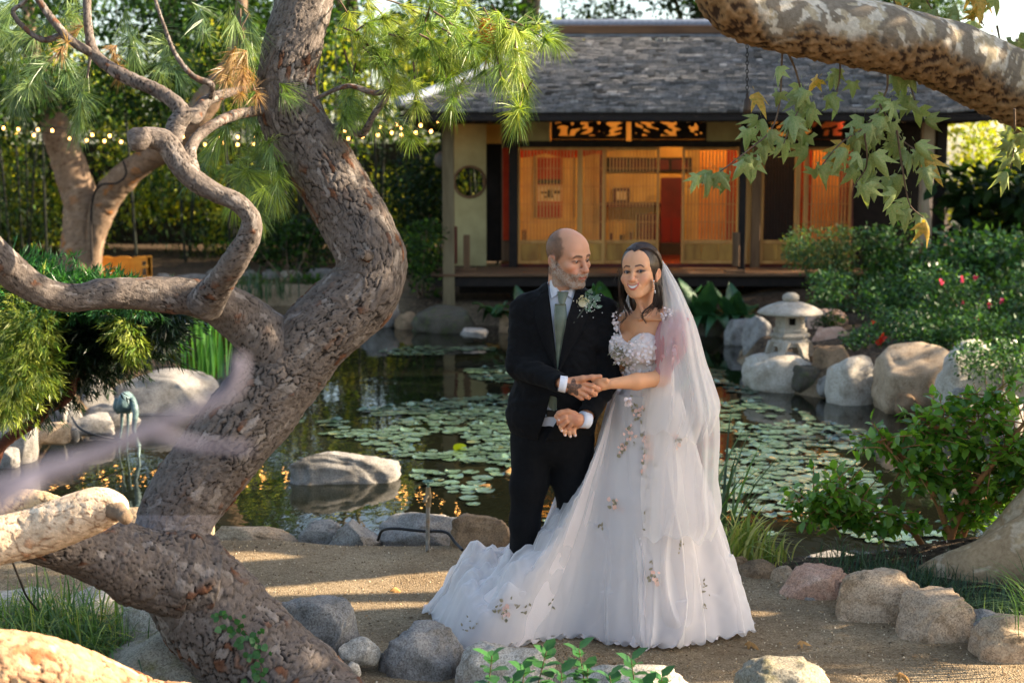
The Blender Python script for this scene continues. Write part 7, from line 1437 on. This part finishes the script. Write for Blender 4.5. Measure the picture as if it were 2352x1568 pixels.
for p, d in NAIL: d = d / np.linalg.norm(d); B = rot_basis(d[None], np.array([[0, -1.0, .35]]))[0]; mb.add((ICO3[0] * np.array([.0040, .0056, .0016])) @ B.T + p + B[:, 2] * .0058 + d * .002, ICO3[1])
mb.put("fingernails", mat("pale nail varnish", srgb(226, 196, 188), rough=.2, spec=.6), BRIDE, smooth_=True, kind="stuff")
# hair
M_HAIR = mat("dark brown hair", None, attr=True, rough=.34, spec=.5)
HR = Field(); HR.u(ell((0, .020, .040), (.0865, .104, .0965)), 0).u(ell((0, .085, -.01), (.062, .05, .075)), .02).u(ell((.062, .045, -.03), (.022, .045, .06)), .015).u(ell((-.062, .045, -.03), (.022, .045, .06)), .015).u(ell((.045, .07, -.10), (.03, .035, .075)), .02).u(ell((-.05, .07, -.10), (.03, .035, .075)), .02)
HR.sub(ell((0, -.108, -.060), (.0660, .082, .092)), .006).sub(ell((0, -.104, -.012), (.0430, .070, .080)), .012); HR.sub(ell((.096, .012, -.016), (.022, .022, .026)), .005); HR.sub(ell((-.096, .012, -.016), (.022, .022, .026)), .005); HR.raw(lambda P_, d: d + .0010 * fbm(np.c_[np.arctan2(P_[:, 0], P_[:, 2] + .02) * 1.5, P_[:, 1] * 260, P_[:, 2] * 0], 2, 5))
HR.sub(cone_((.004, -.09, .112), (.006, .03, .134), .0022, .0018), .004)
V, F = surface(HR, (-.11, -.11, -.20), (.11, .16, .15), .0030); V = V * b_s @ b_R.T + b_hc; C = np.array(srgb(44, 30, 24)) * (1 + .5 * fbm(V * np.array([60, 60, 160]), 3, 4))[:, None]
HAIR = put("hair", V, F, M_HAIR, BRIDE, col=np.clip(C, .004, 1))
st = MB()
for k in range(420):
    sd = -1 if k % 2 else 1; y0 = rng.uniform(-.075, .05); t = np.linspace(0, 1, 10); th = t * rng.uniform(1.75, 2.15); yy = y0 + (rng.uniform(.05, .11) - y0) * t ** 1.3
    rx, rz = .0885 * np.sqrt(np.clip(1 - ((yy - .018) / .108) ** 2, .05, 1)), .0985 * np.sqrt(np.clip(1 - ((yy - .018) / .108) ** 2, .05, 1)); w = 1 + rng.uniform(-.006, .022)
    Pl = np.c_[.004 + sd * rx * np.sin(th) * w, yy, .040 + rz * np.cos(th) * w]
    if (np.linalg.norm((Pl - [0, -.108, -.060]) / [.062, .080, .090], axis=1) < 1).any() or (np.linalg.norm((Pl - [0, -.104, -.012]) / [.038, .066, .076], axis=1) < 1).any(): continue
    st.tube(Pl * b_s @ b_R.T + b_hc, np.linspace(.0011, .0007, 10), 4, palette(1, [srgb(58, 40, 30), srgb(78, 54, 38), srgb(40, 27, 21)])[0], cap=False)
st.put("strands", M_HAIR, HAIR, usecol=True, smooth_=True, kind="stuff"); st = MB()
def lock(pts, n=12, r=.0016, sp=4.0, dy=-.10):
    r *= .62
    for k in range(int(n * 1.9)):
        q = np.array(pts, float) + np.r_[np.zeros((1, 2)), rng.normal(size=(len(pts) - 1, 2)) * sp * np.linspace(.3, 1, len(pts) - 1)[:, None]]; o = rng.normal() * .006
        st.tube(catmull(np.array([b(x, y, dy + o) for x, y in q]), 26), np.linspace(r, r * .4, 26), 4, palette(1, [srgb(48, 33, 26), srgb(66, 45, 33), srgb(36, 25, 20)])[0], cap=False)
lock([(1500, 640), (1507, 668), (1502, 690), (1494, 703), (1480, 714), (1475, 726), (1483, 740)], 9, sp=2.5); lock([(1503, 640), (1512, 670), (1509, 695), (1495, 710), (1478, 722)], 14, sp=4); lock([(1510, 640), (1518, 680), (1514, 712), (1507, 728)], 34, .002, 5, -.03); lock([(1513, 630), (1520, 670), (1520, 705)], 40, .002, 4, .0)
lock([(1424, 620), (1421, 650), (1424, 690), (1433, 710), (1438, 726), (1423, 741)], 8, sp=2.5, dy=-.04); lock([(1426, 632), (1424, 670), (1428, 700), (1416, 722)], 22, .0018, 4, .0); lock([(1430, 640), (1432, 680), (1440, 706), (1446, 716)], 22, .0018, 4, .02); lock([(1424, 610), (1414, 636), (1410, 650)], 3, .001, 2, -.03)
st.put("loose_locks", M_HAIR, HAIR, usecol=True, smooth_=True, kind="stuff")
n = 16; lp = np.array([(.052 + .030 * t + rng.normal() * .003, -.02 + .055 * t + rng.normal() * .004, .092 - .045 * t + rng.normal() * .004) for t in np.linspace(0, 1, n)]) * 1.03; d = rand_dirs(n); W = lp * b_s @ b_R.T + b_hc; d2 = W - b_hc; V, F, _ = scatter(LEAF * np.array([1.3, 1, 1.5]), LEAF_F, W + d2 * .05, rot_basis(d + d2 * 2, d2), .017); put("hair_comb", V, F, mat("gold leaf comb", srgb(226, 176, 88), rough=.25, metal=.9), HAIR)
er = MB()
for k, (x, y, r) in enumerate(((1501, 645, .0036), (1501.5, 649, .0022), (1502, 653, .0026), (1502.5, 658, .0022), (1503, 663, .0026), (1504, 668, .0036), (1504.5, 672, .003))): er.add(ICO3[0] * r + b(x, y, -.115), ICO3[1])
er.put("earring", mat("silver and crystal", (.85, .85, .88), rough=.12, metal=.9), BRIDE, smooth_=True, kind="stuff")
# bodice
M_DRESS = mat("blush white tulle cloth", srgb(244, 232, 227), srgb(238, 224, 218), 6, .8, .15, .1, 160, sheen=.2, transl=.12, tcol=(1, .95, .95)); M_PETAL = mat("white appliqued petals", srgb(242, 234, 232), srgb(228, 208, 206), 30, .75, .2, transl=.15, tcol=(1, .9, .9)); M_OLIVE = mat("olive thread leaves", srgb(156, 146, 120), srgb(128, 118, 94), 60, .7, .2)
BO = Field(); BO.ops = [o for o in U.ops if o[0] != 'x'][:0]
BO.u(ell(b(1488, 790, .03), (.118, .092, .13), Rz(-.7)), .03).u(ell(b(1492, 870, .05), (.108, .085, .12), Rz(-.7)), .04).u(ell(b(1488, 940, .07), (.14, .11, .12)), .04).u(ell(b(1476, 800, -.055), (.060, .058, .062)), .022).u(ell(b(1431, 798, .01), (.056, .056, .060)), .022)
BO.raw(lambda P_, d: d - .006 + .003 * fbm(P_ * 60, 3, 2)); BOU = Field(); BOU.ops = list(BO.ops)
NECK = [(1396, 800), (1402, 774), (1416, 762), (1430, 776), (1441, 790), (1452, 776), (1470, 765), (1490, 764), (1506, 772), (1530, 760), (1580, 760), (1580, 1010), (1396, 1010)]
BO.raw(lambda P_, d: np.maximum(d, np.where(P_[:, 1] < BY + .06, poly_sd(proj(P_), NECK) / 540, P_[:, 2] - b(1490, 770)[2])))
V, F = surface(BO, (b(1385, 0)[0], 5.74, b(0, 1000)[2]), (b(1590, 0)[0], 6.2, b(0, 740)[2]), .0050); BOD = put("bodice", V, F, M_DRESS, BRIDE)
def applique(name, qx, qy, fld, size, m, parent, off=.006, T=LEAF * np.array([1.7, 1, 2.0])):
    W = drape(qx, qy, fld, off); n = len(W); d = rand_dirs(n); d[:, 1] = d[:, 1] * .4 - .15; up = np.tile([-.2, -1.0, .25], (n, 1)) + rand_dirs(n) * .4; V, F, _ = scatter(T, LEAF_F, W, rot_basis(d, up), size * rng.uniform(.6, 1.2, n)); return put(name, V, F, m, parent, kind="stuff")
n = 240; q = np.c_[rng.uniform(1402, 1505, n), rng.uniform(768, 868, n)]; q = q[(poly_sd(q, NECK) < -1) & (q[:, 0] > 1402 + (q[:, 1] - 800) * .42)]; applique("petals", q[:, 0], q[:, 1], BOU, .017, M_PETAL, BOD)
n = 70; t = rng.random(n); applique("thread_leaves", 1415 + 22 * t + rng.normal(size=n) * 7, 795 + 52 * t + rng.normal(size=n) * 7, BOU, .022, M_OLIVE, BOD, .008, LEAF * np.array([.5, 1, 1]))
n = 60; W = np.array([b(1414 + rng.normal() * 4, 738 + 14 * rng.normal(), .02 + .03 * rng.normal()) for _ in range(n)]); V, F, _ = scatter(LEAF * np.array([1.7, 1, 2]), LEAF_F, W, rot_basis(rand_dirs(n), rand_dirs(n) + [0, -1, 0]), .013); put("shoulder_petals", V, F, M_PETAL, BRIDE, kind="stuff")
n = 90; W = np.array([b(1522 + 22 * t + rng.normal() * 5, 716 + 6 * rng.normal() + 16 * (1 - t), -.095 + .01 * rng.normal()) for t in rng.random(n)]); V, F, _ = scatter(LEAF * np.array([1.7, 1, 2]), LEAF_F, W, rot_basis(rand_dirs(n), rand_dirs(n) + [0, -1, 0]), .012); put("shoulder_petals", V, F, M_PETAL, BRIDE, kind="stuff")
for pts in ([(1426, 770), (1421, 752), (1424, 738)], [(1506, 772), (1518, 748), (1524, 726)]): W = drape([p[0] for p in pts], [p[1] for p in pts], U, .003); MB().tube(catmull(W, 12), .004, 5).put("strap", M_PETAL, BRIDE, smooth_=True)
# sheer materials: clearer face on, denser at a slant, as net is
def tulle(name, col, a0, a1, trl=.35):
    m = bpy.data.materials.new(name); m.use_nodes = True; nt = m.node_tree; L = nt.links; bs = nt.nodes["Principled BSDF"]; bs.inputs["Base Color"].default_value = (*col, 1); bs.inputs["Roughness"].default_value = .8; bs.inputs["Specular IOR Level"].default_value = .15; bs.inputs["Sheen Weight"].default_value = .15
    tr = _n(nt, "ShaderNodeBsdfTranslucent"); tr.inputs[0].default_value = (*col, 1); x = _n(nt, "ShaderNodeMixShader"); x.inputs[0].default_value = trl; L.new(bs.outputs[0], x.inputs[1]); L.new(tr.outputs[0], x.inputs[2])
    tp = _n(nt, "ShaderNodeBsdfTransparent"); lw = _n(nt, "ShaderNodeLayerWeight"); lw.inputs[0].default_value = .5; r = _n(nt, "ShaderNodeMapRange"); r.inputs[3].default_value = a0; r.inputs[4].default_value = a1; L.new(lw.outputs["Facing"], r.inputs[0])
    y = _n(nt, "ShaderNodeMixShader"); L.new(r.outputs[0], y.inputs[0]); L.new(tp.outputs[0], y.inputs[1]); L.new(x.outputs[0], y.inputs[2]); L.new(y.outputs[0], nt.nodes["Material Output"].inputs[0]); return m
M_TULLE = tulle("white tulle", (.88, .845, .835), .40, .95); M_VEIL = tulle("veil net", (.87, .845, .84), .27, .72); M_SLEEVE = tulle("pink sheer sleeve", srgb(214, 158, 164), .52, .88)
# puff sleeve
t = np.linspace(0, 1, 30); Cs = catmull(np.array([sL + [.005, .01, .028], (sL + el) / 2 + [.006, -.012, .01], el + [.0, -.01, .01]]), 30); r = .046 + .028 * np.sin(np.pi * np.clip(t * 1.15, 0, 1)) - .012 * t; Vs, Fs, D, ang = tube(Cs, r, 48); Vs = Vs + D.reshape(-1, 3) * (.006 * np.repeat(np.sin(np.pi * t), 48) * np.sin(9 * np.tile(ang, 30) + 3 * np.repeat(t, 48)))[:, None]; put("sleeve", Vs, Fs, M_SLEEVE, BRIDE)
n = 22; ww = Cs[rng.integers(3, 20, n)] + np.c_[rng.normal(size=n) * .02, -np.abs(rng.normal(size=n) * .01) - .062, rng.normal(size=n) * .02]; V, F, _ = scatter(LEAF * np.array([1.7, 1, 2]), LEAF_F, ww, rot_basis(rand_dirs(n), np.tile([0, -1.0, 0], (n, 1))), .022); put("sleeve_petals", V, F, mat("dusky rose petals", srgb(202, 156, 160), srgb(210, 170, 172), 30, .8, .1), BRIDE, kind="stuff")
# skirt and train
HEM = [G(x, y, .006)[:2] for x, y in ((1735, 1440), (1715, 1460), (1650, 1470), (1560, 1490), (1470, 1490), (1390, 1478), (1320, 1466), (1240, 1476), (1150, 1492), (1062, 1492), (1012, 1444), (978, 1398))]
HEM += [np.array(p) for p in ((-.38, 6.26), (-.26, 6.36), (.0, 6.42), (.35, 6.50), (.72, 6.54), (.96, 6.38), (1.03, 6.16))]
HEM = np.array(HEM); wc = b(1486, 905, .06); WZ = wc[2]
def skirt(name, m, sc, fa, seed, nf, lift=0.0, ns=620, nt_=90, hemz=0.0, crump=.02):
    loop = np.vstack([HEM, HEM[:1]]); lp = catmull(np.c_[loop, np.zeros(len(loop))], ns + 1)[:-1, :2]; ctr = np.array([wc[0], wc[1] + .1]); lp = ctr + (lp - ctr) * sc
    a = np.arctan2(lp[:, 1] - wc[1], lp[:, 0] - wc[0]); W = np.c_[wc[0] + (.142 * sc) * np.cos(a), wc[1] + (.115 * sc) * np.sin(a)]; D = np.linalg.norm(lp - W, axis=1); tw = smooth(-.02, -.42, lp[:, 0] - wc[0] + .25) * smooth(6.9, 6.6, lp[:, 1]); tw = np.clip(smooth(.40, .85, D) * (lp[:, 0] < wc[0]), 0, 1)
    T = np.linspace(0, 1, nt_); K = [0, .2, .35, .5, .7, .88, 1]; fc, zc = np.interp(T, K, [0, .19, .36, .53, .74, .91, 1]), np.interp(T, K, [1, .80, .62, .45, .25, .09, .0]); ft, zt_ = np.interp(T, K, [0, .11, .20, .38, .66, .87, 1]), np.interp(T, K, [1, .70, .54, .38, .27, .17, .0])
    f = fc[:, None] * (1 - tw) + ft[:, None] * tw; z = (zc[:, None] * (1 - tw) + zt_[:, None] * tw) * (WZ + lift); XY = W[None] + (lp - W)[None] * f[..., None]
    s = np.arange(ns) / ns; TT, SS = np.meshgrid(T, s, indexing='ij'); ph = SS * nf + .9 * vnoise(np.c_[SS.ravel() * 23, TT.ravel() * 1.5, np.full(SS.size, seed)], seed).reshape(SS.shape) + .25 * TT
    fo = 1 - 2 * np.abs(np.sin(np.pi * ph)) ** .8; am = fa * (.3 + .7 * vnoise(np.c_[SS.ravel() * 19, TT.ravel() * .7, np.full(SS.size, seed + 9.)], seed + 3).reshape(SS.shape)) * TT ** .9
    N = lp - W; N /= np.linalg.norm(N, axis=1)[:, None]; XY = XY + N[None] * (am * fo * (1 - .68 * tw[None] * (1 - .5 * TT ** 2)))[..., None]
    Vv = np.dstack([XY, z]).reshape(-1, 3); cr = fbm(Vv * 7, 3, seed) * crump * np.clip(TT.ravel() * 2, 0, 1); tz = np.tile(tw, nt_); Vv[:, 2] += (cr * (1 + 1.0 * tz) + .6 * np.abs(fbm(Vv * np.array([5, 9, 5]), 2, seed + 2)) * .10 * tz) * np.clip((1 - TT.ravel()) * 5, 0, 1) + .25 * (am * fo).ravel() * tz * (1 - TT.ravel())
    Vv[:, 2] = np.maximum(Vv[:, 2], .006 + hemz + .012 * (1 + np.sin(SS.ravel() * 300 + seed)) * (TT.ravel() > .97)); F = ringF(nt_, ns)
    return put(name, Vv, F, m, BRIDE), Vv
SK, Vsk = skirt("skirt", M_DRESS, .955, .040, 3, 22); SK1, _ = skirt("tulle_layer", M_TULLE, .985, .052, 7, 18, .004, crump=.03); SK2, Vs2 = skirt("tulle_layer", M_TULLE, 1.012, .062, 12, 15, .008, crump=.045)
p2 = proj(Vs2); dep_ = Vs2[:, 1] * _cp - (Vs2[:, 2] - CAM_H) * _sp
def on_skirt(px, py):
    k = np.where(((p2 - [px, py]) ** 2).sum(1) < 90)[0]; return Vs2[k[np.argmin(dep_[k])]] + [0, -.008, .002] if len(k) else None
def motif(px, py, pink=False, s=.022, n=5, ang=None):
    p = on_skirt(px, py)
    if p is None: return
    for m_, nm, k, sz in ((M_OLIVE, "thread_leaves", n, s), (M_BLUSH, "blossom", 7 if pink else 0, s * 1.25)):
        if not k: continue
        pos = p + rng.normal(size=(k, 3)) * [.012, .002, .020]; d = rng.normal(size=(k, 3)) * [.6, .1, 1]; V, F, _ = scatter(LEAF * np.array([.9 if not pink else 1.5, 1, 1]), LEAF_F, pos, rot_basis(d, np.tile([0, -1.0, .3], (k, 1)) + rand_dirs(k) * .3), sz * rng.uniform(.5, 1, k)); put(nm, V, F, m_, SK2, smooth_=True, kind="stuff")
M_BLUSH = mat("blush blossom", srgb(240, 206, 196), srgb(232, 190, 180), 30, .8, .1, transl=.2)
for a_ in ((1438, 1000, 1), (1420, 1030, 1), (1475, 1008, 1), (1480, 1045, 1), (1473, 1070, 1), (1475, 1180, 0), (1488, 1198, 0), (1497, 1290, 0), (1495, 1325, 1), (1570, 1262, 0), (1610, 1332, 0), (1620, 1350, 0), (1628, 1375, 0), (1434, 1020, 0), (1405, 1160, 1), (1375, 1210, 0), (1140, 1400, 0), (1158, 1392, 0), (1172, 1398, 1), (1190, 1388, 0), (1215, 1392, 0), (1280, 1385, 0), (1060, 1430, 0), (1085, 1425, 0), (1500, 1105, 0), (1560, 1010, 1), (1455, 960, 1), (1448, 935, 0), (1470, 960, 0)): motif(a_[0], a_[1], bool(a_[2]))
fp = b(1442, 922, -.20); n = 12; d = rand_dirs(n); d[:, 1] -= .8; V, F, _ = scatter(LEAF * np.array([1.8, 1, 2]), LEAF_F, np.tile(fp, (n, 1)), rot_basis(d, rand_dirs(n)), .024); put("tulle_flower", V, F, M_PETAL, SK2, kind="stuff")
# veil
def veil(name, rows, yc, dmax, seed, m, nb=1.5, nu=150, nv=110, fold=.010, nf=9):
    R_ = catmull(np.array(rows, float)[:, [1, 0, 2, 3]] * [1, 1, 1, 100], nv); T = np.linspace(0, 1, nv); s = np.linspace(0, nb, nu); V = np.zeros((nv, nu, 3))
    for i in range(nv):
        xl, py, xr, dp = R_[i]; dp = dp / 100; ph = np.pi * s; fo = fold * (.15 + T[i]) * (np.sin(2 * np.pi * nf * (s / 2) + 2.0 * vnoise(np.c_[s * 5, np.full(nu, T[i] * 1.2), np.full(nu, seed)], seed) * 2 + 1.0 * T[i]) + .25 * vnoise(np.c_[s * 22, np.full(nu, T[i] * 1.5), np.full(nu, seed + 4.)], seed + 1))
        c0 = P((xl + xr) / 2, py, yc); hw = (xr - xl) / 2 / S(yc, c0[2]); V[i, :, 0] = c0[0] - (hw + fo * .35) * np.cos(ph); V[i, :, 1] = yc - (dp + fo) * np.sin(ph); V[i, :, 2] = c0[2] + (.02 * np.sin(s * 11 + seed) + .012 * np.sin(s * 37)) * T[i] ** 6
    put(name, V.reshape(-1, 3), gridF(nv, nu), m, BRIDE)
veil("veil", [(596, 1512, 1520, .01), (615, 1514, 1534, .02), (660, 1519, 1560, .07), (700, 1519, 1578, .13), (722, 1513, 1588, .16), (755, 1500, 1600, .19), (830, 1487, 1622, .20), (872, 1476, 1638, .21), (935, 1462, 1655, .22), (982, 1455, 1640, .22)], 6.0, .2, 4, M_VEIL)
veil("veil", [(594, 1508, 1519, .008), (615, 1513, 1532, .018), (660, 1521, 1556, .06), (722, 1520, 1584, .14), (755, 1506, 1596, .17), (830, 1494, 1616, .18), (935, 1474, 1648, .21), (1000, 1462, 1654, .23), (1100, 1452, 1650, .26), (1170, 1450, 1657, .28), (1204, 1452, 1640, .29)], 6.02, .2, 9, M_VEIL, fold=.012, nf=8)
# the part of the veil behind her on the left
V = []
for i, t in enumerate(np.linspace(0, 1, 40)):
    y = 640 + 330 * t; xl, xr = np.interp(t, [0, .25, .5, .75, 1], [1452, 1428, 1412, 1404, 1392]), np.interp(t, [0, .25, .5, .75, 1], [1500, 1500, 1500, 1490, 1480])
    for s in np.linspace(0, 1, 40): V.append(P(xl + (xr - xl) * s, y, 6.20 + .02 * math.sin(s * 22 + 2 * t) * (t + .2)))
put("veil", np.array(V), gridF(40, 40), M_VEIL, BRIDE)
